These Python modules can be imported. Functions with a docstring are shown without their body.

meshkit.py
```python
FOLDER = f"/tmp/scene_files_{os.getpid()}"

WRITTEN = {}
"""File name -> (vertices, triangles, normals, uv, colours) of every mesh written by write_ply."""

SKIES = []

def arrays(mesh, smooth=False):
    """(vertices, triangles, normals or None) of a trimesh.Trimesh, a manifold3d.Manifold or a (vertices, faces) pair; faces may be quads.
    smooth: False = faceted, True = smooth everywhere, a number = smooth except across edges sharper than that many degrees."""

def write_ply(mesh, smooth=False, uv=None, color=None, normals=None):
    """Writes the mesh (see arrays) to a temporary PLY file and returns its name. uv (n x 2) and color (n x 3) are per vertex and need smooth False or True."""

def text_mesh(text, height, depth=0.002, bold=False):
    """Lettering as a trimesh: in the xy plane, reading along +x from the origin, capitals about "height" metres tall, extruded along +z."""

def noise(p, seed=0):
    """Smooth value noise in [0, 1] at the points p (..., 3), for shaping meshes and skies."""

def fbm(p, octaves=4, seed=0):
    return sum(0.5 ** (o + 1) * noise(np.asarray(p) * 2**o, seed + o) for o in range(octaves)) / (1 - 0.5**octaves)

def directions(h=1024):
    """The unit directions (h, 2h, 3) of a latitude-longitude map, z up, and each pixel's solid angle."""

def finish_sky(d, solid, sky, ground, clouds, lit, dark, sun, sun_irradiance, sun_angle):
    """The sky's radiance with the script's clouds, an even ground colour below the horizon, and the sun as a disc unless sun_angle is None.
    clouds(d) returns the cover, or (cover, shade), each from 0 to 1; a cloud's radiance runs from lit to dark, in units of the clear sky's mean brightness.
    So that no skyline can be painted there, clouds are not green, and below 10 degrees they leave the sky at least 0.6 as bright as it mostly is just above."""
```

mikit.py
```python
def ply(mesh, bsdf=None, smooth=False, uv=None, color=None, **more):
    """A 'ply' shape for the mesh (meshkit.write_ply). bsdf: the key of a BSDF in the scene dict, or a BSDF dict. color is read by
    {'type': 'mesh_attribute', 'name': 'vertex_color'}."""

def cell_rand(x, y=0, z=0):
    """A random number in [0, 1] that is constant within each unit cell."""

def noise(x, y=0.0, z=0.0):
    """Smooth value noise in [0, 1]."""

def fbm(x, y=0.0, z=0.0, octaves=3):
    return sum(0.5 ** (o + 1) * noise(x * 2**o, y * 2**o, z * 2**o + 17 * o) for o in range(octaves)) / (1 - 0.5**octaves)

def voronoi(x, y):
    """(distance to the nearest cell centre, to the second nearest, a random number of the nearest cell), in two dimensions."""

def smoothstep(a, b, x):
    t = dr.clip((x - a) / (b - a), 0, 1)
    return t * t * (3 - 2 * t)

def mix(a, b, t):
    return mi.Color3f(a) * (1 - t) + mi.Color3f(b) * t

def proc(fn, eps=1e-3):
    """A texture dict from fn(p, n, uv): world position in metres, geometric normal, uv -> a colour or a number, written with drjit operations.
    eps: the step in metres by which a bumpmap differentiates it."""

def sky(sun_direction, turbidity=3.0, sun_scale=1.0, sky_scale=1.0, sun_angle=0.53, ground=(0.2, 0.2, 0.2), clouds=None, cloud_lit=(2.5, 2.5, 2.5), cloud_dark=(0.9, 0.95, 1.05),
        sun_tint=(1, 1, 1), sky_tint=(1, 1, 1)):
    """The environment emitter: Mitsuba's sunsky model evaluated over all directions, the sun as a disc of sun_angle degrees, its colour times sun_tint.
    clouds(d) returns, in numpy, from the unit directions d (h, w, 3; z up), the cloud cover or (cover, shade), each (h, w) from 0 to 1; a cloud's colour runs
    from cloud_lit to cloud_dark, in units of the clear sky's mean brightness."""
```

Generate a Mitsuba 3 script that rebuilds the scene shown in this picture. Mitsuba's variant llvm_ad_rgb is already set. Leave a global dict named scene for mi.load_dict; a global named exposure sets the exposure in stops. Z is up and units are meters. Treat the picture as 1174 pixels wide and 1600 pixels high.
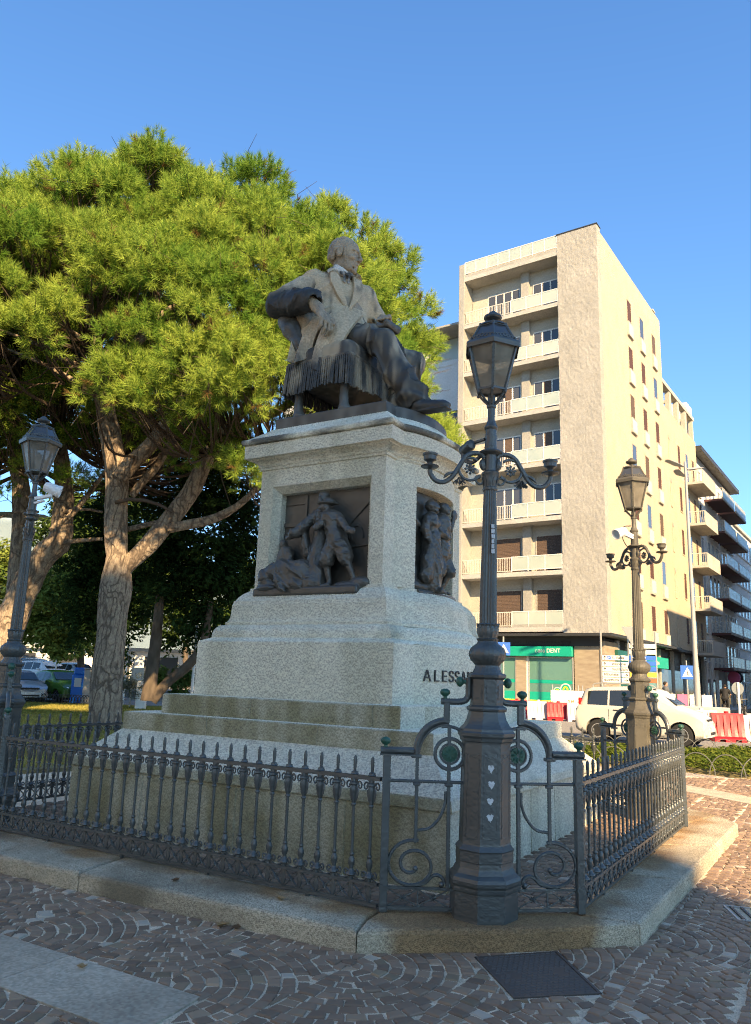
import math, random
import numpy as np, trimesh, manifold3d as m3, drjit as dr, mitsuba as mi, mikit, meshkit
from shapely.geometry import Polygon, Point
from shapely import affinity
from mikit import noise, fbm, voronoi, cell_rand, smoothstep, mix, proc

T = mi.ScalarTransform4f
scene, labels = {}, {}
random.seed(11)
rng = np.random.default_rng(11)

# ---------------------------------------------------------------- camera, sky, exposure
EYE = np.array([0.0, 0.0, 1.6])
FOCAL, PITCH, ROLL = 1200.0, math.radians(12.3), math.radians(2.0)
_f = np.array([0, math.cos(PITCH), math.sin(PITCH)])
_u0 = np.array([0, -math.sin(PITCH), math.cos(PITCH)])
_r0 = np.array([1.0, 0, 0])
_up = -math.sin(ROLL) * _r0 + math.cos(ROLL) * _u0
scene['camera'] = {'type': 'perspective', 'fov': 2 * math.degrees(math.atan(587 / FOCAL)), 'fov_axis': 'x', 'near_clip': 0.05, 'far_clip': 9000.0,
                   'to_world': T().look_at(origin=EYE.tolist(), target=(EYE + _f).tolist(), up=_up.tolist())}
SUN_EL = math.radians(28.0)
SUN = (0.259 * math.cos(SUN_EL), -0.966 * math.cos(SUN_EL), math.sin(SUN_EL))
scene['sky_light'] = mikit.sky(SUN, turbidity=2.6, sun_scale=0.84, sky_scale=0.95, sun_tint=(1.0, 0.92, 0.77), sky_tint=(0.58, 0.76, 0.94), sun_angle=0.6)
exposure = 3.5

# ---------------------------------------------------------------- frames
TH = math.radians(31.0)
AX = np.array([math.sin(TH), math.cos(TH), 0.0])      # along the inscribed front, away from the camera
BX = np.array([-math.cos(TH), math.sin(TH), 0.0])     # along the long left face, away from the camera
LAMP0 = np.array([0.79, 5.42, 0.0])                   # near lamp = origin of the enclosure
MON0 = np.array([0.63, 6.0, 0.0])                     # near corner of the monument's base
KERB = 0.13
def frame(origin, x, y):
    m = np.eye(4); m[:3, 0] = x; m[:3, 1] = y; m[:3, 2] = np.cross(x, y); m[:3, 3] = origin
    return m
WF = frame(LAMP0, AX, BX)
MF = frame(MON0, AX, BX)
def W(a, b, z=0.0): return LAMP0 + a * AX + b * BX + np.array([0, 0, z])
def M(a, b, z=0.0): return MON0 + a * AX + b * BX + np.array([0, 0, z])

# ---------------------------------------------------------------- helpers: entries
_count = {}
def num(name):
    k = _count.get(name, 0); _count[name] = k + 1
    return name if k == 0 else f'{name}_{k:03d}'
def lab(key, label=None, cat=None, group=None, kind=None):
    d = {}
    if label: d['label'] = label
    if cat: d['category'] = cat
    if group: d['group'] = group
    if kind: d['kind'] = kind
    labels[key] = d
    return key
def add(name, mesh, bsdf, parent=None, smooth=30, M4=None, **kw):
    key = num(parent + '__' + name if parent else name)
    if isinstance(mesh, dict): d = dict(mesh)
    else:
        if isinstance(mesh, list): mesh = cat(mesh)
        if M4 is not None: mesh = moved(mesh, M4)
        scene[key] = mikit.ply(mesh, 'mat_' + bsdf, smooth, **kw); return key
    if M4 is not None: d['to_world'] = T(M4.tolist())
    scene[key] = d
    return key
def piece(mesh, bsdf, smooth=30, **kw): return mikit.ply(cat(mesh) if isinstance(mesh, list) else mesh, 'mat_' + bsdf, smooth, **kw)
def thing(name, label, cat, group=None):
    key = num(name); lab(key, label, cat, group); return key

# ---------------------------------------------------------------- helpers: meshes
def tm(v, f): return trimesh.Trimesh(np.asarray(v, float), np.asarray(f, int), process=False)
def cat(ms): return trimesh.util.concatenate([m for m in ms if m is not None])
def moved(m, M4):
    m = m.copy(); m.apply_transform(M4); return m
def mv(m, x=0, y=0, z=0, rz=0, ry=0, rx=0):
    R = trimesh.transformations.euler_matrix(rx, ry, rz, 'sxyz'); R[:3, 3] = (x, y, z)
    return moved(m, R)
def box(x0, x1, y0, y1, z0, z1):
    v = [[x, y, z] for x in (x0, x1) for y in (y0, y1) for z in (z0, z1)]
    f = [[0, 1, 3], [0, 3, 2], [4, 6, 7], [4, 7, 5], [0, 4, 5], [0, 5, 1], [2, 3, 7], [2, 7, 6], [0, 2, 6], [0, 6, 4], [1, 5, 7], [1, 7, 3]]
    return tm(v, f)
def bbox(x0, x1, y0, y1, z0, z1, c=0.01):
    """box with chamfered edges"""
    pts = []
    for sx in (0, 1):
        for sy in (0, 1):
            for sz in (0, 1):
                p = [(x0, x1)[sx], (y0, y1)[sy], (z0, z1)[sz]]; d = [(c, -c)[sx], (c, -c)[sy], (c, -c)[sz]]
                for k in range(3):
                    q = list(p); q[(k + 1) % 3] += d[(k + 1) % 3]; q[(k + 2) % 3] += d[(k + 2) % 3]; pts.append(q)
    return hull(pts)
def hull(pts):
    m = m3.Manifold.hull_points(np.asarray(pts, float)).to_mesh()
    return tm(m.vert_properties[:, :3], m.tri_verts)
def grid_faces(n, m, wrap_m=True):
    """quads of an n x m grid of vertices (rows i, columns j)"""
    i, j = np.meshgrid(np.arange(n - 1), np.arange(m if wrap_m else m - 1), indexing='ij')
    i, j = i.ravel(), j.ravel(); k = (j + 1) % m
    a, b, c, d = i * m + j, i * m + k, (i + 1) * m + k, (i + 1) * m + j
    return np.vstack([np.stack([a, b, c], 1), np.stack([a, c, d], 1)])
def lathe(prof, n=16, phase=0.0, cap=True, flute=0, depth=0.0):
    prof = np.asarray(prof, float)
    t = np.arange(n) / n * 2 * np.pi + phase
    r = prof[:, 0][:, None] * np.ones(n)
    if flute: r = r * (1 - depth * (0.5 + 0.5 * np.cos(t * flute))[None])
    v = np.stack([r * np.cos(t), r * np.sin(t), prof[:, 1][:, None] * np.ones(n)], -1).reshape(-1, 3)
    f = grid_faces(len(prof), n)
    if cap:
        a, b = len(v), len(v) + 1
        v = np.vstack([v, [[0, 0, prof[0, 1]], [0, 0, prof[-1, 1]]]])
        j = np.arange(n); k = (j + 1) % n; o = (len(prof) - 1) * n
        f = np.vstack([f, np.stack([np.full(n, a), k, j], 1), np.stack([np.full(n, b), o + j, o + k], 1)])
    return tm(v, f)
def tube(pts, rad, n=6, flat=None, cap=True):
    """tube along pts; flat=(w, h): elliptic/flat section scale across and along the up vector"""
    P = np.asarray(pts, float); rad = np.broadcast_to(np.asarray(rad, float), len(P))
    d = np.gradient(P, axis=0); d /= np.linalg.norm(d, axis=1, keepdims=True) + 1e-12
    ref = np.array([0, 0, 1.0]) if abs(d[:, 2]).mean() < 0.8 else np.array([1.0, 0, 0])
    x = np.cross(d[0], ref); x /= np.linalg.norm(x) + 1e-12
    t = np.arange(n) / n * 2 * np.pi + np.pi / n
    rows = []
    for i in range(len(P)):
        x = x - d[i] * (x @ d[i]); x /= np.linalg.norm(x) + 1e-12
        y = np.cross(d[i], x)
        rows.append(P[i] + rad[i] * (np.cos(t)[:, None] * x + np.sin(t)[:, None] * y))
    v = np.vstack(rows); f = grid_faces(len(P), n)
    if cap:
        j = np.arange(n); k = (j + 1) % n; o = (len(P) - 1) * n
        v = np.vstack([v, P[:1], P[-1:]]); a = len(v) - 2
        f = np.vstack([f, np.stack([np.full(n, a), k, j], 1), np.stack([np.full(n, a + 1), o + j, o + k], 1)])
    return tm(v, f)
def rod(p, q, r, n=6, r2=None): return tube([p, q], [r, r if r2 is None else r2], n)
def bar(p, q, w, h, up=(0, 0, 1)):
    """rectangular bar from p to q, w across, h along up"""
    p, q, up = np.asarray(p, float), np.asarray(q, float), np.asarray(up, float)
    d = q - p; L = np.linalg.norm(d); d = d / L; s = np.cross(d, up); s /= np.linalg.norm(s); u = np.cross(s, d)
    return moved(box(0, L, -w / 2, w / 2, -h / 2, h / 2), np.vstack([np.column_stack([d, -s, u, p]), [0, 0, 0, 1]]))
def extrude(poly, h, z=0.0):
    """shapely polygon extruded from z to z + h"""
    ms = [trimesh.creation.extrude_polygon(g, h, engine='earcut') for g in getattr(poly, 'geoms', [poly]) if g.area > 1e-9]
    m = cat(ms); m.apply_translation([0, 0, z]); return m
def upright(m):
    """a mesh drawn in xy (extruded along z) stood up: x stays, y becomes z, thickness goes to -y"""
    R = np.eye(4); R[:3, :3] = np.array([[1, 0, 0], [0, 0, -1], [0, 1, 0]]); return moved(m, R)
def loft(rings, cap=True):
    rings = [np.asarray(r, float) for r in rings]; n = len(rings[0])
    v = np.vstack(rings); f = grid_faces(len(rings), n)
    if cap:
        v = np.vstack([v, rings[0].mean(0), rings[-1].mean(0)]); a = len(v) - 2
        j = np.arange(n); k = (j + 1) % n; o = (len(rings) - 1) * n
        f = np.vstack([f, np.stack([np.full(n, a), k, j], 1), np.stack([np.full(n, a + 1), o + j, o + k], 1)])
    return tm(v, f)
def manifold(m): return m3.Manifold(m3.Mesh(np.asarray(m.vertices, np.float32), np.asarray(m.faces, np.uint32)))
def weld(m):
    m = trimesh.Trimesh(m.vertices, m.faces, process=True); m.merge_vertices(); return m
def cut(a, *bs):
    r = manifold(weld(a))
    for b in bs: r = r - manifold(weld(b))
    o = r.to_mesh(); return tm(o.vert_properties[:, :3], o.tri_verts)
def quadsheet(p): return tm(p, [[0, 1, 2], [0, 2, 3]])
def spline(pts, n=8):
    P = np.asarray(pts, float); P = np.vstack([2 * P[0] - P[1], P, 2 * P[-1] - P[-2]]); out = []
    for i in range(1, len(P) - 2):
        t = np.linspace(0, 1, n, endpoint=False)[:, None]
        a, b, c, d = P[i - 1], P[i], P[i + 1], P[i + 2]
        out.append(0.5 * ((2 * b) + (c - a) * t + (2 * a - 5 * b + 4 * c - d) * t**2 + (3 * b - a - 3 * c + d) * t**3))
    return np.vstack(out + [P[-2:-1]])

# ---------------------------------------------------------------- implicit bodies (smooth unions, surface nets)
def cap_(a, b, ra, rb=None):
    a, b = np.asarray(a, float), np.asarray(b, float); rb = ra if rb is None else rb; R = max(ra, rb)
    def f(p):
        ab = b - a; t = np.clip(((p - a) @ ab) / (ab @ ab + 1e-12), 0, 1)
        return np.linalg.norm(p - a - t[..., None] * ab, axis=-1) - (ra + t * (rb - ra))
    return f, np.minimum(a, b) - R, np.maximum(a, b) + R
def ell_(c, r, axes=None):
    c, r = np.asarray(c, float), np.asarray(r, float); R = r.max()
    def f(p):
        q = p - c
        if axes is not None: q = q @ np.asarray(axes, float).T
        k0 = np.linalg.norm(q / r, axis=-1); k1 = np.linalg.norm(q / r**2, axis=-1)
        return k0 * (k0 - 1) / (k1 + 1e-9)
    return f, c - R, c + R
def rbox_(c, h, r, axes=None):
    c, h = np.asarray(c, float), np.asarray(h, float); R = np.linalg.norm(h) + r
    def f(p):
        q = p - c
        if axes is not None: q = q @ np.asarray(axes, float).T
        q = np.abs(q) - (h - r)
        return np.linalg.norm(np.maximum(q, 0), axis=-1) + np.minimum(q.max(-1), 0) - r
    return f, c - R, c + R
def chain_(pts, rads):
    return [cap_(pts[i], pts[i + 1], rads[i], rads[i + 1]) for i in range(len(pts) - 1)]
def sdf_mesh(prims, h, k=0.03, disp=None, pad=None):
    """prims: (f, lo, hi) unions, or ('sub', prim) / ('k', value)"""
    items, kk = [], k
    for p in prims:
        if p[0] == 'k': kk = p[1]
        elif p[0] == 'sub': items.append((p[1], True, kk))
        else: items.append((p, False, kk))
    lo = np.min([i[0][1] for i in items if not i[1]], 0) - 4 * h; hi = np.max([i[0][2] for i in items if not i[1]], 0) + 4 * h
    n = np.ceil((hi - lo) / h).astype(int) + 1
    ax = [lo[i] + h * np.arange(n[i]) for i in range(3)]
    D = np.full(n, 1.0, np.float32)
    for (f, a, b), sub, k in items:
        m = k + 3 * h
        i0 = np.clip(np.floor((a - m - lo) / h).astype(int), 0, n); i1 = np.clip(np.ceil((b + m - lo) / h).astype(int) + 1, 0, n)
        if (i1 <= i0).any(): continue
        s = tuple(slice(i0[j], i1[j]) for j in range(3))
        g = np.stack(np.meshgrid(*[ax[j][s[j]] for j in range(3)], indexing='ij'), -1)
        d, o = f(g).astype(np.float32), D[s]
        if sub:
            hh = np.maximum(k - np.abs(o + d), 0) / k; D[s] = np.maximum(o, -d) + hh * hh * k / 4
        else:
            hh = np.maximum(k - np.abs(o - d), 0) / k; D[s] = np.minimum(o, d) - hh * hh * k / 4
    if disp is not None:
        near = np.abs(D) < 6 * h
        idx = np.nonzero(near); p = np.stack([ax[j][idx[j]] for j in range(3)], -1)
        D[near] += disp(p).astype(np.float32)
    return surface_nets(D, lo, h)
def surface_nets(D, lo, h):
    ins = D < 0
    n = np.array(D.shape)
    c = np.zeros(n - 1, np.int8)
    for dx, dy, dz in np.ndindex(2, 2, 2): c += ins[dx:n[0] - 1 + dx, dy:n[1] - 1 + dy, dz:n[2] - 1 + dz]
    act = (c > 0) & (c < 8); cells = np.argwhere(act)
    vid = np.full(n - 1, -1, np.int64); vid[act] = np.arange(len(cells))
    val = {o: D[cells[:, 0] + o[0], cells[:, 1] + o[1], cells[:, 2] + o[2]] for o in np.ndindex(2, 2, 2)}
    acc, cnt = np.zeros((len(cells), 3)), np.zeros(len(cells))
    for o in np.ndindex(2, 2, 2):
        for a in range(3):
            if o[a]: continue
            q = list(o); q[a] = 1; q = tuple(q); u, w = val[o], val[q]
            cr = (u < 0) != (w < 0); t = np.where(cr, u / np.where(cr, u - w, 1), 0)
            e = np.array(o, float) + t[:, None] * np.eye(3)[a]
            acc += np.where(cr[:, None], e, 0); cnt += cr
    V = lo + h * (cells + acc / cnt[:, None])
    F = []
    for a in range(3):
        b, d = (a + 1) % 3, (a + 2) % 3
        s0 = [slice(None)] * 3; s1 = [slice(None)] * 3; s0[a] = slice(0, -1); s1[a] = slice(1, None)
        e0, e1 = ins[tuple(s0)], ins[tuple(s1)]
        idx = np.argwhere(e0 != e1)
        idx = idx[(idx[:, b] > 0) & (idx[:, d] > 0) & (idx[:, b] < n[b] - 1) & (idx[:, d] < n[d] - 1)]
        fl = e0[idx[:, 0], idx[:, 1], idx[:, 2]]
        def vv(db, dd):
            q = idx.copy(); q[:, b] -= db; q[:, d] -= dd; return vid[q[:, 0], q[:, 1], q[:, 2]]
        q = np.stack([vv(1, 1), vv(0, 1), vv(0, 0), vv(1, 0)], 1)
        q = np.where(fl[:, None], q, q[:, ::-1]); F += [q[:, [0, 1, 2]], q[:, [0, 2, 3]]]
    return tm(V, np.vstack(F))
def wrinkle(m, amp, fn):
    """push the vertices along their normals by amp * (fn(p) - 0.5)"""
    m = m.copy(); m.vertices = m.vertices + m.vertex_normals * (amp * (fn(m.vertices) - 0.5))[:, None]; return m

# ---------------------------------------------------------------- materials
def two(b): return {'type': 'twosided', 'bsdf': b}
def rgb(*c): return {'type': 'rgb', 'value': list(c)}
def plain(key, col, rough=0.6, metallic=0.0, spec=0.4, **kw):
    scene['mat_' + key] = two({'type': 'principled', 'base_color': rgb(*col), 'roughness': rough, 'metallic': metallic, 'specular': spec, **kw})
def textured(key, fn, rough=0.7, bump=None, bscale=1.0, spec=0.35, eps=2e-3, **kw):
    b = {'type': 'principled', 'base_color': proc(fn), 'roughness': rough, 'specular': spec, **kw}
    if bump is not None: b = {'type': 'bumpmap', 'arbitrary': proc(bump, eps), 'scale': bscale, 'bsdf': b}
    scene['mat_' + key] = two(b)
VC = {'type': 'mesh_attribute', 'name': 'vertex_color'}
def vcol(key, rough=0.7, spec=0.3, bump=None, bscale=1.0, **kw):
    b = {'type': 'principled', 'base_color': VC, 'roughness': rough, 'specular': spec, **kw}
    if bump is not None: b = {'type': 'bumpmap', 'arbitrary': proc(bump, 1.5e-3), 'scale': bscale, 'bsdf': b}
    scene['mat_' + key] = two(b)

def granite(p, n, uv):
    sp = noise(p.x * 170, p.y * 170, p.z * 170); s2 = noise(p.x * 75 + 9, p.y * 75, p.z * 75); big = fbm(p.x * 1.1, p.y * 1.1, p.z * 1.6, 4)
    c = mix((0.36, 0.34, 0.265), (0.72, 0.69, 0.545), smoothstep(0.2, 0.8, 0.5 * sp + 0.5 * s2))
    run = noise(p.x * 5 + 3, p.y * 5, p.z * 0.55); st = smoothstep(0.52, 0.8, run * 0.6 + big * 0.5) * 0.5
    c = c * (1 - st) + c * mi.Color3f(0.62, 0.63, 0.57) * st
    return c * (0.78 + 0.44 * big)
textured('granite', granite, 0.75, bump=lambda p, n, uv: noise(p.x * 120, p.y * 120, p.z * 120), bscale=0.0016)
def granite_base(p, n, uv):     # the plinth: olive algae and brown runs on its long left side
    g = granite(p, n, uv)
    left = smoothstep(0.25, 0.75, -(n.x * float(AX[0]) + n.y * float(AX[1])))
    run = noise(p.x * 9, p.y * 9, p.z * 0.7); blot = fbm(p.x * 2.2, p.y * 2.2, p.z * 2.6, 4)
    a = left * (0.45 + 0.55 * smoothstep(0.25, 0.7, 0.5 * run + 0.5 * blot))
    return g * (1 - a) + g * mi.Color3f(0.40, 0.38, 0.27) * a
textured('granite_stained', granite_base, 0.8, bump=lambda p, n, uv: noise(p.x * 120, p.y * 120, p.z * 120), bscale=0.0016)
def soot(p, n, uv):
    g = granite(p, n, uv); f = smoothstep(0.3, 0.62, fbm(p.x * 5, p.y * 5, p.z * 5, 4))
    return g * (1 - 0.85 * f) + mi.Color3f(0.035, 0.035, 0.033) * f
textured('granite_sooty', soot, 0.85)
def kerbstone(p, n, uv):
    sp = noise(p.x * 190, p.y * 190, p.z * 190); s2 = noise(p.x * 80 + 9, p.y * 80, p.z * 80); big = fbm(p.x * 1.7, p.y * 1.7, p.z * 2, 4)
    c = mix((0.15, 0.128, 0.09), (0.60, 0.515, 0.37), smoothstep(0.1, 0.9, 0.7 * sp + 0.3 * s2)) * (0.45 + 0.95 * big)
    # rust and dirt along the iron fence and round the lamp foot
    a = (p.x - float(LAMP0[0])) * float(AX[0]) + (p.y - float(LAMP0[1])) * float(AX[1]); b = (p.x - float(LAMP0[0])) * float(BX[0]) + (p.y - float(LAMP0[1])) * float(BX[1])
    df = dr.minimum(dr.abs(a + 0.42), dr.abs(b + 0.55)); dl = dr.sqrt(a * a + b * b)
    rust = smoothstep(0.38, 0.85, fbm(p.x * 3.1 + 4, p.y * 3.1, p.z * 3.1, 4) + 0.32 * smoothstep(0.3, 0.0, df) + 0.55 * smoothstep(1.0, 0.35, dl) - 0.12)
    c = c * (1 - rust) + c * mi.Color3f(0.62, 0.45, 0.30) * rust
    moss = smoothstep(0.36, 0.66, fbm(p.x * 2.4 + 30, p.y * 2.4, p.z * 2.4, 4)) * (0.25 + 0.75 * smoothstep(0.9, 2.6, b))
    return c * (1 - 0.75 * moss) + mi.Color3f(0.10, 0.085, 0.055) * 0.75 * moss
textured('kerb_granite', kerbstone, 0.8, bump=lambda p, n, uv: noise(p.x * 90, p.y * 90, p.z * 90) + 0.6 * noise(p.x * 35, p.y * 35, p.z * 35), bscale=0.004)
vcol('cobble_stone', 0.6, 0.35, bump=lambda p, n, uv: fbm(p.x * 38, p.y * 38, p.z * 38, 2), bscale=0.004)
textured('joint_sand', lambda p, n, uv: mix((0.36, 0.29, 0.20), (0.68, 0.56, 0.40), fbm(p.x * 9, p.y * 9, p.z * 3, 4)) * (0.7 + 0.6 * noise(p.x * 160, p.y * 160)), 0.95)
def iron_bump(p, n, uv): return fbm(p.x * 55, p.y * 55, p.z * 55, 3)
textured('iron_paint', lambda p, n, uv: mix((0.033, 0.037, 0.036), (0.070, 0.078, 0.076), fbm(p.x * 6, p.y * 6, p.z * 5, 4)), 0.36, bump=iron_bump, bscale=0.004, spec=0.75)
textured('iron_sunlit', lambda p, n, uv: mix((0.050, 0.046, 0.037), (0.12, 0.11, 0.086), fbm(p.x * 6, p.y * 6, p.z * 5, 4)), 0.55, bump=iron_bump, bscale=0.003, spec=0.4)  # paler brown copy of iron_paint, sunlight put into the colour
textured('green_paint', lambda p, n, uv: mix((0.012, 0.055, 0.036), (0.035, 0.11, 0.075), fbm(p.x * 20, p.y * 20, p.z * 20, 3)), 0.4, spec=0.5)
textured('heart_paint', lambda p, n, uv: mix((0.33, 0.36, 0.37), (0.62, 0.64, 0.64), fbm(p.x * 60, p.y * 60, p.z * 60, 3)), 0.7)
def bronze(p, n, uv):
    f = fbm(p.x * 3, p.y * 3, p.z * 2.2, 4); g = noise(p.x * 14, p.y * 14, p.z * 5)
    return mix((0.024, 0.024, 0.021), (0.11, 0.106, 0.088), smoothstep(0.3, 0.85, 0.65 * f + 0.35 * g))
textured('bronze_dark', bronze, 0.45, bump=lambda p, n, uv: fbm(p.x * 40, p.y * 40, p.z * 40, 3), bscale=0.005, spec=0.6)
def bronze_tan(p, n, uv):
    f = fbm(p.x * 4 + 7, p.y * 4, p.z * 2.0, 4); g = noise(p.x * 22, p.y * 22, p.z * 4)
    a = smoothstep(0.28, 0.58, 0.72 * f + 0.28 * g)
    c = mix((0.07, 0.060, 0.045), (0.47, 0.37, 0.235), a)
    return c * (0.8 + 0.35 * noise(p.x * 70, p.y * 70, p.z * 70))
textured('bronze_pale', bronze_tan, 0.62, bump=lambda p, n, uv: fbm(p.x * 40, p.y * 40, p.z * 40, 3), bscale=0.004, spec=0.4)
def bronze_mid(p, n, uv):
    f = fbm(p.x * 3.4 + 17, p.y * 3.4, p.z * 1.3, 4); g = noise(p.x * 18, p.y * 18, p.z * 3)
    return mix((0.038, 0.037, 0.032), (0.34, 0.28, 0.185), smoothstep(0.44, 0.74, 0.7 * f + 0.3 * g))
textured('bronze_streaked', bronze_mid, 0.55, bump=lambda p, n, uv: fbm(p.x * 40, p.y * 40, p.z * 40, 3), bscale=0.005, spec=0.5)
textured('bronze_relief', lambda p, n, uv: mix((0.022, 0.021, 0.018), (0.090, 0.084, 0.070), fbm(p.x * 5, p.y * 5, p.z * 5, 4)), 0.38, bump=lambda p, n, uv: fbm(p.x * 45, p.y * 45, p.z * 45, 3), bscale=0.006, spec=0.65)
def bronze_by_height(z0, z1, ox):  # tan above, dark below, blended over a noisy height band
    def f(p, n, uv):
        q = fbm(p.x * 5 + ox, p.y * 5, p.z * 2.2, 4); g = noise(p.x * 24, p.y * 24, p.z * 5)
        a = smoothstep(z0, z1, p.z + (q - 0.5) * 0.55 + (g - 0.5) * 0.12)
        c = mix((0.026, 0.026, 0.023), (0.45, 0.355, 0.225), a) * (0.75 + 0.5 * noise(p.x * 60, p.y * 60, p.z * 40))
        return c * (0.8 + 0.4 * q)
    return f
textured('bronze_sleeve', bronze_by_height(6.05, 6.50, 3.0), 0.55, bump=lambda p, n, uv: fbm(p.x * 40, p.y * 40, p.z * 40, 3), bscale=0.004, spec=0.5)
textured('bronze_skirt', bronze_by_height(5.02, 5.42, 9.0), 0.55, bump=lambda p, n, uv: fbm(p.x * 40, p.y * 40, p.z * 40, 3), bscale=0.004, spec=0.5)
textured('bronze_face', lambda p, n, uv: mix((0.12, 0.10, 0.072), (0.40, 0.315, 0.20), smoothstep(0.1, 0.85, 0.75 * fbm(p.x * 7, p.y * 7, p.z * 3, 4) + 0.25 * noise(p.x * 90, p.y * 90, p.z * 60))), 0.5, spec=0.5)
textured('bronze_chalky', lambda p, n, uv: mix((0.06, 0.06, 0.055), (0.55, 0.52, 0.46), smoothstep(0.4, 0.6, fbm(p.x * 9, p.y * 9, p.z * 7, 3))), 0.7)
plain('letter_bronze', (0.02, 0.022, 0.022), 0.4, spec=0.6)
# dusty lantern panes: glass with a matt film
scene['mat_lantern_glass'] = {'type': 'blendbsdf', 'weight': proc(lambda p, n, uv: 0.45 + 0.45 * fbm(p.x * 9, p.y * 9, p.z * 4, 4)),
    'bsdf_0': {'type': 'thindielectric'}, 'bsdf_1': {'type': 'principledthin', 'base_color': proc(lambda p, n, uv: mix((0.20, 0.18, 0.14), (0.46, 0.43, 0.36), fbm(p.x * 14, p.y * 14, p.z * 6, 3))), 'roughness': 0.6, 'diff_trans': 1.0}}
plain('white_paint', (0.70, 0.70, 0.67), 0.45)
plain('frame_white', (0.62, 0.60, 0.55), 0.5)
plain('hoop_grey', (0.13, 0.13, 0.115), 0.5)
plain('grey_metal', (0.30, 0.30, 0.28), 0.4, spec=0.6)
plain('dark_metal', (0.035, 0.036, 0.037), 0.5)
plain('cast_iron_dark', (0.075, 0.060, 0.050), 0.55, spec=0.5)
scene['mat_window_glass'] = two({'type': 'principled', 'base_color': rgb(0.055, 0.058, 0.062), 'roughness': 0.08, 'specular': 0.7})
scene['mat_frosted_glass'] = two({'type': 'principled', 'base_color': proc(lambda p, n, uv: mix((0.27, 0.33, 0.30), (0.43, 0.46, 0.40), fbm(p.x * 0.9, p.y * 0.9, p.z * 0.5, 3))), 'roughness': 0.22, 'specular': 0.6})
scene['mat_clear_glass'] = {'type': 'blendbsdf', 'weight': 0.3, 'bsdf_0': {'type': 'thindielectric'}, 'bsdf_1': two({'type': 'diffuse', 'reflectance': rgb(0.5, 0.56, 0.55)})}
def stucco_col(lo, hi, f=1.4):
    return lambda p, n, uv: mix(lo, hi, fbm(p.x * f, p.y * f, p.z * f * 0.6, 4)) * (0.86 + 0.28 * noise(p.x * 16, p.y * 16, p.z * 24))
textured('white_render', stucco_col((0.62, 0.58, 0.50), (0.74, 0.70, 0.62), 0.8), 0.9)
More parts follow.
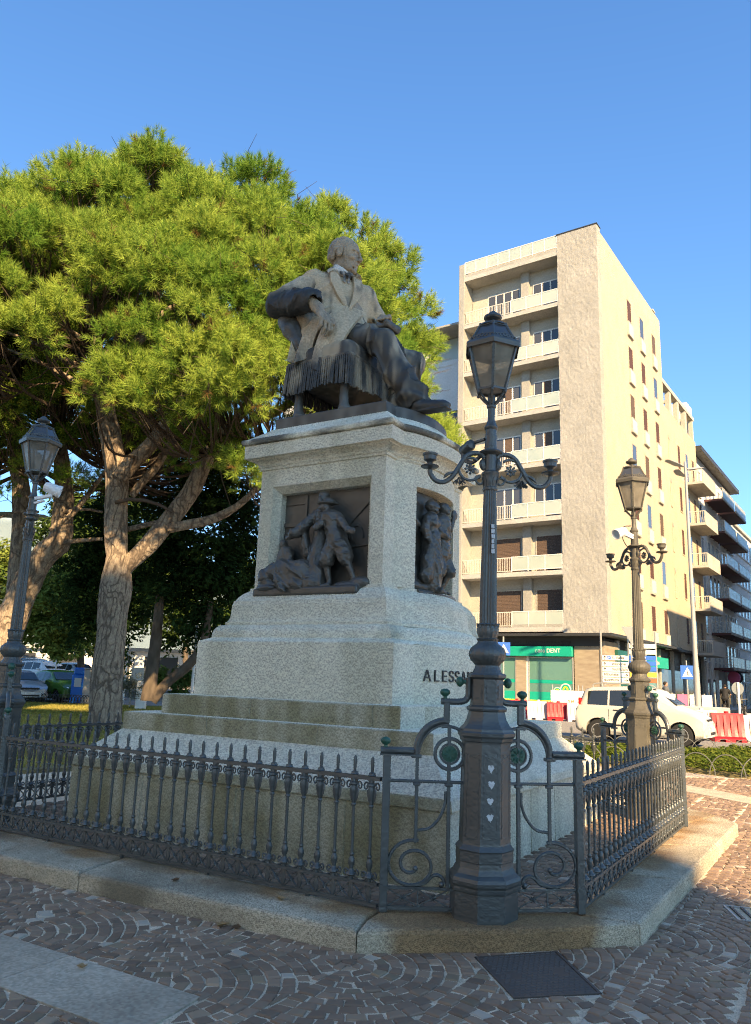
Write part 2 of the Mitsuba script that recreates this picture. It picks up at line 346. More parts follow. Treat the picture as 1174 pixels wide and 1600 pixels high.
textured('stucco_rough', stucco_col((0.245, 0.238, 0.215), (0.35, 0.338, 0.305)), 0.9)
textured('wall_tile', stucco_col((0.355, 0.30, 0.218), (0.445, 0.38, 0.283)), 0.85, bump=lambda p, n, uv: noise(p.x * 7, p.y * 7, p.z * 14), bscale=0.02, eps=1e-2)
textured('wall_cream', stucco_col((0.34, 0.322, 0.272), (0.405, 0.385, 0.332), 0.8), 0.9)
textured('concrete', stucco_col((0.30, 0.293, 0.268), (0.42, 0.408, 0.375), 1.2), 0.85)
textured('concrete_dark', stucco_col((0.24, 0.235, 0.21), (0.36, 0.35, 0.31), 2.0), 0.85)  # darker concrete for roofs, pilasters and slab edges
textured('wall_grey', stucco_col((0.50, 0.50, 0.485), (0.63, 0.63, 0.61)), 0.9, bump=lambda p, n, uv: fbm(p.x * 4, p.y * 4, p.z * 8, 3), bscale=0.08, eps=1e-2)
textured('wall_pale_grey', stucco_col((0.54, 0.54, 0.525), (0.66, 0.655, 0.64)), 0.9)
textured('travertine', lambda p, n, uv: mix((0.20, 0.155, 0.105), (0.36, 0.30, 0.22), fbm(p.x * 2.3, p.y * 2.3, p.z * 7, 4)), 0.7)
textured('shutter_brown', lambda p, n, uv: mix((0.075, 0.050, 0.037), (0.12, 0.083, 0.063), 0.5 + 0.5 * dr.sin(p.z * 70)), 0.7)
textured('shutter_rust', lambda p, n, uv: mix((0.060, 0.030, 0.024), (0.095, 0.050, 0.040), 0.5 + 0.5 * dr.sin(p.z * 70)), 0.7)
plain('pane_olive', (0.30, 0.30, 0.24), 0.3)
plain('blind_grey', (0.26, 0.28, 0.30), 0.6)
plain('oxblood', (0.085, 0.035, 0.032), 0.6)
plain('railing_cream', (0.55, 0.52, 0.45), 0.5)
plain('shop_green', (0.01, 0.30, 0.20), 0.35)
plain('shop_green_dark', (0.012, 0.085, 0.062), 0.18, spec=0.6)
plain('shop_teal_pane', (0.10, 0.20, 0.16), 0.12, spec=0.6)
plain('shop_yellow', (0.62, 0.60, 0.03), 0.4)
plain('sign_white', (0.52, 0.52, 0.50), 0.5)
plain('sign_blue', (0.015, 0.10, 0.42), 0.4)
plain('sign_yellow', (0.75, 0.42, 0.03), 0.45)
plain('sign_brown', (0.25, 0.09, 0.03), 0.5)
plain('sign_black', (0.02, 0.02, 0.02), 0.5)
plain('sign_back', (0.17, 0.18, 0.18), 0.45, metallic=0.5)
plain('plastic_red', (0.50, 0.012, 0.018), 0.4)
plain('plastic_white', (0.52, 0.505, 0.48), 0.45)
plain('net_orange', (0.75, 0.16, 0.03), 0.6)
plain('car_cream', (0.46, 0.44, 0.38), 0.22, spec=0.6, clearcoat=0.8)
plain('car_green', (0.05, 0.13, 0.012), 0.25, spec=0.6, clearcoat=0.8)
plain('car_silver', (0.45, 0.47, 0.49), 0.3, metallic=0.6, clearcoat=0.6)
plain('car_dark', (0.012, 0.014, 0.022), 0.2, spec=0.6, clearcoat=0.8)
plain('car_white', (0.62, 0.62, 0.61), 0.3, clearcoat=0.6)
plain('tyre', (0.018, 0.018, 0.018), 0.85)
plain('rim_silver', (0.42, 0.42, 0.42), 0.35, metallic=0.6)
plain('black_plastic', (0.02, 0.02, 0.021), 0.6)
scene['mat_car_glass'] = two({'type': 'principled', 'base_color': rgb(0.018, 0.022, 0.024), 'roughness': 0.05, 'specular': 0.8})
scene['mat_headlight_glass'] = two({'type': 'principled', 'base_color': rgb(0.55, 0.57, 0.58), 'roughness': 0.1, 'specular': 0.8, 'metallic': 0.4})
plain('plate_white', (0.68, 0.68, 0.66), 0.5)
plain('lamp_red', (0.45, 0.012, 0.01), 0.25)
plain('box_blue', (0.012, 0.13, 0.50), 0.45)
textured('asphalt', lambda p, n, uv: mix((0.12, 0.115, 0.105), (0.18, 0.17, 0.155), fbm(p.x * 0.9, p.y * 0.9, p.z, 4)) * (0.75 + 0.5 * noise(p.x * 40, p.y * 40)), 0.9)
def far_paving(p, n, uv):
    d1, d2, r = voronoi(p.x * 9.5, p.y * 9.5); e = smoothstep(0.03, 0.16, d2 - d1)
    return mix((0.44, 0.38, 0.31), (0.26, 0.215, 0.18), e) * (0.7 + 0.6 * r)
textured('far_paving', far_paving, 0.8)
textured('slab_granite', lambda p, n, uv: mix((0.26, 0.215, 0.155), (0.54, 0.455, 0.34), 0.6 * noise(p.x * 70, p.y * 70) + 0.4 * fbm(p.x * 12, p.y * 12, p.z, 3)) * (0.7 + 0.5 * fbm(p.x * 1.3, p.y * 1.3, p.z, 3)), 0.8, bump=lambda p, n, uv: fbm(p.x * 30, p.y * 30, p.z * 30, 3), bscale=0.008)
textured('earth', lambda p, n, uv: mix((0.09, 0.07, 0.035), (0.26, 0.22, 0.10), fbm(p.x * 2.2, p.y * 2.2, p.z, 4)), 0.95)
def bark(p, n, uv):
    wv = fbm(p.x * 1.5, p.y * 1.5, p.z * 1.2, 3)
    n1 = noise(p.x * 9 + wv * 3, p.y * 9, p.z * 2.0 + wv * 5); n2 = noise(p.x * 19, p.y * 19 + wv * 4, p.z * 4.5)
    fis = smoothstep(0.0, 0.30, dr.abs(n1 - 0.5) * 2) * (0.45 + 0.55 * smoothstep(0.0, 0.35, dr.abs(n2 - 0.5) * 2))
    return mix((0.13, 0.098, 0.072), (0.33, 0.26, 0.188), fis) * (0.72 + 0.5 * noise(p.x * 40, p.y * 40, p.z * 22))
def bark_h(p, n, uv):
    wv = fbm(p.x * 1.5, p.y * 1.5, p.z * 1.2, 3); n1 = noise(p.x * 9 + wv * 3, p.y * 9, p.z * 2.0 + wv * 5); n2 = noise(p.x * 19, p.y * 19 + wv * 4, p.z * 4.5)
    return smoothstep(0.0, 0.30, dr.abs(n1 - 0.5) * 2) + 0.5 * smoothstep(0.0, 0.35, dr.abs(n2 - 0.5) * 2)
textured('pine_bark', bark, 0.95, bump=bark_h, bscale=0.03, eps=8e-3)
plain('twig', (0.085, 0.062, 0.045), 0.9)
textured('bark_dark', lambda p, n, uv: mix((0.05, 0.04, 0.03), (0.17, 0.13, 0.095), fbm(p.x * 8, p.y * 8, p.z * 3, 4)), 0.95)
def leafmat(key, rough=0.45, trans=0.6):
    scene['mat_' + key] = {'type': 'principledthin', 'base_color': VC, 'roughness': rough, 'diff_trans': trans, 'spec_trans': 0.0, 'eta': 1.3}
leafmat('needle', 0.5, 0.7); leafmat('leaf', 0.4, 0.7); leafmat('grass_blade', 0.5, 0.7)
plain('dry_leaf', (0.30, 0.19, 0.085), 0.8)
plain('dry_leaf_dark', (0.10, 0.055, 0.025), 0.8)
textured('mountain', lambda p, n, uv: mix((0.13, 0.17, 0.17), (0.20, 0.25, 0.26), fbm(p.x * 0.01, p.y * 0.01, p.z * 0.02, 4)), 0.95)  # blue of distant haze mixed into the colour; no air is modelled
plain('skin', (0.36, 0.20, 0.14), 0.6)
plain('cloth_grey', (0.10, 0.105, 0.11), 0.8)
plain('cloth_black', (0.014, 0.014, 0.016), 0.8)
plain('cloth_blue', (0.04, 0.05, 0.09), 0.8)
plain('hair_dark', (0.02, 0.014, 0.01), 0.7)
plain('pink_paint', (0.55, 0.10, 0.20), 0.5)

# ---------------------------------------------------------------- ground, road, kerb, cobbles
def sheet(name, pts, z, m, label=None, cat_=None, kind='structure', thick=None):
    p = Polygon(pts)
    mesh = extrude(p, thick or 0.02, z - (thick or 0.02))
    k = add(name, mesh, m, smooth=False); lab(k, label, cat_, kind=kind); return k
g = 4000.0
sheet('ground', [(-g, -g), (g, -g), (g, g), (-g, g)], -0.10, 'earth', 'bare brown earth and dust under the square', 'ground', thick=0.5)
sheet('paving', [(-60, -28), (40, -28), (40, 12), (14, 24.2), (-2.0, 24.2), (-60, 10)], -0.016, 'far_paving', 'grey porphyry paving around the monument', 'pavement', thick=0.08)
# road with the roundabout kerb; rises a little towards the far side
sheet('road', [(1.5, 19.9), (60, 17.6), (300, 60), (300, 300), (44, 74), (25.5, 48.5), (-4, 46), (-4, 30.5)], 0.10, 'asphalt', 'grey asphalt road in sunlight behind the flower bed', 'road', thick=0.18)
sheet('pavement', [(7.5, 38.6), (15.4, 42.5), (60, 108), (54, 112), (9, 52), (-6, 52), (-2, 45.5)], 0.22, 'concrete', 'grey pavement along the foot of the apartment building', 'pavement', thick=0.3)
sheet('car_park', [(-60, 37), (-9.6, 37), (-3, 48), (-3, 75), (-90, 75)], 0.04, 'asphalt', 'asphalt of the car park behind the park trees', 'road', thick=0.1)

# cobbles: segmental arcs of porphyry setts, every stone its own mesh near the camera
PC = np.array([0.86, -0.51]); QC = np.array([0.51, 0.86])       # along / across the bands of arcs
ORG = np.array([-1.05, 4.47])                                   # on the edge of the granite strip
out_kerb = [(-12.0, 11.6), (-2.87, 6.566), (-1.22, 5.66), (-0.026, 5.026), (0.9, 5.14), (1.793, 5.359), (4.294, 9.359), (4.02, 10.9), (0.5, 14.6)]
KERBPOLY = Polygon(out_kerb + [(-12, 14.6)])
HOLES = Polygon([(0.695, 5.033), (1.208, 5.183), (1.30, 4.54), (0.80, 4.44)]).buffer(0.012, join_style=2)
SLAB1 = Polygon([ORG + PC * -6 + QC * 0.0, ORG + PC * 0.30 + QC * 0.0, ORG + PC * 0.42 - QC * 0.5, ORG + PC * -6 - QC * 0.5])
STRIP2 = [(4.6, 14.25), (5.15, 13.05), (5.75, 11.6), (6.0, 10.4), (6.5, 10.5), (6.3, 11.8), (5.75, 13.4), (5.2, 14.5)]
FARSTRIP = Polygon(STRIP2)
DRAIN = Polygon([(2.70, 5.98), (3.02, 5.90), (3.08, 6.28), (2.76, 6.36)])
SP, SQ, RF_ = 0.66, 1.62, 1.12            # fans of concentric arcs: rows of centres along PC, staggered across
def fan_field(p0, p1, q0, q1, keep):
    """peacock pattern: every fan is a half disc of concentric rings opening along PC; the next row of fans lies on top"""
    cen = [(i * SP, j * SQ + (SQ / 2 if i % 2 else 0)) for i in range(int(p0 / SP) - 2, int(p1 / SP) + 2) for j in range(int(q0 / SQ) - 2, int(q1 / SQ) + 2)]
    C = np.array(cen); out = []
    def owner(pt):
        d = pt - C; ok = (np.hypot(d[:, 0], d[:, 1]) < RF_) & (d[:, 0] > -.03)
        return np.flatnonzero(ok)[np.argmax(C[ok, 0] - 1e-3 * np.abs(d[ok, 1]))] if ok.any() else -1
    for ci, c in enumerate(C):
        k = 0; r = 0.0
        while r < RF_:
            w = rng.uniform(.074, .086); r1 = r + w; rm = (r + r1) / 2
            n = max(2, int(round(math.pi * rm / .098))); e = np.linspace(-math.pi / 2 - .03, math.pi / 2 + .03, n + 1) + np.r_[0, rng.normal(0, .13 / n, n - 1), 0]
            for i in range(n):
                j = .0048; cs = []
                for t, rr in ((e[i] + j / rm, r + j), (e[i + 1] - j / rm, r + j), (e[i + 1] - j / rm, r1 - j), (e[i] + j / rm, r1 - j)):
                    cs.append(ORG + PC * (c[0] + rr * math.cos(t)) + QC * (c[1] + rr * math.sin(t)))
                t = (e[i] + e[i + 1]) / 2; m_ = c + rm * np.array([math.cos(t), math.sin(t)])
                if owner(m_) != ci: continue
                cs = np.array(cs) + rng.normal(0, .0032, (4, 2))
                cs = keep(cs.mean(0), cs)
                if cs is not None: out.append(cs)
            r = r1
    return out
def vis(c, m=60):
    d = np.array([c[0], c[1], 0.0]) - EYE
    z = d @ _f
    if z < 1: return False
    ir = math.cos(ROLL) * _r0 + math.sin(ROLL) * _u0
    x, y = 587 + FOCAL * (d @ ir) / z, 800 - FOCAL * (d @ _up) / z
    return -m < x < 1174 + m and y < 1600 + m
from shapely import union_all
OBST = union_all([KERBPOLY.buffer(0.006), HOLES.buffer(.004), SLAB1.buffer(.006), FARSTRIP.buffer(.006), DRAIN.buffer(.005)])
def keep(c, cs):
    if not vis(c) or c[1] > 15.2 or c[0] < -7: return None
    P = Polygon(cs)
    if not P.is_valid or P.area < 0.002: return None
    if OBST.intersects(P):          # a sett trimmed to fit against the kerb, a cover or a slab
        P = P.difference(OBST)
        if P.geom_type != 'Polygon': P = max(P.geoms, key=lambda q: q.area) if not P.is_empty else None
        if P is None or P.area < 0.0011: return None
        return np.array(P.simplify(.003).exterior.coords[:-1])
    return cs
cells = fan_field(-8, 9, -3, 13, keep)
def stone(cs, z, rough=1.0):
    """one sett: domed top with chamfered edges, 4 + 4 + 4 vertices"""
    c = cs.mean(0); tilt = rng.normal(0, 0.012, 2); h = z + rng.normal(0, 0.0022)
    ins = c + (cs - c) * 0.86
    rn = lambda p: h + (p - c) @ tilt + rng.normal(0, 0.0012)
    lo = [[*p, -0.03] for p in cs]; mid = [[*p, rn(p) - 0.008] for p in cs]; top = [[*p, rn(p)] for p in ins]
    v = np.array(lo + mid + top + [[*c, h + 0.0025]]); f = []
    n = len(cs)
    for a in (0, n):
        for i in range(n):
            k = (i + 1) % n; f += [[a + i, a + k, a + n + k], [a + i, a + n + k, a + n + i]]
    f += [[2 * n + i, 2 * n + (i + 1) % n, 3 * n] for i in range(n)]
    return tm(v, f)
PORPH = np.array([[0.158, 0.138, 0.116], [0.140, 0.124, 0.106], [0.182, 0.160, 0.132], [0.165, 0.138, 0.112], [0.126, 0.114, 0.098], [0.205, 0.184, 0.150], [0.155, 0.146, 0.116]])
def stone_colour():
    c = PORPH[min(int(rng.exponential(1.9)), 6)] * rng.uniform(0.72, 1.15) * [1.50, 1.16, .92]
    if rng.random() < 0.03: c = np.array([0.40, 0.34, 0.26])
    return c
sheet('cobbled_pavement', [(-9, 2.4), (7.5, 2.4), (7.5, 15.3), (-9, 15.3)], -0.0035, 'joint_sand', 'grey porphyry setts laid in arcs with pale sand joints', 'pavement', thick=0.006)
def ccw(cs): return cs if Polygon(cs).exterior.is_ccw else cs[::-1]
near_ = [c for c in cells if c.mean(0)[1] < 9.5]
VIEWP = Polygon([(-2.9, 3.0), (2.9, 3.0), (4.6, 9.4), (-5.2, 9.4)])
voids = VIEWP.difference(union_all([Polygon(c).buffer(.0045, join_style=2) for c in near_] + [OBST.buffer(.001)])).buffer(-.004, join_style=2)
AN_ = math.atan2(PC[1], PC[0])
for gm in getattr(voids, 'geoms', [voids]):
    if gm.area < .0012: continue
    loc = affinity.rotate(gm, -AN_, origin=(0, 0), use_radians=True); x0, y0, x1, y1 = loc.bounds
    for i in range(int((x1 - x0) / .085) + 1):
        for j in range(int((y1 - y0) / .10) + 1):
            o = .04 * (i % 2); q = loc.intersection(Polygon([(x0 + i * .085 + .003, y0 + j * .10 + .003 - o), (x0 + i * .085 + .082, y0 + j * .10 + .003 - o), (x0 + i * .085 + .082, y0 + j * .10 + .097 - o), (x0 + i * .085 + .003, y0 + j * .10 + .097 - o)]))
            for h_ in getattr(q, 'geoms', [q]):
                if h_.geom_type == 'Polygon' and h_.area > .0009:
                    h_ = affinity.rotate(h_, AN_, origin=(0, 0), use_radians=True).simplify(.004)
                    if h_.convex_hull.area < 1.35 * h_.area and vis(np.array(h_.centroid.coords[0])): cells.append(np.array(h_.exterior.coords[:-1]))
cells = [ccw(c) for c in cells]
order = np.argsort([np.hypot(*c.mean(0)) for c in cells])
rest = []
for r_, i in enumerate(order):
    m = stone(cells[i], 0.004); col = stone_colour()
    if r_ < 298: add('cobble', m, 'cobble_stone', 'cobbled_pavement', smooth=False, color=np.tile(col, (len(m.vertices), 1)))
    else: rest.append((m, np.tile(col, (len(m.vertices), 1))))
k = add('cobble_field', cat([m for m, c in rest]), 'cobble_stone', 'cobbled_pavement', smooth=False, color=np.vstack([c for m, c in rest])); lab(k, kind='stuff')

# setts of the yard inside the fence (in straight-ish rows at kerb level)
yard, yc = [], []
INY = Polygon([tuple(W(*p)[:2]) for p in ((-0.30, 0.62), (0.40, -0.42), (4.4, -0.42), (5.2, 0.5), (5.2, 4.7), (4.4, 5.7), (0.4, 5.7), (-0.30, 4.7))])
BASEP = Polygon([tuple(M(*p)[:2]) for p in ((-.02, -.02), (4.07, -.02), (4.07, 4.24), (-.02, 4.24))])
for i in range(-8, 62):
    for j in range(-12, 66):
        a, b = i * 0.1, j * 0.1 + 0.05 * (i % 2)
        c = W(a, b)[:2]
        if not INY.contains(Point(*c)) or BASEP.contains(Point(*c)) or not (a < 0.6 or b < 0.6 or b > 4.9): continue
        cs = np.array([W(a + s, b + t)[:2] for s, t in ((-.045, -.045), (.045, -.045), (.045, .045), (-.045, .045))]) + rng.normal(0, .004, (4, 2))
        m = stone(cs, 0.0); m.vertices[:, 2] += KERB - 0.02
        yard.append(m); yc.append(np.tile(stone_colour() * 0.95, (len(m.vertices), 1)))
YARDP = [(p[0], p[1]) for p in INY.exterior.coords[:-1]]
sheet('yard', YARDP, KERB - 0.032, 'joint_sand', 'sett paved yard inside the railing at the foot of the monument', 'pavement', thick=0.09)
k = add('sett_field', cat(yard), 'cobble_stone', 'yard', smooth=False, color=np.vstack(yc)); lab(k, kind='stuff')

# granite kerb: separate long blocks with a rounded arris and open joints
def kerb_block(poly, name, label):
    p = Polygon(poly).buffer(-0.004, join_style=2)
    rings = []
    for d, z in ((0, -0.05), (0, KERB - 0.028), (0.006, KERB - 0.010), (0.022, KERB)):
        q = p.buffer(-d, join_style=2)
        rings.append(np.array([[x, y, z] for x, y in q.exterior.coords[:-1]]))
    n = min(map(len, rings))
    if len({len(r) for r in rings}) > 1: m = extrude(p, KERB + .05, -.05)
    else: m = loft([np.roll(r, -int(np.argmin(np.linalg.norm(r[:, :2] - rings[0][0, :2], axis=1))), axis=0) for r in rings])
    if m.volume < 0: m.invert()
    m = trimesh.remesh.subdivide_to_size(m.vertices, m.faces, 0.16); m = tm(*m)
    m.vertices = m.vertices + np.stack([0 * m.vertices[:, 0], 0 * m.vertices[:, 0], 0.005 * (meshkit.fbm(m.vertices * 2.5) - .5)], 1)
    k = add('kerb_block', m, 'kerb_granite', 'kerb', smooth=25)
lab('kerb', 'granite kerb platform carrying the railing, brown stained round the lamp foot', 'kerb', kind='structure')
IN = {k: W(*v)[:2] for k, v in dict(l0=(-0.30, 5.8), l1=(-0.29, 3.3), l2=(-0.28, 0.60), r0=(0.42, -0.42), r1=(1.75, -0.42), r2=(3.2, -0.42), r3=(4.45, -0.42), r4=(5.2, 0.6)).items()}
OK_ = [np.array(p) for p in out_kerb]
kerb_block([OK_[0], (-7.2, 8.95), tuple(W(-0.30, 8.0)[:2]), tuple(W(-0.3, 10)[:2])], '', '')
kerb_block([(-7.2, 8.95), (-4.1, 7.22), tuple(W(-0.30, 4.9)[:2]), tuple(W(-0.30, 8.0)[:2])], '', '')
kerb_block([(-4.1, 7.22), OK_[1], (-2.1, 6.14), tuple(W(-0.28, 3.0)[:2]), tuple(W(-0.30, 4.9)[:2])], '', '')
kerb_block([(-2.1, 6.14), OK_[2], OK_[3], (0.03, 5.26), IN['l2'], tuple(W(-0.28, 3.0)[:2])], '', '')
kerb_block([OK_[3], OK_[4], OK_[5], (1.50, 5.47), IN['r0'], IN['l2'], (0.03, 5.26)], '', '')
mid1 = OK_[5] + (OK_[6] - OK_[5]) * 0.30; mid2 = OK_[5] + (OK_[6] - OK_[5]) * 0.66
kerb_block([OK_[5], mid1, IN['r1'], IN['r0'], (1.50, 5.47)], '', '')
kerb_block([mid1, mid2, IN['r2'], IN['r1']], '', '')
kerb_block([mid2, OK_[6], (4.28, 9.9), IN['r3'], IN['r2']], '', '')
kerb_block([(4.28, 9.9), (4.02, 10.9), (3.3, 12.0), IN['r4'], IN['r3']], '', '')
kerb_block([(3.3, 12.0), (0.5, 14.6), tuple(W(5.2, 5.0)[:2]), IN['r4']], '', '')
# granite slabs in the paving: strip at the lower left, curved strip on the right
for i in range(6):
    a0, a1 = -6 + i * 1.06, -6 + (i + 1) * 1.06
    pl = Polygon([ORG + PC * a0, ORG + PC * min(a1, 0.3), ORG + PC * min(a1, .42) - QC * .5, ORG + PC * a0 - QC * .5]).buffer(-0.004, join_style=2)
    m = extrude(pl, 0.03, -0.024); m.vertices[:, 2] += 0
    add('granite_slab', m, 'slab_granite', 'granite_strip', smooth=False)
lab('granite_strip', 'pale granite slab strip crossing the setts at the lower left corner', 'paving', kind='structure')
for i in range(3):
    q = [STRIP2[i], STRIP2[i + 1], STRIP2[6 - i], STRIP2[7 - i]]
    add('granite_slab', extrude(Polygon(q).buffer(-.004, join_style=2), 0.03, -0.022), 'slab_granite', 'curved_path', smooth=False)
lab('curved_path', 'pale curved slab strip in the sunlit setts beyond the kerb', 'path', kind='structure')

# manhole cover with raised bars
c4 = np.array([[0.695, 5.033], [1.208, 5.183], [1.29, 4.555], [0.815, 4.455]])
t = thing('manhole_cover', 'square dark cast iron manhole cover in front of the kerb', 'manhole cover')
add('plate', extrude(Polygon(c4).buffer(-0.012, join_style=2), 0.02, -0.018), 'cast_iron_dark', t, smooth=False)
add('frame', extrude(Polygon(c4).buffer(0.008, join_style=2).difference(Polygon(c4).buffer(-0.009, join_style=2)), 0.025, -0.02), 'cast_iron_dark', t, smooth=False)
lug = []
for i in range(15):
    for j in range(17):
        u, v = (i + 0.5 + (j % 2) * .5) / 15.5, (j + 0.5) / 17
        if not (.04 < u < .96): continue
        if (abs(u - .24) < .07 or abs(u - .8) < .07) and abs(v - .5) < .07: continue
        c = (c4[0] * (1 - u) + c4[1] * u) * (1 - v) + (c4[3] * (1 - u) + c4[2] * u) * v
        d = 0.55 if (i + j) % 2 else 0.55
        lug.append(mv(hull([(-.016, -.006, 0), (.016, -.006, 0), (.016, .006, 0), (-.016, .006, 0), (-.011, -.003, .0045), (.011, -.003, .0045), (.011, .003, .0045), (-.011, .003, .0045)]), c[0], c[1], 0.002, rz=0.28))
add('raised_tread', cat(lug), 'cast_iron_dark', t, smooth=False)
t = thing('drain_grate', 'small dark drain grate let into the setts at the right edge', 'drain')
dg = DRAIN.exterior.coords[:-1]
add('frame', extrude(DRAIN.difference(DRAIN.buffer(-0.015, join_style=2)), 0.03, -0.022), 'grey_metal', t, smooth=False)
add('sump', extrude(DRAIN.buffer(-0.015, join_style=2), 0.003, -0.007), 'dark_metal', t, smooth=False)
for i in range(4):
    u = (i + 0.7) / 4.4
    p = np.array(dg[0]) * (1 - u) + np.array(dg[1]) * u; q = np.array(dg[3]) * (1 - u) + np.array(dg[2]) * u
    add('slat', bar([*p, 0.0], [*q, 0.0], 0.02, 0.012), 'dark_metal', t, smooth=False)
# dry plane leaves
def dry_leaf(x, y, z, s, rz, m, label):
    pts = []
    for i in range(10):
        a = i / 10 * 2 * math.pi; r = s * (1.0 if i % 2 == 0 else 0.62) * rng.uniform(.8, 1.1)
        pts.append((r * math.cos(a), r * 0.8 * math.sin(a), 0.012 + 0.35 * s * abs(math.sin(a * 1.5 + rz)) * rng.uniform(.4, 1)))
    top = np.array(pts + [(0, 0, 0.006)]); v = np.vstack([top, top - [0, 0, 0.0015]])
    f = [[i, (i + 1) % 10, 10] for i in range(10)] + [[11 + (i + 1) % 10, 11 + i, 21] for i in range(10)]
    f += [[i, 11 + i, 11 + (i + 1) % 10] for i in range(10)] + [[i, 11 + (i + 1) % 10, (i + 1) % 10] for i in range(10)]
    k = add('dry_leaf', mv(tm(v, f), x, y, z, rz=rz), m, smooth=False); lab(k, label, 'leaf', 'dry leaves on the ground')
dry_leaf(-0.905, 5.44, .004, .055, .4, 'dry_leaf', 'pale brown dry leaf on the setts against the left kerb')
dry_leaf(-0.80, 5.39, .004, .045, 1.4, 'dry_leaf_dark', 'dark curled dry leaf beside the pale leaf against the kerb')
dry_leaf(-0.544, 5.60, KERB, .045, 2.2, 'dry_leaf', 'brown dry leaf lying on the granite kerb under the left railing')
dry_leaf(-1.515, 4.638, .004, .036, 3.0, 'dry_leaf', 'small orange brown leaf alone on the setts at lower left')
dry_leaf(-1.35, 5.98, KERB, .04, 0.9, 'dry_leaf_dark', 'dark dry leaf on the kerb farther left along the railing')

# ---------------------------------------------------------------- monument
CA, CB = 2.02, 2.11
t_mon = thing('monument', 'stepped grey granite monument pedestal with bowed inscribed front inside the railing', 'monument')
def plan(sA, sB, strip=0.3, sag=0.0, n=14):
    ha, hb = CA - sA, CB - sB
    pts = [(CA - ha, CB - hb)]
    c = ha - strip
    x = np.linspace(-c, c, 2 * n + 1)
    bow = [(CA + xx, CB - hb - sag * (1 - (xx / c) ** 2) ** 0.8) for xx in x]
    pts += bow + [(CA + ha, CB - hb), (CA + ha, CB + hb)]
    pts += [(2 * CA - a, 2 * CB - b) for a, b in bow] + [(CA - ha, CB + hb)]
    return np.array(pts)
def stack(levels, **kw):
    rings = [np.column_stack([plan(l[1], l[2], l[3], l[4]), np.full(62, l[0])]) for l in levels]
    return moved(loft(rings), MF)
# plinth: facing stones with open joints round a core
core = moved(box(.012, 4.04 - .012, .012, 4.22 - .012, 0.0, .655), MF); add('core', core, 'granite_stained', t_mon, smooth=False)
def facing(a0, a1, b0, b1, z0=0.02, z1=0.655):
    add('plinth_stone', moved(bbox(a0, a1, b0, b1, z0, z1, 0.006), MF), 'granite_stained', t_mon, smooth=False)
LB = [0.0, 0.92, 2.05, 3.2, 4.22]
for i in range(4):
    facing(0, .2, LB[i] + (.003 if i else 0), LB[i + 1] - (.003 if i < 3 else 0))
    facing(3.84, 4.04, LB[i] + (.003 if i else 0), LB[i + 1] - (.003 if i < 3 else 0))
FA = [0.203, 0.36, 1.15, 1.75, 2.45, 3.15, 3.837]
for i in range(6):
    facing(FA[i] + .003, FA[i + 1] - .003, 0, .2); facing(FA[i] + .003, FA[i + 1] - .003, 4.02, 4.22)
R_ = lambda z, sA, sB: (z, sA, sB, .3, 0.0)
add('plinth_ledge', stack([R_(.655, -.012, -.012), R_(.662, -.022, -.022), R_(.675, -.022, -.022), R_(.735, -.006, -.006), R_(.745, .004, .004)]), 'granite_stained', t_mon, smooth=20)
add('sloped_course', stack([R_(.745, .002, .002), R_(.752, .006, .006), R_(1.02, .333, .318)]), 'granite', t_mon, smooth=20)
def joint(m, *bs):      # open joints sawn into the long left side
    if m.volume < 0: m.invert()
    return cut(m, *[moved(box(a0, a1, b - .003, b + .003, z0, z1), MF) for a0, a1, b, z0, z1 in bs])
add('step', joint(stack([R_(1.02, .326, .312), R_(1.18, .326, .312), R_(1.19, .336, .322)]), (.2, .345, 1.45, 1.0, 1.25), (.2, .345, 2.75, 1.0, 1.25)), 'granite_stained', t_mon, smooth=20)
def S_(z, sA, sB, st, sg): return (z, sA, sB, st, sg)
add('step', joint(stack([S_(1.19, .475, .70, .46, .20), S_(1.372, .475, .70, .46, .20), S_(1.384, .487, .712, .46, .20)]), (.3, .495, .98, 1.1, 1.5), (.3, .495, 2.35, 1.1, 1.5)), 'granite_stained', t_mon, smooth=20)
# the big block and its mouldings
add('block', stack([S_(1.384, .70, .915, .42, .22), S_(1.93, .70, .915, .42, .22), S_(1.942, .708, .925, .42, .22)]), 'granite', t_mon, smooth=20)
ogee = [(1.942, .712, .929), (1.978, .80, 1.005), (1.982, .803, 1.008), (2.0, .803, 1.008), (2.03, .806, 1.012), (2.06, .815, 1.021), (2.085, .83, 1.036), (2.105, .852, 1.058), (2.115, .88, 1.085), (2.118, .905, 1.105)]
add('torus_moulding', stack([S_(z, a, b, .38, .215) for z, a, b in ogee]), 'granite', t_mon, smooth=35)
cov = [(2.118, .90, 1.10), (2.15, .90, 1.10), (2.153, .912, 1.112), (2.20, .935, 1.135), (2.34, .94, 1.145), (2.345, .945, 1.15), (2.38, .95, 1.155), (2.385, .965, 1.17), (2.42, .985, 1.18), (2.46, 1.025, 1.21), (2.49, 1.065, 1.245), (2.50, 1.08, 1.26), (2.528, 1.085, 1.265), (2.532, 1.095, 1.28)]
add('cove_moulding', stack([S_(z, a, b, .30, .205) for z, a, b in cov]), 'granite', t_mon, smooth=25)
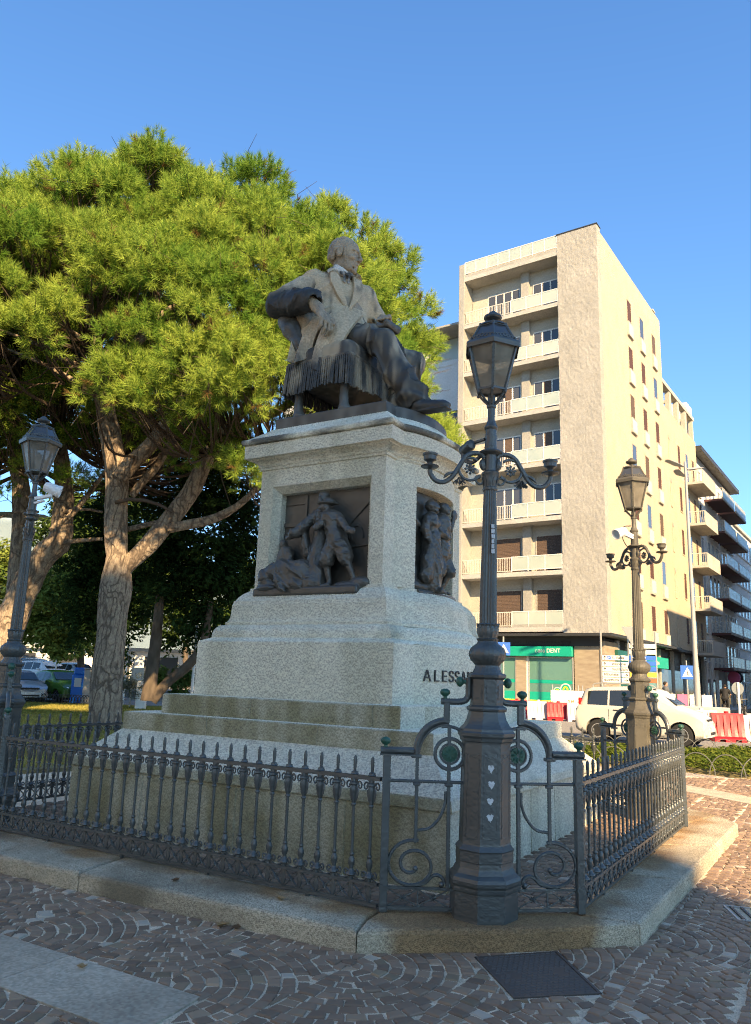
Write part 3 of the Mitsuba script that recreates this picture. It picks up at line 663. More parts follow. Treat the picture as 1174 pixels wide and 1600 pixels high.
# die with two relief niches
die = stack([S_(2.53, 1.11, 1.296, .20, .20), S_(3.885, 1.11, 1.296, .20, .20)])
niche = moved(loft([[(1.0, 1.44, 2.2), (1.0, 2.775, 2.2), (1.0, 2.775, 3.69), (1.0, 1.44, 3.69)], [(1.11, 1.46, 2.2), (1.11, 2.755, 2.2), (1.11, 2.755, 3.67), (1.11, 1.46, 3.67)], [(1.20, 1.53, 2.2), (1.20, 2.69, 2.2), (1.20, 2.69, 3.60), (1.20, 1.53, 3.60)], [(1.36, 1.53, 2.2), (1.36, 2.69, 2.2), (1.36, 2.69, 3.60), (1.36, 1.53, 3.60)]]), MF)
if niche.volume < 0: niche.invert()
niche2 = moved(loft([[(1.50, .6, 2.2), (2.54, .6, 2.2), (2.54, .6, 3.69), (1.50, .6, 3.69)], [(1.56, 1.20, 2.2), (2.48, 1.20, 2.2), (2.48, 1.20, 3.62), (1.56, 1.20, 3.62)], [(1.56, 1.36, 2.2), (2.48, 1.36, 2.2), (2.48, 1.36, 3.62), (1.56, 1.36, 3.62)]]), MF)
if niche2.volume < 0: niche2.invert()
if die.volume < 0: die.invert()
add('die', cut(die, niche, niche2), 'granite', t_mon, smooth=15)
cor = [(3.868, 1.105, 1.29), (3.873, 1.095, 1.28), (3.90, 1.09, 1.275), (3.905, 1.08, 1.265), (3.93, 1.075, 1.26), (3.95, 1.062, 1.248), (3.968, 1.035, 1.222), (3.975, 1.01, 1.20), (3.985, 1.005, 1.195), (3.99, .965, 1.16)]
add('cornice_moulding', stack([S_(z, a, b, .24, .205) for z, a, b in cor]), 'granite', t_mon, smooth=30)
add('cornice', stack([S_(z, a, b, .26, .205) for z, a, b in [(3.99, .96, 1.152), (4.135, .955, 1.147), (4.142, .965, 1.157)]]), 'granite', t_mon, smooth=30)
lip = [(4.142, .945, 1.14), (4.15, .93, 1.128), (4.17, .922, 1.12), (4.19, .92, 1.118), (4.205, .93, 1.128)]
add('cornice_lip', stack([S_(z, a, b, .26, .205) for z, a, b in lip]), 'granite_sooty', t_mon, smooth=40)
add('weathering_course', stack([S_(z, a, b, .22, .20) for z, a, b in [(4.205, .94, 1.138), (4.22, .97, 1.165), (4.35, 1.15, 1.32), (4.372, 1.165, 1.335)]]), 'granite', t_mon, smooth=25)
# inscription: separate raised letters following the bow of the block
def block_front(a):
    c = CA - .70 - .42
    return .915 - .22 * (1 - min(((a - CA) / c) ** 2, 1)) ** 0.8
x = 1.17
for ch, w in zip('ALESSANDRO', (.135, .108, .108, .102, .102, .135, .135, .13, .12, .13)):
    m = meshkit.text_mesh(ch, 0.108, 0.014); lo, hi = m.bounds
    m.apply_translation([-(lo[0] + hi[0]) / 2, 0, 0])
    a = x + w / 2; b = block_front(a); db = (block_front(a + .02) - block_front(a - .02)) / .04
    u = (AX + BX * db); u /= np.linalg.norm(u); nrm = np.cross(u, [0, 0, 1.0])
    F = np.eye(4); F[:3, 0] = u; F[:3, 1] = (0, 0, 1); F[:3, 2] = nrm; F[:3, 3] = M(a, b, 1.60)
    add('letter', moved(m, F), 'letter_bronze', t_mon, smooth=False)
    x += w * 0.965

# ---------------------------------------------------------------- reliefs (bronze, attached to the die)
def facefr(a, b, z, u, n):   # local x along u, y outward n, z up
    m = np.eye(4); m[:3, 0] = u; m[:3, 1] = n; m[:3, 2] = (0, 0, 1); m[:3, 3] = M(a, b, z); return m
def fn(s, f): return lambda q: meshkit.noise(q * np.asarray(f), s)
def drape(q, seed, sx, sz, amp, sh=0.0):
    n = meshkit.fbm(np.stack([(q[:, 0] + sh * q[:, 2]) * sx, q[:, 1] * sx * .6, q[:, 2] * sz], -1), 2, seed)
    return -amp * np.exp(-np.abs(n - .5) / .10)
# left face: x runs along -BX (to the right in the picture), y outward
RL = facefr(1.11, 2.11, 2.53, -BX, -AX)
back = [box(-.59, .60, -.22, -.19, -.02, 1.09)]
bk = cat([box(-.59, .60, -.22, -.175, 0, 1.09), box(-.57, -.29, -.18, -.150, .70, .74), box(-.57, -.29, -.18, -.155, .60, .615), box(-.30, -.27, -.18, -.155, .40, 1.05), box(-.57, -.27, -.18, -.16, .95, .97),
          tube([(.38 + .085 * math.cos(q), -.165, .52 + .14 * math.sin(q)) for q in np.linspace(0, math.pi, 12)], .013), tube([(.28 + .05 * math.cos(q), -.165, .50 + .09 * math.sin(q)) for q in np.linspace(0, math.pi, 10)], .010),
          rod((.1, -.165, .50), (.58, -.165, .95), .010), rod((.2, -.165, .42), (.58, -.165, .45), .012)])
add('relief_ground', moved(bk, RL), 'bronze_relief', t_mon, smooth=30)
ledge = sdf_mesh([rbox_((.0 - .07, -.02, -.06), (.665, .15, .045), .02), ('k', .02), ell_((.45, -.02, .0), (.22, .12, .05)), ell_((-.1, -.02, -.01), (.35, .12, .045)), ell_((-.55, 0, .02), (.18, .13, .06)), ell_((.55, -.02, .03), (.12, .1, .06))], .014, .04, disp=lambda q: .012 * (meshkit.fbm(q * 14, 3) - .5))
add('relief_base', moved(ledge, RL), 'bronze_relief', t_mon, smooth=True)
priest = [('k', .006), cap_((.018, .008, .965), (.016, .022, .94), .012, .014), ell_((.02, .01, .915), (.03, .03, .03)), ('k', .014), ell_((.02, -.05, .955), (.055, .06, .07)), cap_((.02, -.06, .90), (.02, -.07, .84), .045), ell_((.02, -.06, 1.0), (.062, .065, .035)),
          ('k', .02), cap_((.02, -.08, .80), (.0, -.08, .58), .095, .085), cap_((0, -.08, .58), (-.015, -.06, .12), .085, .13), cap_((-.015, -.05, .12), (-.02, -.03, .03), .13, .15),
          cap_((-.075, -.07, .80), (-.17, .0, .66), .05, .045), cap_((-.17, .0, .66), (-.265, .05, .575), .045, .05), ('k', .008), cap_((-.265, .05, .575), (-.31, .07, .545), .02, .016), cap_((-.31, .07, .55), (-.345, .08, .52), .009, .006), cap_((-.31, .07, .545), (-.35, .075, .54), .009, .006), cap_((-.305, .07, .55), (-.325, .085, .575), .009, .006),
          ('k', .014), cap_((-.19, -.02, .62), (-.15, -.04, .36), .03, .035)]
m = sdf_mesh(priest, .009, .012, disp=lambda q: np.where(q[:, 2] < .80, drape(q, 5, 15, 1.6, .022), 0) + .008 * (meshkit.noise(q * 55, 2) - .5))
add('relief_priest', moved(m, RL), 'bronze_relief', t_mon, smooth=True)
youth = [('k', .006), cap_((.075, .075, .845), (.062, .085, .82), .012, .013), ('k', .014), ell_((.105, .03, .835), (.052, .058, .065)), ('k', .008), ell_((.11, .02, .88), (.10, .095, .022)), ell_((.12, .01, .905), (.058, .055, .045)), cap_((.17, .0, .90), (.215, -.05, .88), .03, .012),
         ('k', .018), cap_((.12, .01, .79), (.145, -.0, .76), .04, .05), cap_((.16, .0, .74), (.235, -.01, .52), .085, .09), cap_((.235, -.01, .52), (.255, -.02, .44), .10, .105),
         cap_((.22, -.01, .755), (.335, .03, .645), .045, .036), cap_((.335, .03, .645), (.43, .06, .565), .036, .03), ('k', .012), cap_((.43, .06, .565), (.475, .07, .55), .02, .018), cap_((.475, .07, .55), (.515, .075, .565), .009, .007), cap_((.475, .07, .55), (.51, .08, .545), .009, .007), cap_((.47, .07, .55), (.50, .08, .525), .009, .007),
         ('k', .014), cap_((.12, .03, .76), (.09, .07, .66), .04, .034), cap_((.09, .07, .66), (.04, .10, .60), .034, .026),
         cap_((.215, .0, .45), (.155, .03, .27), .075, .078), cap_((.155, .03, .27), (.15, .03, .22), .07, .045), cap_((.15, .03, .23), (.185, .01, .03), .04, .026), cap_((.185, .03, .005), (.11, .06, -.01), .026, .022),
         cap_((.285, -.01, .45), (.37, .0, .29), .075, .075), cap_((.37, .0, .29), (.39, .0, .24), .068, .044), cap_((.39, .0, .25), (.47, -.02, .06), .04, .026), cap_((.47, .0, .04), (.50, .05, .03), .028, .022)]
m = sdf_mesh(youth, .009, .012, disp=lambda q: np.where((q[:, 2] < .78) & (q[:, 2] > .20), drape(q, 2, 12, 7, .017, .6), 0) + .008 * (meshkit.noise(q * 55, 2) - .5))
add('relief_youth', moved(m, RL), 'bronze_relief', t_mon, smooth=True)
sick = [ell_((-.485, -.05, .485), (.045, .05, .058)), ('k', .014), cap_((-.485, -.06, .44), (-.47, -.07, .40), .03), cap_((-.47, -.08, .40), (-.42, -.07, .22), .075, .07), cap_((-.52, -.06, .39), (-.53, -.02, .26), .035, .03), cap_((-.53, -.02, .26), (-.45, .03, .21), .03, .024), cap_((-.41, -.06, .38), (-.36, -.02, .25), .034, .028), cap_((-.36, -.02, .25), (-.29, .03, .22), .028, .022),
        ell_((-.50, .06, .16), (.13, .09, .10)), ell_((-.60, .09, .10), (.085, .075, .075)), ('k', .02), ell_((-.62, .10, .15), (.05, .055, .05)), ('k', .018), cap_((-.50, .07, .20), (-.40, .07, .16), .07, .08), cap_((-.46, .12, .17), (-.38, .15, .06), .035, .03), cap_((-.38, .15, .06), (-.30, .16, -.03), .028, .02), cap_((-.30, .16, -.03), (-.265, .165, -.06), .014, .01),
        cap_((-.40, .05, .18), (-.15, .02, .15), .11, .12), cap_((-.15, .02, .15), (-.03, .0, .05), .12, .10), ell_((-.28, .06, .08), (.2, .08, .10)), cap_((-.35, .08, .02), (-.12, .08, .02), .07, .06), ell_((-.58, .06, .04), (.12, .09, .05)), ell_((-.57, .07, -.01), (.14, .10, .045))]
m = sdf_mesh(sick, .010, .012, disp=lambda q: np.where(q[:, 0] > -.42, drape(q, 8, 13, 6, .024, .9), 0) + .010 * (meshkit.fbm(q * 30, 2, 1) - .5))
add('relief_lying_man', moved(m, RL), 'bronze_relief', t_mon, smooth=True)
# bowed front: x along AX, y outward (-BX)
RF = facefr(2.02, 1.296, 2.53, AX, -BX)
def bowy(x): return .20 * np.maximum(1 - (x / .71) ** 2, 0) ** .8
xs = np.linspace(-.47, .47, 15)
ring = lambda z: np.array([[q, bowy(q) - .135, z] for q in xs] + [[q, bowy(q) - .16, z] for q in xs[::-1]])
m = loft([ring(z) for z in np.linspace(-.02, 1.10, 12)])
add('relief_ground', moved(m if m.volume > 0 else tm(m.vertices, m.faces[:, ::-1]), RF), 'bronze_relief', t_mon, smooth=30)
ring = lambda z, o: np.array([[q, bowy(q) + o, z] for q in xs * .96] + [[q, bowy(q) - .1, z] for q in xs[::-1] * .96])
m = loft([ring(-.10, .045), ring(-.02, .045), ring(.0, .03)])
add('relief_base', moved(m if m.volume > 0 else tm(m.vertices, m.faces[:, ::-1]), RF), 'bronze_relief', t_mon, smooth=30)
y0 = .11
woman = [('k', .006), cap_((-.132, y0 + .115, .945), (-.13, y0 + .125, .92), .010, .013), ell_((-.137, y0 + .10, .885), (.026, .024, .02)), ('k', .014), ell_((-.14, y0 + .06, .93), (.052, .058, .066)), ell_((-.15, y0 + .03, .945), (.068, .062, .066)), ('k', .014), cap_((-.14, y0 + .03, .87), (-.14, y0 + .02, .83), .035), cap_((-.14, y0 + .03, .80), (-.14, y0 + .03, .62), .085, .065), ell_((-.17, y0 + .09, .75), (.045, .04, .045)), ell_((-.11, y0 + .09, .75), (.045, .04, .045)),
         cap_((-.23, y0 + .03, .80), (-.29, y0 + .03, .66), .04, .036), cap_((-.29, y0 + .03, .66), (-.23, y0 + .10, .50), .036, .024), ('k', .02), cap_((-.23, y0 + .10, .50), (-.255, y0 + .11, .44), .022, .012), ('k', .018), cap_((-.14, y0 + .04, .60), (-.14, y0 + .04, .30), .085, .115), cap_((-.14, y0 + .04, .30), (-.14, y0 + .03, .07), .115, .115), cap_((-.24, y0 + .08, .44), (-.28, y0 + .06, .16), .05, .075), cap_((-.05, y0 + .03, .80), (-.02, y0 + .05, .66), .036, .03), ('k', .008), cap_((-.17, y0 + .10, .02), (-.17, y0 + .18, .01), .026, .02), cap_((-.09, y0 + .09, .02), (-.08, y0 + .17, .01), .026, .02)]
m = sdf_mesh(woman, .010, .012, disp=lambda q: np.where(q[:, 2] < .78, drape(q, 4, 14, 4, .022, .5), 0) + .010 * (meshkit.noise(q * 55, 2) - .5))
add('relief_woman', moved(m, RF), 'bronze_relief', t_mon, smooth=True)
man = [('k', .006), cap_((.13, y0 + .125, .97), (.132, y0 + .135, .945), .010, .013), ell_((.125, y0 + .11, .915), (.028, .024, .022)), ('k', .014), ell_((.12, y0 + .07, .96), (.052, .058, .066)), ell_((.12, y0 + .05, .985), (.066, .062, .055)), ('k', .014), cap_((.12, y0 + .04, .90), (.12, y0 + .03, .86), .036), cap_((.12, y0 + .03, .82), (.12, y0 + .03, .60), .10, .085), cap_((.12, y0 + .03, .58), (.12, y0 + .03, .46), .09, .105), cap_((.03, y0 + .03, .82), (-.0, y0 + .07, .66), .042, .036), cap_((.0, y0 + .07, .66), (.11, y0 + .13, .63), .036, .028), cap_((.21, y0 + .03, .82), (.25, y0 + .05, .68), .042, .036), cap_((.25, y0 + .05, .68), (.28, y0 + .10, .86), .034, .026), ('k', .008), cap_((.28, y0 + .10, .87), (.30, y0 + .12, .93), .024, .014), ell_((.31, y0 + .10, .93), (.055, .03, .06)),
       ('k', .014), cap_((.07, y0 + .03, .45), (.06, y0 + .05, .25), .065, .068), cap_((.06, y0 + .05, .24), (.06, y0 + .03, .03), .042, .028), cap_((.17, y0 + .03, .45), (.21, y0 + .09, .26), .065, .068), cap_((.21, y0 + .09, .25), (.17, y0 + .0, .04), .042, .028), cap_((.06, y0 + .04, .015), (.06, y0 + .12, .01), .028, .02), cap_((.17, y0 + .02, .02), (.20, y0 + .10, .015), .028, .02)]
m = sdf_mesh(man, .010, .012, disp=lambda q: np.where((q[:, 2] < .84) & (q[:, 2] > .2), drape(q, 6, 13, 8, .018, .4), 0) + .010 * (meshkit.noise(q * 55, 3) - .5))
add('relief_man', moved(m, RF), 'bronze_relief', t_mon, smooth=True)
ang = [ell_((-.30, .02, .98), (.05, .045, .055)), ('k', .014), cap_((-.30, .0, .93), (-.33, .0, .72), .05, .075), cap_((-.33, .02, .90), (-.40, .05, .80), .03), cap_((-.40, .05, .80), (-.30, .09, .70), .028, .02), cap_((-.33, .0, .72), (-.36, -.02, .35), .08, .05), ell_((-.38, -.01, .90), (.05, .03, .16)), cap_((-.34, .06, .05), (-.22, .12, .04), .08, .06), cap_((-.36, .05, .10), (-.34, .04, .25), .06, .04)]
m = sdf_mesh(ang, .010, .012, disp=lambda q: .018 * (meshkit.fbm(q * 19, 3, 7) - .5))
add('relief_harpist', moved(m, RF), 'bronze_relief', t_mon, smooth=True)

# ---------------------------------------------------------------- railing: posts, balusters, lattice
BAY = 0.1424
def circ(cx, cz, r, a0=0, a1=360, n=16, y=0.0):
    return [(cx + r * math.cos(q), y, cz + r * math.sin(q)) for q in np.radians(np.linspace(a0, a1, n))]
# one baluster (x along the rail, y through it, z up from the kerb)
bl = [(.004, 1.085), (.010, 1.075), (.0135, 1.055), (.0115, 1.015), (.010, .985), (.024, .978), (.024, .970), (.030, .962), (.018, .955), (.018, .915), (.034, .908), (.036, .897), (.022, .888), (.026, .87), (.027, .85), (.020, .82), (.0155, .79), (.0125, .775), (.0185, .768), (.0185, .760), (.0115, .752), (.0105, .46), (.0165, .452), (.0165, .444), (.012, .436), (.022, .415), (.023, .39), (.013, .362), (.020, .345), (.034, .332), (.036, .322), (.016, .312), (.016, .292)]
BAL = [lathe(bl[::-1], 8)]
for s in (-1, 1):
    BAL.append(tube(spline([(s * .018, 0, .905), (s * .045, 0, .915), (s * .060, 0, .895), (s * .050, 0, .872), (s * .034, 0, .880), (s * .040, 0, .894)], 3), .0062, 5))
    BAL.append(tube(spline([(s * .016, 0, .335), (s * .040, 0, .352), (s * .056, 0, .338), (s * .050, 0, .318), (s * .036, 0, .322), (s * .040, 0, .334)], 3), .0062, 5))
    BAL.append(tube(spline([(s * .016, 0, .312), (s * .034, 0, .303), (s * .052, 0, .296)], 3), .007, 5))
    BAL.append(mv(hull([(s * .016, .009, .885), (s * .016, -.009, .885), (s * .034, .006, .865), (s * .034, -.006, .865), (s * .026, .005, .80), (s * .026, -.005, .80), (s * .014, 0, .775), (s * .036, 0, .835)])))
BAL = piece(cat(BAL), 'iron_paint', 40)
ARCH = piece(cat([tube(circ(0, .905, .052, 0, 180, 9), .0062, 5)]), 'iron_paint', 40)
star = [ (.026 if i % 2 == 0 else .010) for i in range(12)]
sp = np.array([(r * math.cos(i / 12 * 2 * math.pi), .005, r * math.sin(i / 12 * 2 * math.pi)) for i, r in enumerate(star)])
STARM = cat([tm(np.vstack([sp, sp * [1, -1, 1], [[0, .016, 0], [0, -.016, 0]]]), [[(i + 1) % 12, i, 24] for i in range(12)] + [[12 + i, 12 + (i + 1) % 12, 25] for i in range(12)])])
CX, CZ0, CZ1 = BAY / 2, .168, .272
cross = [bar((-CX + .012, 0, CZ0), (CX - .012, 0, CZ1), .009, .011, (0, 1, 0)), bar((-CX + .012, .001, CZ1), (CX - .012, .001, CZ0), .009, .011, (0, 1, 0)), mv(STARM, 0, 0, .22)]
CROSS = piece(cat(cross), 'iron_paint', 30)
leafs = [hull([(-.004, .007, CZ0), (.004, .007, CZ0), (-.018, .006, .20), (.018, .006, .20), (-.020, .004, .235), (.020, .004, .235), (-.008, .006, CZ1), (.008, .006, CZ1), (-.004, -.006, CZ0), (.004, -.006, CZ0), (-.008, -.006, CZ1), (.008, -.006, CZ1), (0, .013, .22), (0, -.013, .22), (-.018, -.005, .20), (.018, -.005, .20)])]
LEAFST = piece(cat(leafs), 'iron_paint', 25)
def panel(a0, b0, a1, b1, label, mat='iron_paint'):
    p, q = W(a0, b0, 0), W(a1, b1, 0); L = np.linalg.norm(q - p); u = (q - p) / L
    F = frame(p, u, np.cross([0, 0, 1.0], u))
    t = thing('fence_panel', label, 'fence', 'railing panels around the monument')
    add('top_rail', bar((0, 0, .9455), (L, 0, .9455), .034, .026), mat, t, M4=F)
    add('middle_rail', bar((0, 0, .285), (L, 0, .285), .034, .02), mat, t, M4=F)
    add('bottom_rail', bar((0, 0, .160), (L, 0, .160), .030, .020), mat, t, M4=F)
    n = int(round(L / BAY)); st = L / n
    for i in range(n):
        G = F.copy(); G[:3, 3] = p + u * (i + .5) * st
        add('baluster', BAL, None, t, M4=G)
        add('flat_leaf', LEAFST, None, t, M4=G)
        if i < n - 1:
            G = F.copy(); G[:3, 3] = p + u * (i + 1) * st
            add('arch', ARCH, None, t, M4=G); add('star_cross', CROSS, None, t, M4=G)
    for i in range(4):
        x = L * (i + .6) / 4.4
        add('foot', mv(cat([box(-.012, .012, -.012, .012, .115, .152)]), x, 0, 0), mat, t, M4=F)
panel(-.34, .60, -.34, 4.66, 'long iron railing panel in front of the stained left side of the plinth')
panel(.475, -.51, 4.44, -.51, 'iron railing panel running back on the right along the kerb, far end sunlit')
panel(.45, 5.79, 4.45, 5.79, 'iron railing panel at the rear left with the lawn behind it')
panel(5.30, .62, 5.30, 4.66, 'iron railing panel at the far side behind the monument')

# corner gates: post, rail, quarter arc, rosette, scroll on each side of a lamp
def corner(La, Lb, Pa, Pb, who):
    """half panels between the lamp at L and a post at P (enclosure coordinates)"""
    lamp, post = W(La, Lb, 0), W(Pa, Pb, 0); u = lamp - post; L = np.linalg.norm(u); u /= L
    F = frame(post, u, np.cross([0, 0, 1.0], u)); k = L / .664
    t = thing('corner_railing', f'iron scroll railing with green knobs and rosette {who}', 'fence', 'scroll railings beside the lamp posts')
    X = lambda x: x * k
    add('post', bbox(-.026, .026, -.026, .026, KERB + .001, 1.115, .004), 'iron_paint', t, M4=F)
    add('post_band', cat([box(-.031, .031, -.031, .031, .268, .292), box(-.031, .031, -.031, .031, .935, .956)]), 'iron_paint', t, M4=F)
    h = 1.137
    rail = spline([(X(-.045), 0, h), (X(.08), 0, h), (X(.185), 0, h)], 4)
    add('top_rail', cat([tube(rail, .024, 10), box(X(-.05), X(.2), -.03, .03, h - .032, h - .022)]), 'iron_paint', t, M4=F)
    arc = [(X(.20) + X(.205) * (1 - math.cos(q)), 0, h + .205 * math.sin(q)) for q in np.linspace(-.1, math.pi / 2, 14)]
    add('arc_rail', cat([tube(arc, .023, 10), tube([(x + .018, 0, z - .024) for x, _, z in arc], .009, 6), bbox(X(.165), X(.235), -.026, .026, h - .045, h - .022, .004)]), 'iron_paint', t, M4=F)
    add('riser', bbox(X(.405) - .02, X(.405) + .02, -.02, .02, h + .19, 1.462, .003), 'iron_paint', t, M4=F)
    elb = spline([(X(.365), 0, 1.47), (X(.47), 0, 1.47), (X(.525), 0, 1.478), (X(.552), 0, 1.51), (X(.556), 0, 1.57), (X(.556), 0, 1.635)], 5)
    add('upper_rail', tube(elb, .022, 10), 'iron_paint', t, M4=F)
    add('inner_arc', tube([(X(.41) + X(.20) * math.sin(q), 0, 1.10 + .205 * math.cos(q)) for q in np.linspace(-.2, 1.1, 12)], .011, 6), 'iron_paint', t, M4=F)
    add('ring', cat([tube(circ(X(.430), 1.125, .100, 0, 360, 28), .0125, 6, cap=False), tube(circ(X(.430), 1.125, .064, 0, 360, 20), .008, 6, cap=False)]), 'iron_paint', t, M4=F)
    ros = [moved(lathe([(.0, -.012), (.052, -.012), (.055, 0), (.052, .012), (.02, .014), (.0, .014)], 20), trimesh.transformations.euler_matrix(math.pi / 2, 0, 0))]
    for i in range(8):
        a = i / 8 * 2 * math.pi
        ros.append(tube([(.012 * math.cos(a), -.013, .012 * math.sin(a)), (.032 * math.cos(a + .18), -.018, .032 * math.sin(a + .18)), (.046 * math.cos(a), -.012, .046 * math.sin(a))], [.004, .007, .004], 5))
        ros.append(tube([(.012 * math.cos(a), .013, .012 * math.sin(a)), (.032 * math.cos(a + .18), .018, .032 * math.sin(a + .18)), (.046 * math.cos(a), .012, .046 * math.sin(a))], [.004, .007, .004], 5))
    add('rosette', mv(cat(ros), X(.430), 0, 1.125), 'green_paint', t, M4=F)
    add('middle_rail', tube([(0, 0, .943), (X(.56), 0, .943)], .0105, 6), 'iron_paint', t, M4=F)
    add('vertical_bar', cat([bbox(X(.207) - .011, X(.207) + .011, -.011, .011, .56, 1.10, .002), bbox(X(.207) - .024, X(.207) + .024, -.02, .02, .915, .935, .004)]), 'iron_paint', t, M4=F)
    add('vertical_bar', cat([bbox(X(.425) - .012, X(.425) + .012, -.012, .012, .285, 1.31, .002), bbox(X(.425) - .026, X(.425) + .026, -.02, .02, .915, .935, .004)]), 'iron_paint', t, M4=F)
    add('sweep', tube(spline([(X(.405), 0, .885), (X(.400), 0, .80), (X(.365), 0, .715), (X(.30), 0, .65), (X(.215), 0, .632)], 5), [.010] * 21, 6), 'iron_paint', t, M4=F)
    q = np.linspace(0, 1, 56); ang = math.radians(78) + q * math.radians(590); rad = .150 * (1 - q) ** .72 + .030
    spi = [(X(.190) + X(1) * r * math.cos(a) * (1.0), 0, .418 + r * .86 * math.sin(a)) for r, a in zip(rad, ang)]
    add('scroll', cat([tube(spi, .0115, 6), tube(spline([(X(.205), 0, .60), (X(.203), 0, .57), (X(.21), 0, .556)], 3), .011, 6), mv(trimesh.creation.icosphere(1, .018), *spi[-1])]), 'iron_paint', t, M4=F)
    add('tail', cat([tube(spline([(X(.22), 0, .296), (X(.28), 0, .315), (X(.32), 0, .352), (X(.355), 0, .362), (X(.39), 0, .345), (X(.405), 0, .31)], 4), [.012] * 21, 6), mv(trimesh.creation.icosphere(1, .02), X(.385), 0, .305)]), 'iron_paint', t, M4=F)
    add('lower_rail', bar((0, 0, .279), (X(.53), 0, .279), .026, .016), 'iron_paint', t, M4=F)
    add('bottom_rail', bar((0, 0, .158), (X(.50), 0, .158), .030, .022), 'iron_paint', t, M4=F)
    for i in range(2):
        cx = X(.026) + (X(.43) - X(.026)) * (i + .5) / 2; w = (X(.43) - X(.026)) / 2 - .006
        add('star_cross', cat([bar((cx - w / 2, 0, .17), (cx + w / 2, 0, .27), .008, .009, (0, 1, 0)), bar((cx - w / 2, .001, .27), (cx + w / 2, .001, .17), .008, .009, (0, 1, 0)), mv(STARM, cx, 0, .22, 0)]), 'iron_paint', t, M4=F)
    add('divider', box(X(.228) - .005, X(.228) + .005, -.005, .005, .165, .272), 'iron_paint', t, M4=F)
    kn = [(.012, -.005), (.014, .004), (.012, .012), (.020, .018), (.033, .030), (.036, .043), (.030, .055), (.016, .064), (.003, .066)]
    add('knob', mv(lathe(kn, 14), X(-.012), 0, 1.158), 'green_paint', t, M4=F, smooth=60)
    add('knob', mv(lathe(kn, 14), X(.392), 0, 1.49), 'green_paint', t, M4=F, smooth=60)
    add('knob', mv(lathe(kn, 14), X(.535), 0, 1.605, ry=-math.pi / 2), 'green_paint', t, M4=F, smooth=60)
corner(.0, .0, -.337, .560, 'left of the near lamp post')
corner(.0, .0, .433, -.512, 'right of the near lamp post')
corner(4.9, 0, 4.49, -.51, 'before the right lamp post')
corner(4.9, 0, 5.28, .56, 'behind the right lamp post')
corner(0, 5.25, -.34, 4.71, 'in front of the left lamp post')
corner(0, 5.25, .40, 5.77, 'behind the left lamp post')

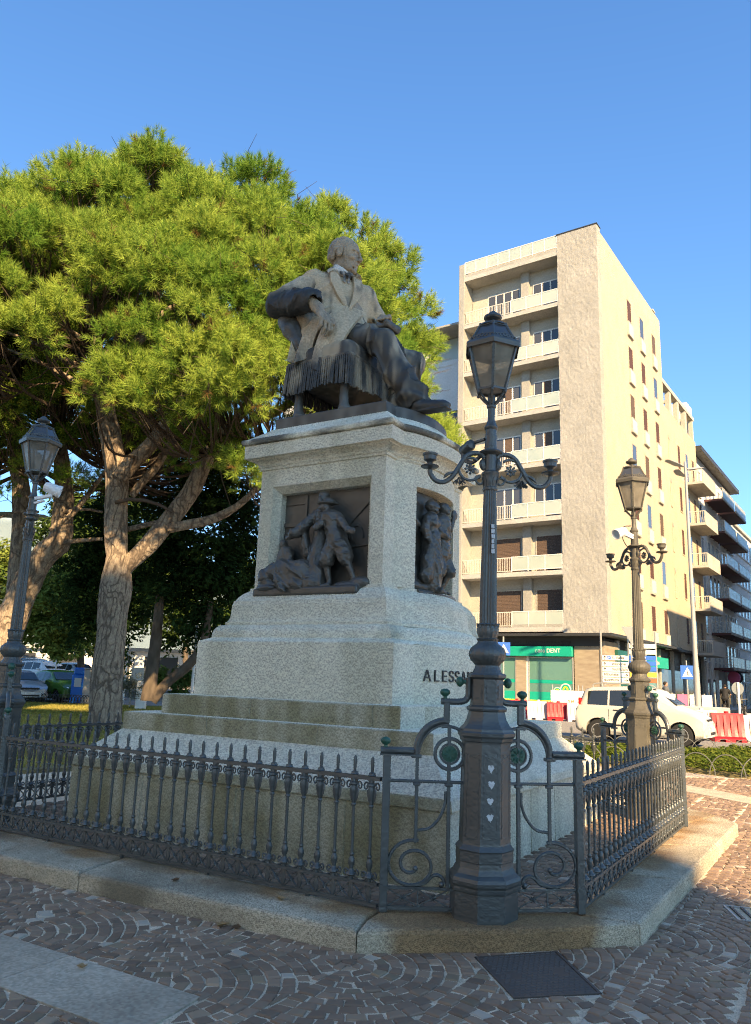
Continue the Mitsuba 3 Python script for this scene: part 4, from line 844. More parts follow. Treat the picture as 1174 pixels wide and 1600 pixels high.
# ---------------------------------------------------------------- candelabra lamp posts
def octo(rw, z): return [(r, zz) for r, zz in zip(rw, z)]
def lamp_post(La, Lb, ux, uy, label, s=1.0, mat='iron_paint', lean=(0, 0)):
    """ux, uy: direction of the arms (world xy)"""
    u = np.array([ux, uy, 0]) / math.hypot(ux, uy); F = frame(W(La, Lb, 0), u, np.cross([0, 0, 1.0], u)); F[:3, :3] *= s; F[:3, 3] += np.array([0, 0, KERB * (1 - s)])
    Sh = np.eye(4); Sh[0, 2], Sh[1, 2] = lean; Sh[:3, 3] = -KERB * np.array([lean[0], lean[1], 0]); F = Sh @ F
    t = thing('lamp_post', label, 'street lamp', 'candelabra lamp posts at the railing corners')
    o = 1 / math.cos(math.pi / 8)
    base = [(.222, .10), (.222, .295), (.228, .30), (.232, .312), (.232, .33), (.240, .345), (.242, .365), (.232, .385), (.205, .405), (.198, .42), (.192, .43), (.188, .44), (.186, .47), (.190, .475), (.190, .535), (.196, .545), (.188, .555), (.172, .575), (.170, .585)]
    add('base', lathe([(r * o * .93, z) for r, z in base], 8, math.pi / 8), mat, t, M4=F, smooth=20)
    shaft = [(.166, .585), (.160, 1.20), (.164, 1.215), (.172, 1.222), (.176, 1.24), (.188, 1.255), (.190, 1.275), (.180, 1.285), (.176, 1.30), (.150, 1.325), (.132, 1.36), (.122, 1.40), (.120, 1.412), (.131, 1.418), (.135, 1.43), (.131, 1.442), (.118, 1.448), (.109, 1.455), (.108, 1.625), (.118, 1.632), (.126, 1.64), (.128, 1.655), (.118, 1.668)]
    add('pedestal', lathe([(r * o * .96, z) for r, z in shaft], 8, math.pi / 8), mat, t, M4=F, smooth=20)
    pan = []
    for i in range(8):
        R = trimesh.transformations.rotation_matrix(i * math.pi / 4, (0, 0, 1))
        x = .1585; fr = [(-.046, .62), (-.046, 1.145), (-.03, 1.13), (-.012, 1.118), (.012, 1.118), (.03, 1.13), (.046, 1.145), (.046, .62), (-.046, .62)]
        add('panel_moulding', moved(tube([(x - (z - .62) * .0098, y, z) for y, z in fr], .0045, 4), R), mat, t, M4=F, smooth=20)
        fr = [(-.026, 1.475), (-.026, 1.605), (.026, 1.605), (.026, 1.475), (-.026, 1.475)]
        add('upper_panel', moved(cat([tube([(.1045, y, z) for y, z in fr], .004, 4), box(.10, .108, -.0265, .0265, 1.49, 1.59)]), R), mat, t, M4=F, smooth=20)
    bul = [(.105, 1.668), (.098, 1.685), (.088, 1.70), (.084, 1.72), (.096, 1.735), (.118, 1.755), (.130, 1.785), (.130, 1.81), (.118, 1.838), (.092, 1.86), (.076, 1.87), (.070, 1.885), (.078, 1.90), (.072, 1.905)]
    add('gadrooned_bulb', lathe(bul, 72, flute=24, depth=.05), mat, t, M4=F, smooth=40)
    cup = [(.064, 1.905), (.066, 1.92), (.075, 1.94), (.077, 1.97), (.072, 1.99), (.080, 2.0), (.074, 2.008)]
    tips = [hull([(.066, -.010, 1.985), (.066, .010, 1.985), (.078, 0, 2.012), (.084, 0, 2.005), (.070, 0, 1.96), (.062, 0, 2.0)]) for _ in range(1)]
    tips = [moved(tips[0], trimesh.transformations.rotation_matrix(i * math.pi / 6, (0, 0, 1))) for i in range(12)]
    add('leaf_cup', cat([lathe(cup, 72, flute=12, depth=.06)] + tips), mat, t, M4=F, smooth=40)
    add('fluted_shaft', lathe([(.060, 2.008), (.0595, 2.20), (.0475, 2.955), (.049, 2.965)], 96, flute=16, depth=.13), mat, t, M4=F, smooth=50)
    capi = [(.050, 2.965), (.055, 2.972), (.055, 2.985), (.049, 2.992), (.053, 3.03), (.058, 3.06), (.057, 3.075), (.064, 3.085), (.066, 3.10), (.058, 3.108), (.046, 3.115)]
    pet = [moved(hull([(.050, -.010, 2.995), (.050, .010, 2.995), (.060, -.012, 3.04), (.060, .012, 3.04), (.064, 0, 3.07), (.045, 0, 3.06)]), trimesh.transformations.rotation_matrix(i * math.pi / 5, (0, 0, 1))) for i in range(10)]
    add('capital', cat([lathe(capi, 24)] + pet), mat, t, M4=F, smooth=40)
    coll = [(.044, 3.115), (.043, 3.235), (.05, 3.238), (.082, 3.25), (.086, 3.258), (.080, 3.266), (.05, 3.274), (.046, 3.285), (.048, 3.30), (.044, 3.305), (.043, 3.36), (.046, 3.365), (.046, 3.385), (.041, 3.39), (.041, 3.43), (.050, 3.44), (.052, 3.452), (.046, 3.462), (.036, 3.475), (.034, 3.49), (.026, 3.51), (.0255, 3.60), (.034, 3.605), (.036, 3.62), (.028, 3.63), (.026, 3.70)]
    add('collar', lathe(coll, 20), mat, t, M4=F, smooth=35)
    for sgn in (-1, 1):
        S = np.diag([sgn, 1, 1, 1.0])
        arm = [tube(spline([(.045, 0, 3.215), (.075, 0, 3.243), (.13, 0, 3.245), (.185, 0, 3.215), (.235, 0, 3.135), (.285, 0, 3.055), (.345, 0, 3.015), (.405, 0, 3.025), (.442, 0, 3.07), (.448, 0, 3.10)], 6), [.018] * 55, 7),
               tube(circ(.150, 3.125, .085, -150, 130, 20), .011, 6), tube(spline([(.05, 0, 3.03), (.075, 0, 3.015), (.10, 0, 3.03), (.11, 0, 3.06), (.09, 0, 3.075), (.072, 0, 3.06)], 4), .009, 5),
               tube(spline([(.27, 0, 3.10), (.32, 0, 3.075), (.345, 0, 3.045)], 4), [.004, .008, .012, .013, .013, .012, .010, .006, .004], 5), tube(spline([(.046, 0, 3.12), (.060, 0, 3.17), (.052, 0, 3.21)], 4), [.012, .02, .024, .026, .026, .024, .02, .015, .01], 6)]
        for i in range(8):
            a = i / 8 * 2 * math.pi
            arm.append(hull([(.150 + .010 * math.cos(a), .006, 3.125 + .010 * math.sin(a)), (.150 + .010 * math.cos(a), -.006, 3.125 + .010 * math.sin(a)), (.150 + .034 * math.cos(a + .28), .010, 3.125 + .034 * math.sin(a + .28)), (.150 + .034 * math.cos(a - .28), -.010, 3.125 + .034 * math.sin(a - .28)), (.150 + .034 * math.cos(a - .28), .010, 3.125 + .034 * math.sin(a - .28)), (.150 + .034 * math.cos(a + .28), -.010, 3.125 + .034 * math.sin(a + .28)), (.150 + .048 * math.cos(a), 0, 3.125 + .048 * math.sin(a))]))
        arm.append(mv(trimesh.creation.icosphere(1, .017), .15, 0, 3.125))
        for i, (x, z, r) in enumerate([(.235, 3.06, .045), (.215, 3.035, .035), (.26, 3.035, .03)]):
            for a in (-1.9, -1.2, -2.6): arm.append(hull([(x, .008, z), (x, -.008, z), (x + r * math.cos(a - .3), .012, z + r * math.sin(a - .3)), (x + r * math.cos(a + .3), -.012, z + r * math.sin(a + .3)), (x + 1.25 * r * math.cos(a), 0, z + 1.25 * r * math.sin(a)), (x + r * .7 * math.cos(a), .018, z + r * .7 * math.sin(a)), (x + r * .7 * math.cos(a), -.018, z + r * .7 * math.sin(a))]))
        k = add('arm', moved(cat(arm), S) if sgn > 0 else tm(cat(arm).vertices * [-1, 1, 1], cat(arm).faces[:, ::-1]), mat, t, M4=F, smooth=40)
        cupm = [(.010, 3.085), (.016, 3.095), (.012, 3.105), (.020, 3.112), (.062, 3.120), (.068, 3.127), (.062, 3.132), (.022, 3.136), (.018, 3.15), (.026, 3.165), (.046, 3.175), (.048, 3.205), (.054, 3.21), (.056, 3.222), (.050, 3.226), (.044, 3.218), (.0, 3.216)]
        add('candle_cup', mv(lathe(cupm, 20), sgn * .448, 0, 0), mat, t, M4=F, smooth=35)
    # hexagonal lantern with an edge towards the square
    ph = LANT
    hexr = lambda r, z: np.array([(r * math.cos(ph + i * math.pi / 3), r * math.sin(ph + i * math.pi / 3), z) for i in range(6)])
    r0, r1, z0, z1 = .108, .196, 3.735, 4.065
    fr = []
    A0, A1 = hexr(r0, z0), hexr(r1, z1)
    for i in range(6):
        k_ = (i + 1) % 6
        fr += [bar(A0[i], A1[i], .018, .018), bar(A0[i], A0[k_], .016, .016), bar(A1[i], A1[k_], .018, .018)]
        m0, m1 = A0[i] * .985 + A0[k_] * .015, A1[i] * .985 + A1[k_] * .015
        c0 = spline([(A0[i] * np.array([1, 1, 0])) * 1.0 + [0, 0, z0], A0[i] * [.82, .82, 0] + [0, 0, 3.70], A0[i] * [.55, .55, 0] + [0, 0, 3.665], A0[i] * [.26, .26, 0] + [0, 0, 3.635]], 4)
        fr.append(tube(c0, .009, 5)); fr.append(mv(trimesh.creation.icosphere(1, .013), *(A0[i] * [1.03, 1.03, 0] + [0, 0, z0 - .02])))
    add('lantern_frame', cat(fr), mat, t, M4=F, smooth=30)
    for i in range(6):
        k_ = (i + 1) % 6; s_ = .99
        add('lantern_pane', quadsheet([A0[i] * [s_, s_, 1], A0[k_] * [s_, s_, 1], A1[k_] * [s_, s_, 1], A1[i] * [s_, s_, 1]]), 'lantern_glass', t, M4=F, smooth=False)
    add('lantern_floor', loft([hexr(.10, 3.738), hexr(.10, 3.744)]), mat, t, M4=F, smooth=False)
    eav = loft([hexr(.192, 4.066), hexr(.214, 4.066), hexr(.222, 4.045), hexr(.228, 4.078), hexr(.220, 4.094), hexr(.205, 4.104), hexr(.190, 4.106)])
    add('eaves', eav, mat, t, M4=F, smooth=20)
    B0, B1 = hexr(.192, 4.100), hexr(.112, 4.245); rf, fz = [], []
    for i in range(6):
        k_ = (i + 1) % 6
        Bm = (B0[i] * .5 + B1[i] * .5) * [.985, .985, 1]
        rf += [tube([B0[i], Bm, B1[i]], .009, 5), bar(B1[i], B1[k_], .014, .014), mv(trimesh.creation.icosphere(1, .009), *(B1[i] + [0, 0, .012]))]
        d = B0[k_] - B0[i]
        for j in range(7):
            c = B0[i] + d * (j + .5) / 7 + [0, 0, .012 + .016 * (1 - abs(j - 3) / 3.5)]
            fz.append(tube([c + (d / np.linalg.norm(d)) * .013 * math.cos(q) + np.array([0, 0, .013 * math.sin(q)]) for q in np.linspace(0, 2 * math.pi, 7)], .0045, 4, cap=False))
            if j == 3: fz.append(tube([c + [0, 0, .01], c + [0, 0, .035]], [.006, .002], 4))
    add('roof_frame', cat(rf), mat, t, M4=F, smooth=30); add('roof_crest', cat(fz), mat, t, M4=F, smooth=30)
    for i in range(6):
        k_ = (i + 1) % 6
        add('roof_pane', quadsheet([B0[i] * [.97, .97, 1], B0[k_] * [.97, .97, 1], B1[k_] * [.97, .97, 1], B1[i] * [.97, .97, 1]]), 'window_glass', t, M4=F, smooth=False)
    fin = [(.116, 4.247), (.108, 4.262), (.085, 4.272), (.03, 4.28), (.024, 4.292), (.026, 4.305), (.062, 4.318), (.070, 4.330), (.066, 4.345), (.045, 4.352), (.034, 4.37), (.016, 4.385), (.002, 4.392)]
    add('finial', lathe(fin, 24), mat, t, M4=F, smooth=35)
    add('lamp_socket', lathe([(.03, 3.744), (.035, 3.80), (.022, 3.83), (.03, 3.87), (.03, 3.93), (.005, 3.96)], 12), 'frame_white', t, M4=F)
    return t, F
LANT = math.radians(0)
# arms of the near lamp lie in the plane of its corner railing
cd = W(.433, -.512) - W(-.337, .56)
LANT = math.radians(-96) - math.atan2(cd[1], cd[0]) 
t1, F1 = lamp_post(0, 0, cd[0], cd[1], 'tall dark iron lamp post in the foreground with white hearts painted on its pedestal', 1.0, lean=(.0135, 0))
# hearts stuck on the pedestal facet that faces the square, and a torn strip on the shaft
hp = np.array([(16 * math.sin(q) ** 3, 13 * math.cos(q) - 5 * math.cos(2 * q) - 2 * math.cos(3 * q) - math.cos(4 * q)) for q in np.linspace(0, 2 * math.pi, 40, endpoint=False)]) / 16
best = min(range(8), key=lambda i: F1[:3, :3] @ np.array([math.cos(i * math.pi / 4), math.sin(i * math.pi / 4), 0]) @ np.array([0.06, 1, 0]))
ang = best * math.pi / 4
for i, z in enumerate((1.055, .955, .852, .752)):
    sc = .021
    m = extrude(Polygon(hp * [sc, sc * 1.35 * (1 + .06 * math.sin(i * 2.2))] + np.column_stack([.002 * np.sin(np.arange(40) * 1.3 + i), .002 * np.cos(np.arange(40) * 1.7 + i)])), .0016)
    m = upright(m)
    R = trimesh.transformations.rotation_matrix(ang + math.pi / 2, (0, 0, 1))
    m.apply_translation([0, -(.1595 - (z - .62) * .0098 - .0006), z]); m.vertices[:, 0] += .004 * math.sin(i * 1.9)
    add('heart', moved(m, F1 @ R), 'heart_paint', t1, smooth=False)
st = cat([box(-.012 + .003 * math.sin(j), .010 + .003 * math.cos(2 * j), -.0635, -.0560, 2.50 + j * .036, 2.53 + j * .036) for j in range(6)])
add('torn_sticker', moved(st, F1 @ trimesh.transformations.rotation_matrix(ang + math.pi / 2 + .22, (0, 0, 1))), 'heart_paint', t1, smooth=False)
def floodlight(P, d, parent_label, mat='white_paint', s=1.0):
    """a small can floodlight clamped to a lamp post at P, aiming along d"""
    d = np.asarray(d, float); d /= np.linalg.norm(d)
    x = np.cross([0, 0, 1.0], d); x /= np.linalg.norm(x); y = np.cross(d, x); m = np.eye(4); m[:3, 0] = x; m[:3, 1] = y; m[:3, 2] = d; m[:3, :3] *= s; m[:3, 3] = P
    t = thing('floodlight', parent_label, 'floodlight')
    add('can', moved(lathe([(.02, -.10), (.05, -.09), (.058, -.06), (.062, .05), (.068, .055), (.068, .085), (.060, .088), (.058, .07)], 20), m), mat, t, smooth=35)
    add('lens', moved(lathe([(.0, .068), (.058, .068), (.058, .072), (.0, .074)], 20), m), 'headlight_glass', t, smooth=35)
    return t, m
P1 = F1[:3, 3]
bk = np.array([-.75, .66, 0])
tf, _ = floodlight(P1 + bk * .15 + [0, 0, 3.32], (-.3, .93, -.2), 'dark floodlight clamped behind the neck of the near lamp post', 'iron_paint', .7)
add('bracket', cat([tube(spline([P1 + bk * .03 + [0, 0, 3.24], P1 + bk * .11 + [0, 0, 3.20], P1 + bk * .19 + [0, 0, 3.24], P1 + bk * .19 + [0, 0, 3.30]], 5), .016, 6), rod(P1 + [0, 0, 3.36], P1 + bk * .14 + [0, 0, 3.345], .013)]), 'iron_paint', tf)
t2, F2 = lamp_post(4.9, 0, .39, -.92, 'iron lamp post at the right corner, sunlit brown put into its paint, white floodlight at its neck', 1.035, 'iron_sunlit')
t3, F3 = lamp_post(0, 5.25, -.42, .91, 'iron lamp post at the left edge before the pine trees', .985)
P2 = F2[:3, 3]
tf, _ = floodlight(P2 + np.array([-.20, -.06, 3.53]), (-.75, -.45, -.35), 'white can floodlight at the neck of the right lamp post')
add('bracket', cat([bar(P2 + [-.16, -.05, 3.56], P2 + [-.03, -.02, 3.50], .05, .03), bar(P2 + [-.13, -.06, 3.50], P2 + [-.03, -.02, 3.47], .04, .02)]), 'white_paint', tf)
add('cable', tube(spline([P2 + [-.05, -.03, 3.63], P2 + [-.16, -.06, 3.60], P2 + [-.17, -.07, 3.45], P2 + [-.10, -.06, 3.33], P2 + [-.05, -.05, 3.28]], 5), .006, 5), 'black_plastic', tf)
P3 = F3[:3, 3]
tf, _ = floodlight(P3 + np.array([.19, .02, 3.50]), (.8, .3, -.25), 'grey floodlight at the neck of the left lamp post')
add('bracket', cat([bar(P3 + [.20, -.02, 3.42], P3 + [.03, -.02, 3.38], .05, .03), bar(P3 + [.13, -.03, 3.36], P3 + [.03, -.02, 3.33], .04, .02)]), 'white_paint', tf)

# ---------------------------------------------------------------- the houses that shade the square (behind the photographer and across the street)
SD = np.array([0.259, -0.966])                       # horizontal direction towards the sun
TANE = math.tan(SUN_EL) / 1.0
def house_block(name, x0, x1, y0, y1, h, label, mat, M4=None, win=True):
    t = thing(name, label, 'building')
    add('wall', box(x0, x1, y0, y1, -.1, h), mat, t, M4=M4, smooth=False)
    add('roof', box(x0 - .0, x1 + .0, y0 - .5, y1 + .0, h, h + .35), 'concrete_dark', t, M4=M4, smooth=False)
    return t
YS = -30.0
XE = 2.62 + (8.14 - YS) * (0.259 / 0.966)
hs = house_block('apartment_house', 0.6, XE, -46, YS, 5.2 + (22 - YS) * math.tan(SUN_EL) / 1.0, 'tall plain apartment house behind the photographer, outside the picture', 'wall_cream')
tl = thing('added_fill_house', 'unseen pale house added left of the square to bounce warm sunlight, outside the picture', 'building')  # added house, there to throw warm fill light onto the pedestal
add('wall', box(-24, -13.5, -26, 9.0, -.1, 13.5), 'white_render', tl, smooth=False); add('roof', box(-24.3, -13.1, -26.3, 9.2, 13.5, 13.9), 'concrete_dark', tl, smooth=False)
for i in range(9):
    for j in range(4): add('window', box(-13.52, -13.46, -24 + i * 3.7, -22.9 + i * 3.7, 1.2 + j * 3.2, 2.9 + j * 3.2), 'window_glass', tl, smooth=False)
for i in range(9):
    for j in range(8):
        xx, zz = 1.5 + i * 2.6, 3 + j * 3.5
        if xx + 2 < XE: add('window', box(xx, xx + 1.6, YS - .02, YS + .03, zz, zz + 1.9), 'window_glass', hs, smooth=False)

# ---------------------------------------------------------------- corner apartment building (frame: a along the street face, b along the balcony face)
TB = math.radians(34.6)
A2 = np.array([math.sin(TB), math.cos(TB), 0]); B2 = np.array([-math.cos(TB), math.sin(TB), 0])
Q0 = np.array([13.27, 44.0, 0.0])
BF = frame(Q0, A2, B2)
t_b = thing('apartment_building', 'eight storey cream apartment building with stacked balconies and a rough stucco corner slab', 'building')
def pb(name, m, mat, parent=None, smooth=False, **k): return add(name, m, mat, parent or t_b, smooth, M4=BF, **k)
FL = [29.1, 25.5, 21.97, 18.45, 14.95, 11.45, 8.1, 4.72]      # undersides of the balcony slabs, top to bottom
ZT = 30.4
pb('wall', cat([box(1.6, 16.2, .35, 9.6, 4.6, ZT + .35), box(16.2, 27.4, .36, 9.6, 4.6, 23.6)]), 'wall_tile')
def rough_slab(b, amp, seg, f=(4.5, 4.5, 8.0)):
    m = b; v, ff = trimesh.remesh.subdivide_to_size(m.vertices, m.faces, seg); m = weld(tm(v, ff))
    m.vertices = m.vertices + m.vertex_normals * (amp * (meshkit.fbm(m.vertices * np.array(f), 3, 7) - .5))[:, None]
    return m
pb('corner_slab', rough_slab(box(-.02, .62, -.22, 2.42, 4.62, ZT + .1), .075, .135, (6.5, 6.5, 11)), 'stucco_rough', smooth=50)
pb('end_slab', bbox(-.05, 1.62, 9.2, 9.62, 4.7, ZT + .05, .02), 'stucco_rough')
pb('recess_wall', box(1.25, 1.62, 2.40, 9.22, 4.6, ZT - .1), 'wall_cream')
pb('slab_return', box(.60, 1.62, 2.05, 2.43, 4.63, ZT), 'wall_cream')
pb('pier', box(.95, 1.27, 4.82, 5.38, 4.7, 29.2), 'stucco_rough')
pb('roof_cap', cat([box(-.06, .70, -.26, 2.46, ZT + .1, ZT + .17), box(1.6, 16.3, .28, .5, ZT + .35, ZT + .5)]), 'dark_metal')
# gable of thin edge: the street wall starts behind the slab
pb('street_wall', cat([box(.98, 16.2, .02, .36, 4.6, ZT + .35), box(16.2, 27.4, .03, .37, 4.6, 23.6)]), 'wall_tile')
def glass_panels(p0, p1, n, z0, z1, front, fw=.05):
    """frosted balustrade in the balcony face plane a = front, from b = p0 to p1"""
    d = (p1 - p0) / n
    for i in range(n):
        pb('balustrade_pane', box(front - .012, front + .012, p0 + i * d + fw / 2, p0 + (i + 1) * d - fw / 2, z0, z1), 'frosted_glass')
    return cat([box(front - .03, front + .03, p0 + i * d - fw / 2, p0 + i * d + fw / 2, z0 - .12, z1 + .02) for i in range(n + 1)] + [box(front - .035, front + .035, p0, p1, z1, z1 + .05), box(front - .025, front + .025, p0, p1, z0 - .05, z0)])
for i, z in enumerate(FL):
    th = .30
    pb('balcony_slab', box(.0, 1.3, 2.42, 9.2, z, z + th - .02), 'concrete')
    if i == 0:
        fr = glass_panels(2.45, 9.18, 8, z + .62, z + 1.42, .03)
        pb('balustrade_base', box(.0, .12, 2.43, 9.2, z + .28, z + .50), 'concrete_dark')
        pb('balustrade_frame', fr, 'frame_white'); continue
    if i == 7:
        pb('balustrade_base', box(.0, .10, 2.43, 5.70, z + .28, z + .45), 'concrete_dark')
    fr = glass_panels(2.45, 5.72, 3, z + .42, z + 1.20, .03)
    pb('balustrade_frame', fr, 'frame_white')
    bars = [box(.01, .05, 5.74, 9.18, z + 1.17, z + 1.22), box(.01, .05, 5.74, 9.18, z + .34, z + .38), box(.0, .06, 7.36, 7.42, z + .3, z + 1.2)]
    bars += [box(.018, .042, 5.74 + k * .118, 5.74 + k * .118 + .022, z + .36, z + 1.18) for k in range(29)]
    pb('railing', cat(bars), 'railing_cream')
# windows and doors in the recess, one row per storey
for i in range(7):
    z = FL[i + 1] + .30
    H = FL[i] - z
    if i < 5:
        # four-light window door on the left, three-light window on the right
        for (b0, b1, n, zz0) in ((5.55, 7.95, 4, .05), (2.75, 4.62, 3, .85 if i != 1 else .85)):
            f = pb('window', cat([box(1.205, 1.25, b0, b1, z + 2.28, z + 2.36), box(1.205, 1.25, b0, b1, z + zz0, z + zz0 + .08)] + [box(1.205, 1.25, b0 + (b1 - b0) * k / n - (.045 if k else 0), b0 + (b1 - b0) * k / n + (.045 if k < n else 0), z + zz0 + .08, z + 2.28) for k in range(n + 1)]), 'frame_white')
            for k in range(n):
                add('pane', box(1.222, 1.24, b0 + (b1 - b0) * k / n + .045, b0 + (b1 - b0) * (k + 1) / n - .045, z + zz0 + .08, z + 2.28), 'window_glass' if not (i in (2, 3) and k == 1) else 'shutter_brown', f, False, M4=BF)
        if i in (0, 1):
            pb('cream_panel', box(1.20, 1.26, 8.02, 9.15, z + .05, z + 2.2), 'wall_cream')
    else:
        for (b0, b1) in ((5.62, 7.9), (2.95, 4.55)):
            f = pb('window', cat([box(1.20, 1.25, b0 - .06, b1 + .06, z + 2.34, z + 2.42), box(1.20, 1.25, b0 - .06, b0, z + .02, z + 2.34), box(1.20, 1.25, b1, b1 + .06, z + .02, z + 2.34)]), 'wall_cream')
            for k in range(28): add('slat', box(1.222, 1.262, b0, b1, z + .05 + k * .082, z + .05 + k * .082 + .074), 'shutter_brown', f, False, M4=BF)
# street face: three columns of tall windows with a white balustrade, then narrower windows
for i in range(7):
    zt = 28.5 - 3.56 * i
    for j, a in enumerate((7.0, 10.15, 13.45)):
        open_ = (i * 3 + j) % 4
        w = pb('window', cat([box(a - .04, a + .99, -.012, .019, zt, zt + .05), box(a - .05, a, -.012, .019, zt - 2.6, zt), box(a + .95, a + 1.0, -.012, .019, zt - 2.6, zt)]), 'wall_tile')
        add('pane', box(a, a + .95, .002, .017, zt - 2.6, zt), ('shutter_rust', 'window_glass', 'shutter_brown', 'shutter_rust')[open_], w, False, M4=BF)
        bx = pb('window_guard', cat([box(a - .10, a + 1.06, -.13, .018, zt - 2.75, zt - 2.67), box(a - .09, a - .06, -.12, .018, zt - 2.67, zt - 1.70), box(a + 1.02, a + 1.05, -.12, .018, zt - 2.67, zt - 1.70), box(a - .09, a + 1.05, -.125, -.09, zt - 1.74, zt - 1.70)]), 'wall_cream')
        add('pane', box(a - .06, a + 1.02, -.116, -.105, zt - 2.64, zt - 1.76), 'railing_cream' if i > 3 else 'frosted_glass', bx, False, M4=BF)
for i in range(6):
    zt = 21.4 - 3.56 * i
    for j, (a, w_, h_) in enumerate(((17.2, .42, 2.2), (20.2, .75, 2.0), (23.0, .8, 2.4), (25.3, .8, 2.4))):
        if zt - h_ < 4.8: h_ = zt - 4.9
        if h_ < 1: continue
        m = ('wall_tile', 'shutter_rust', 'window_glass', 'shutter_brown')[j]
        w = pb('window', cat([box(a - .05, a + w_ + .05, -.02, .028, zt - h_ - .10, zt - h_ - .02), box(a - .03, a, -.01, .028, zt - h_, zt), box(a + w_, a + w_ + .03, -.01, .028, zt - h_, zt)]), 'wall_tile')
        add('pane', box(a, a + w_, .005, .025, zt - h_, zt), m, w, False, M4=BF)
        if j == 0: add('reveal', box(a, a + w_, -.03, .027, zt - .30, zt), 'concrete_dark', w, False, M4=BF)
# balconies at the far end of the street face
for i in range(5):
    z = 18.45 - 3.52 * i
    pb('street_balcony', cat([box(22.3, 27.3, -1.45, .028, z, z + .2), box(22.3, 27.3, -1.45, -1.36, z + .2, z + 1.2), box(27.2, 27.3, -1.45, .0, z + .2, z + 1.2)]), 'concrete')
    pb('balcony_rail', cat([box(22.3, 22.34, -1.4, .0, z + 1.15, z + 1.2)] + [box(22.3, 22.33, -1.4 + k * .15, -1.38 + k * .15, z + .2, z + 1.17) for k in range(10)]), 'railing_cream')
# attic loggia on the lower part: open concrete frame
for a in (16.35, 18.6, 18.95, 21.3, 21.65, 24.0, 24.35, 26.9):
    pb('attic_post', box(a, a + .3, .1, .45, 23.6, 25.6), 'wall_cream')
pb('attic_beam', cat([box(16.2, 27.4, .05, .5, 25.6, 25.95), box(16.2, 27.4, 3.0, 3.4, 25.6, 25.95), box(21.4, 21.7, .5, 3, 25.65, 25.9), box(26.9, 27.2, .5, 3, 25.65, 25.9), box(18.7, 19.0, .5, 3, 25.65, 25.9)]), 'wall_cream')
pb('attic_room', box(16.2, 27.4, 3.4, 9.0, 23.6, 25.9), 'wall_cream')
pb('stair_tower', box(27.4, 29.4, .6, 3.2, 22.0, 27.6), 'wall_grey')
pb('chimney', cat([box(15.6, 16.1, .4, .9, 30.7, 31.5), box(15.5, 16.2, .3, 1.0, 31.5, 31.62)]), 'wall_cream')
for a in (.35, ):
    for i, z in enumerate(FL):
        pb('side_balcony', cat([box(.62, 1.0, -.08, .30, z, z + .12)]), 'concrete')
        pb('side_pane', box(.63, .97, -.10, -.07, z + .14, z + 1.45), 'frosted_glass')
# ground floor: canopy, stone piers, dental practice windows and sign
pb('canopy', cat([box(-.55, 16.0, -.55, 9.8, 4.44, 4.60), box(16.0, 27.4, -.3, 9.8, 4.40, 4.58)]), 'dark_metal')
pb('fascia', box(.30, 1.0, .30, 9.6, 3.9, 4.44), 'dark_metal')
pb('ground_floor_wall', cat([box(.6, 27.3, .42, .8, .2, 4.40), box(.62, 1.0, .8, 9.6, .2, 3.9)]), 'dark_metal')
pb('stone_wall', cat([box(.36, .62, .25, 1.95, .15, 4.2)]), 'travertine')
pb('stone_wall', box(.30, 2.9, .16, .42, .15, 4.2), 'travertine')
pb('stone_pier', box(.32, .62, 4.95, 5.62, .15, 3.3), 'travertine')
pb('door_pier', box(.40, .62, 4.80, 4.95, .15, 3.3), 'frame_white')
pb('stone_pier', box(.32, .62, 7.6, 9.6, .15, 4.2), 'travertine')
sg = pb('shop_sign', bbox(.02, .30, 1.98, 7.4, 3.28, 3.86, .02), 'shop_green')
def wall_text(s, b_right_to_left_start, z, h, a, mat, parent, bold=False, depth=.012):
    """text on a face whose outward normal is -A2: reads along -B2"""
    m = meshkit.text_mesh(s, h, depth, bold)
    F = np.eye(4); F[:3, 0] = -B2; F[:3, 1] = (0, 0, 1); F[:3, 2] = -A2; F[:3, 3] = Q0 + a * A2 + b_right_to_left_start * B2 + np.array([0, 0, z])
    return add('lettering', moved(m, F), mat, parent, smooth=False)
wall_text('care', 4.25, 3.50, .23, .02, 'sign_white', sg)
wall_text('DENT', 3.52, 3.50, .23, .02, 'sign_white', sg, bold=True)
def shopwin(b0, b1, name):
    w = pb(name, cat([box(.36, .44, b0, b0 + .06, .2, 3.25), box(.36, .44, b1 - .06, b1, .2, 3.25), box(.36, .44, b0, b1, 3.19, 3.25), box(.36, .44, b0, b1, .2, .5)]), 'grey_metal')
    add('pane', box(.40, .43, b0 + .06, b1 - .06, .5, 3.19), 'shop_teal_pane', w, False, M4=BF)
    add('green_band', box(.385, .40, b0 + .06, b1 - .06, .74, 1.22), 'shop_green', w, False, M4=BF)
    add('green_band', box(.385, .40, b0 + .06, b1 - .06, 1.72, 1.92), 'shop_green', w, False, M4=BF)
    add('yellow_band', box(.385, .40, b0 + .06, b1 - .06, .52, .74), 'shop_yellow', w, False, M4=BF)
    return w
w1 = shopwin(2.02, 4.80, 'shop_window'); w2 = shopwin(5.62, 7.6, 'shop_window')
for (b, z, r) in ((2.52, 1.42, .34), (3.02, 1.32, .22)):
    for k, (rr, m) in enumerate(((r, 'sign_white'), (r * .78, 'shop_green'), (r * .5, 'shop_yellow'), (r * .22, 'shop_green'))):
        d = lathe([(rr, 0), (rr, .004), (.0, .004)], 24); F = np.eye(4); F[:3, 0] = B2; F[:3, 1] = (0, 0, 1); F[:3, 2] = np.cross(B2, (0, 0, 1)); 
        F[:3, 3] = Q0 + (.384 - .005 * k) * A2 + b * B2 + np.array([0, 0, z])
        if F[:3, 2] @ A2 > 0: F[:3, 0] *= -1; F[:3, 2] *= -1
        add('disc_print', moved(d, F), m, w1, smooth=False)
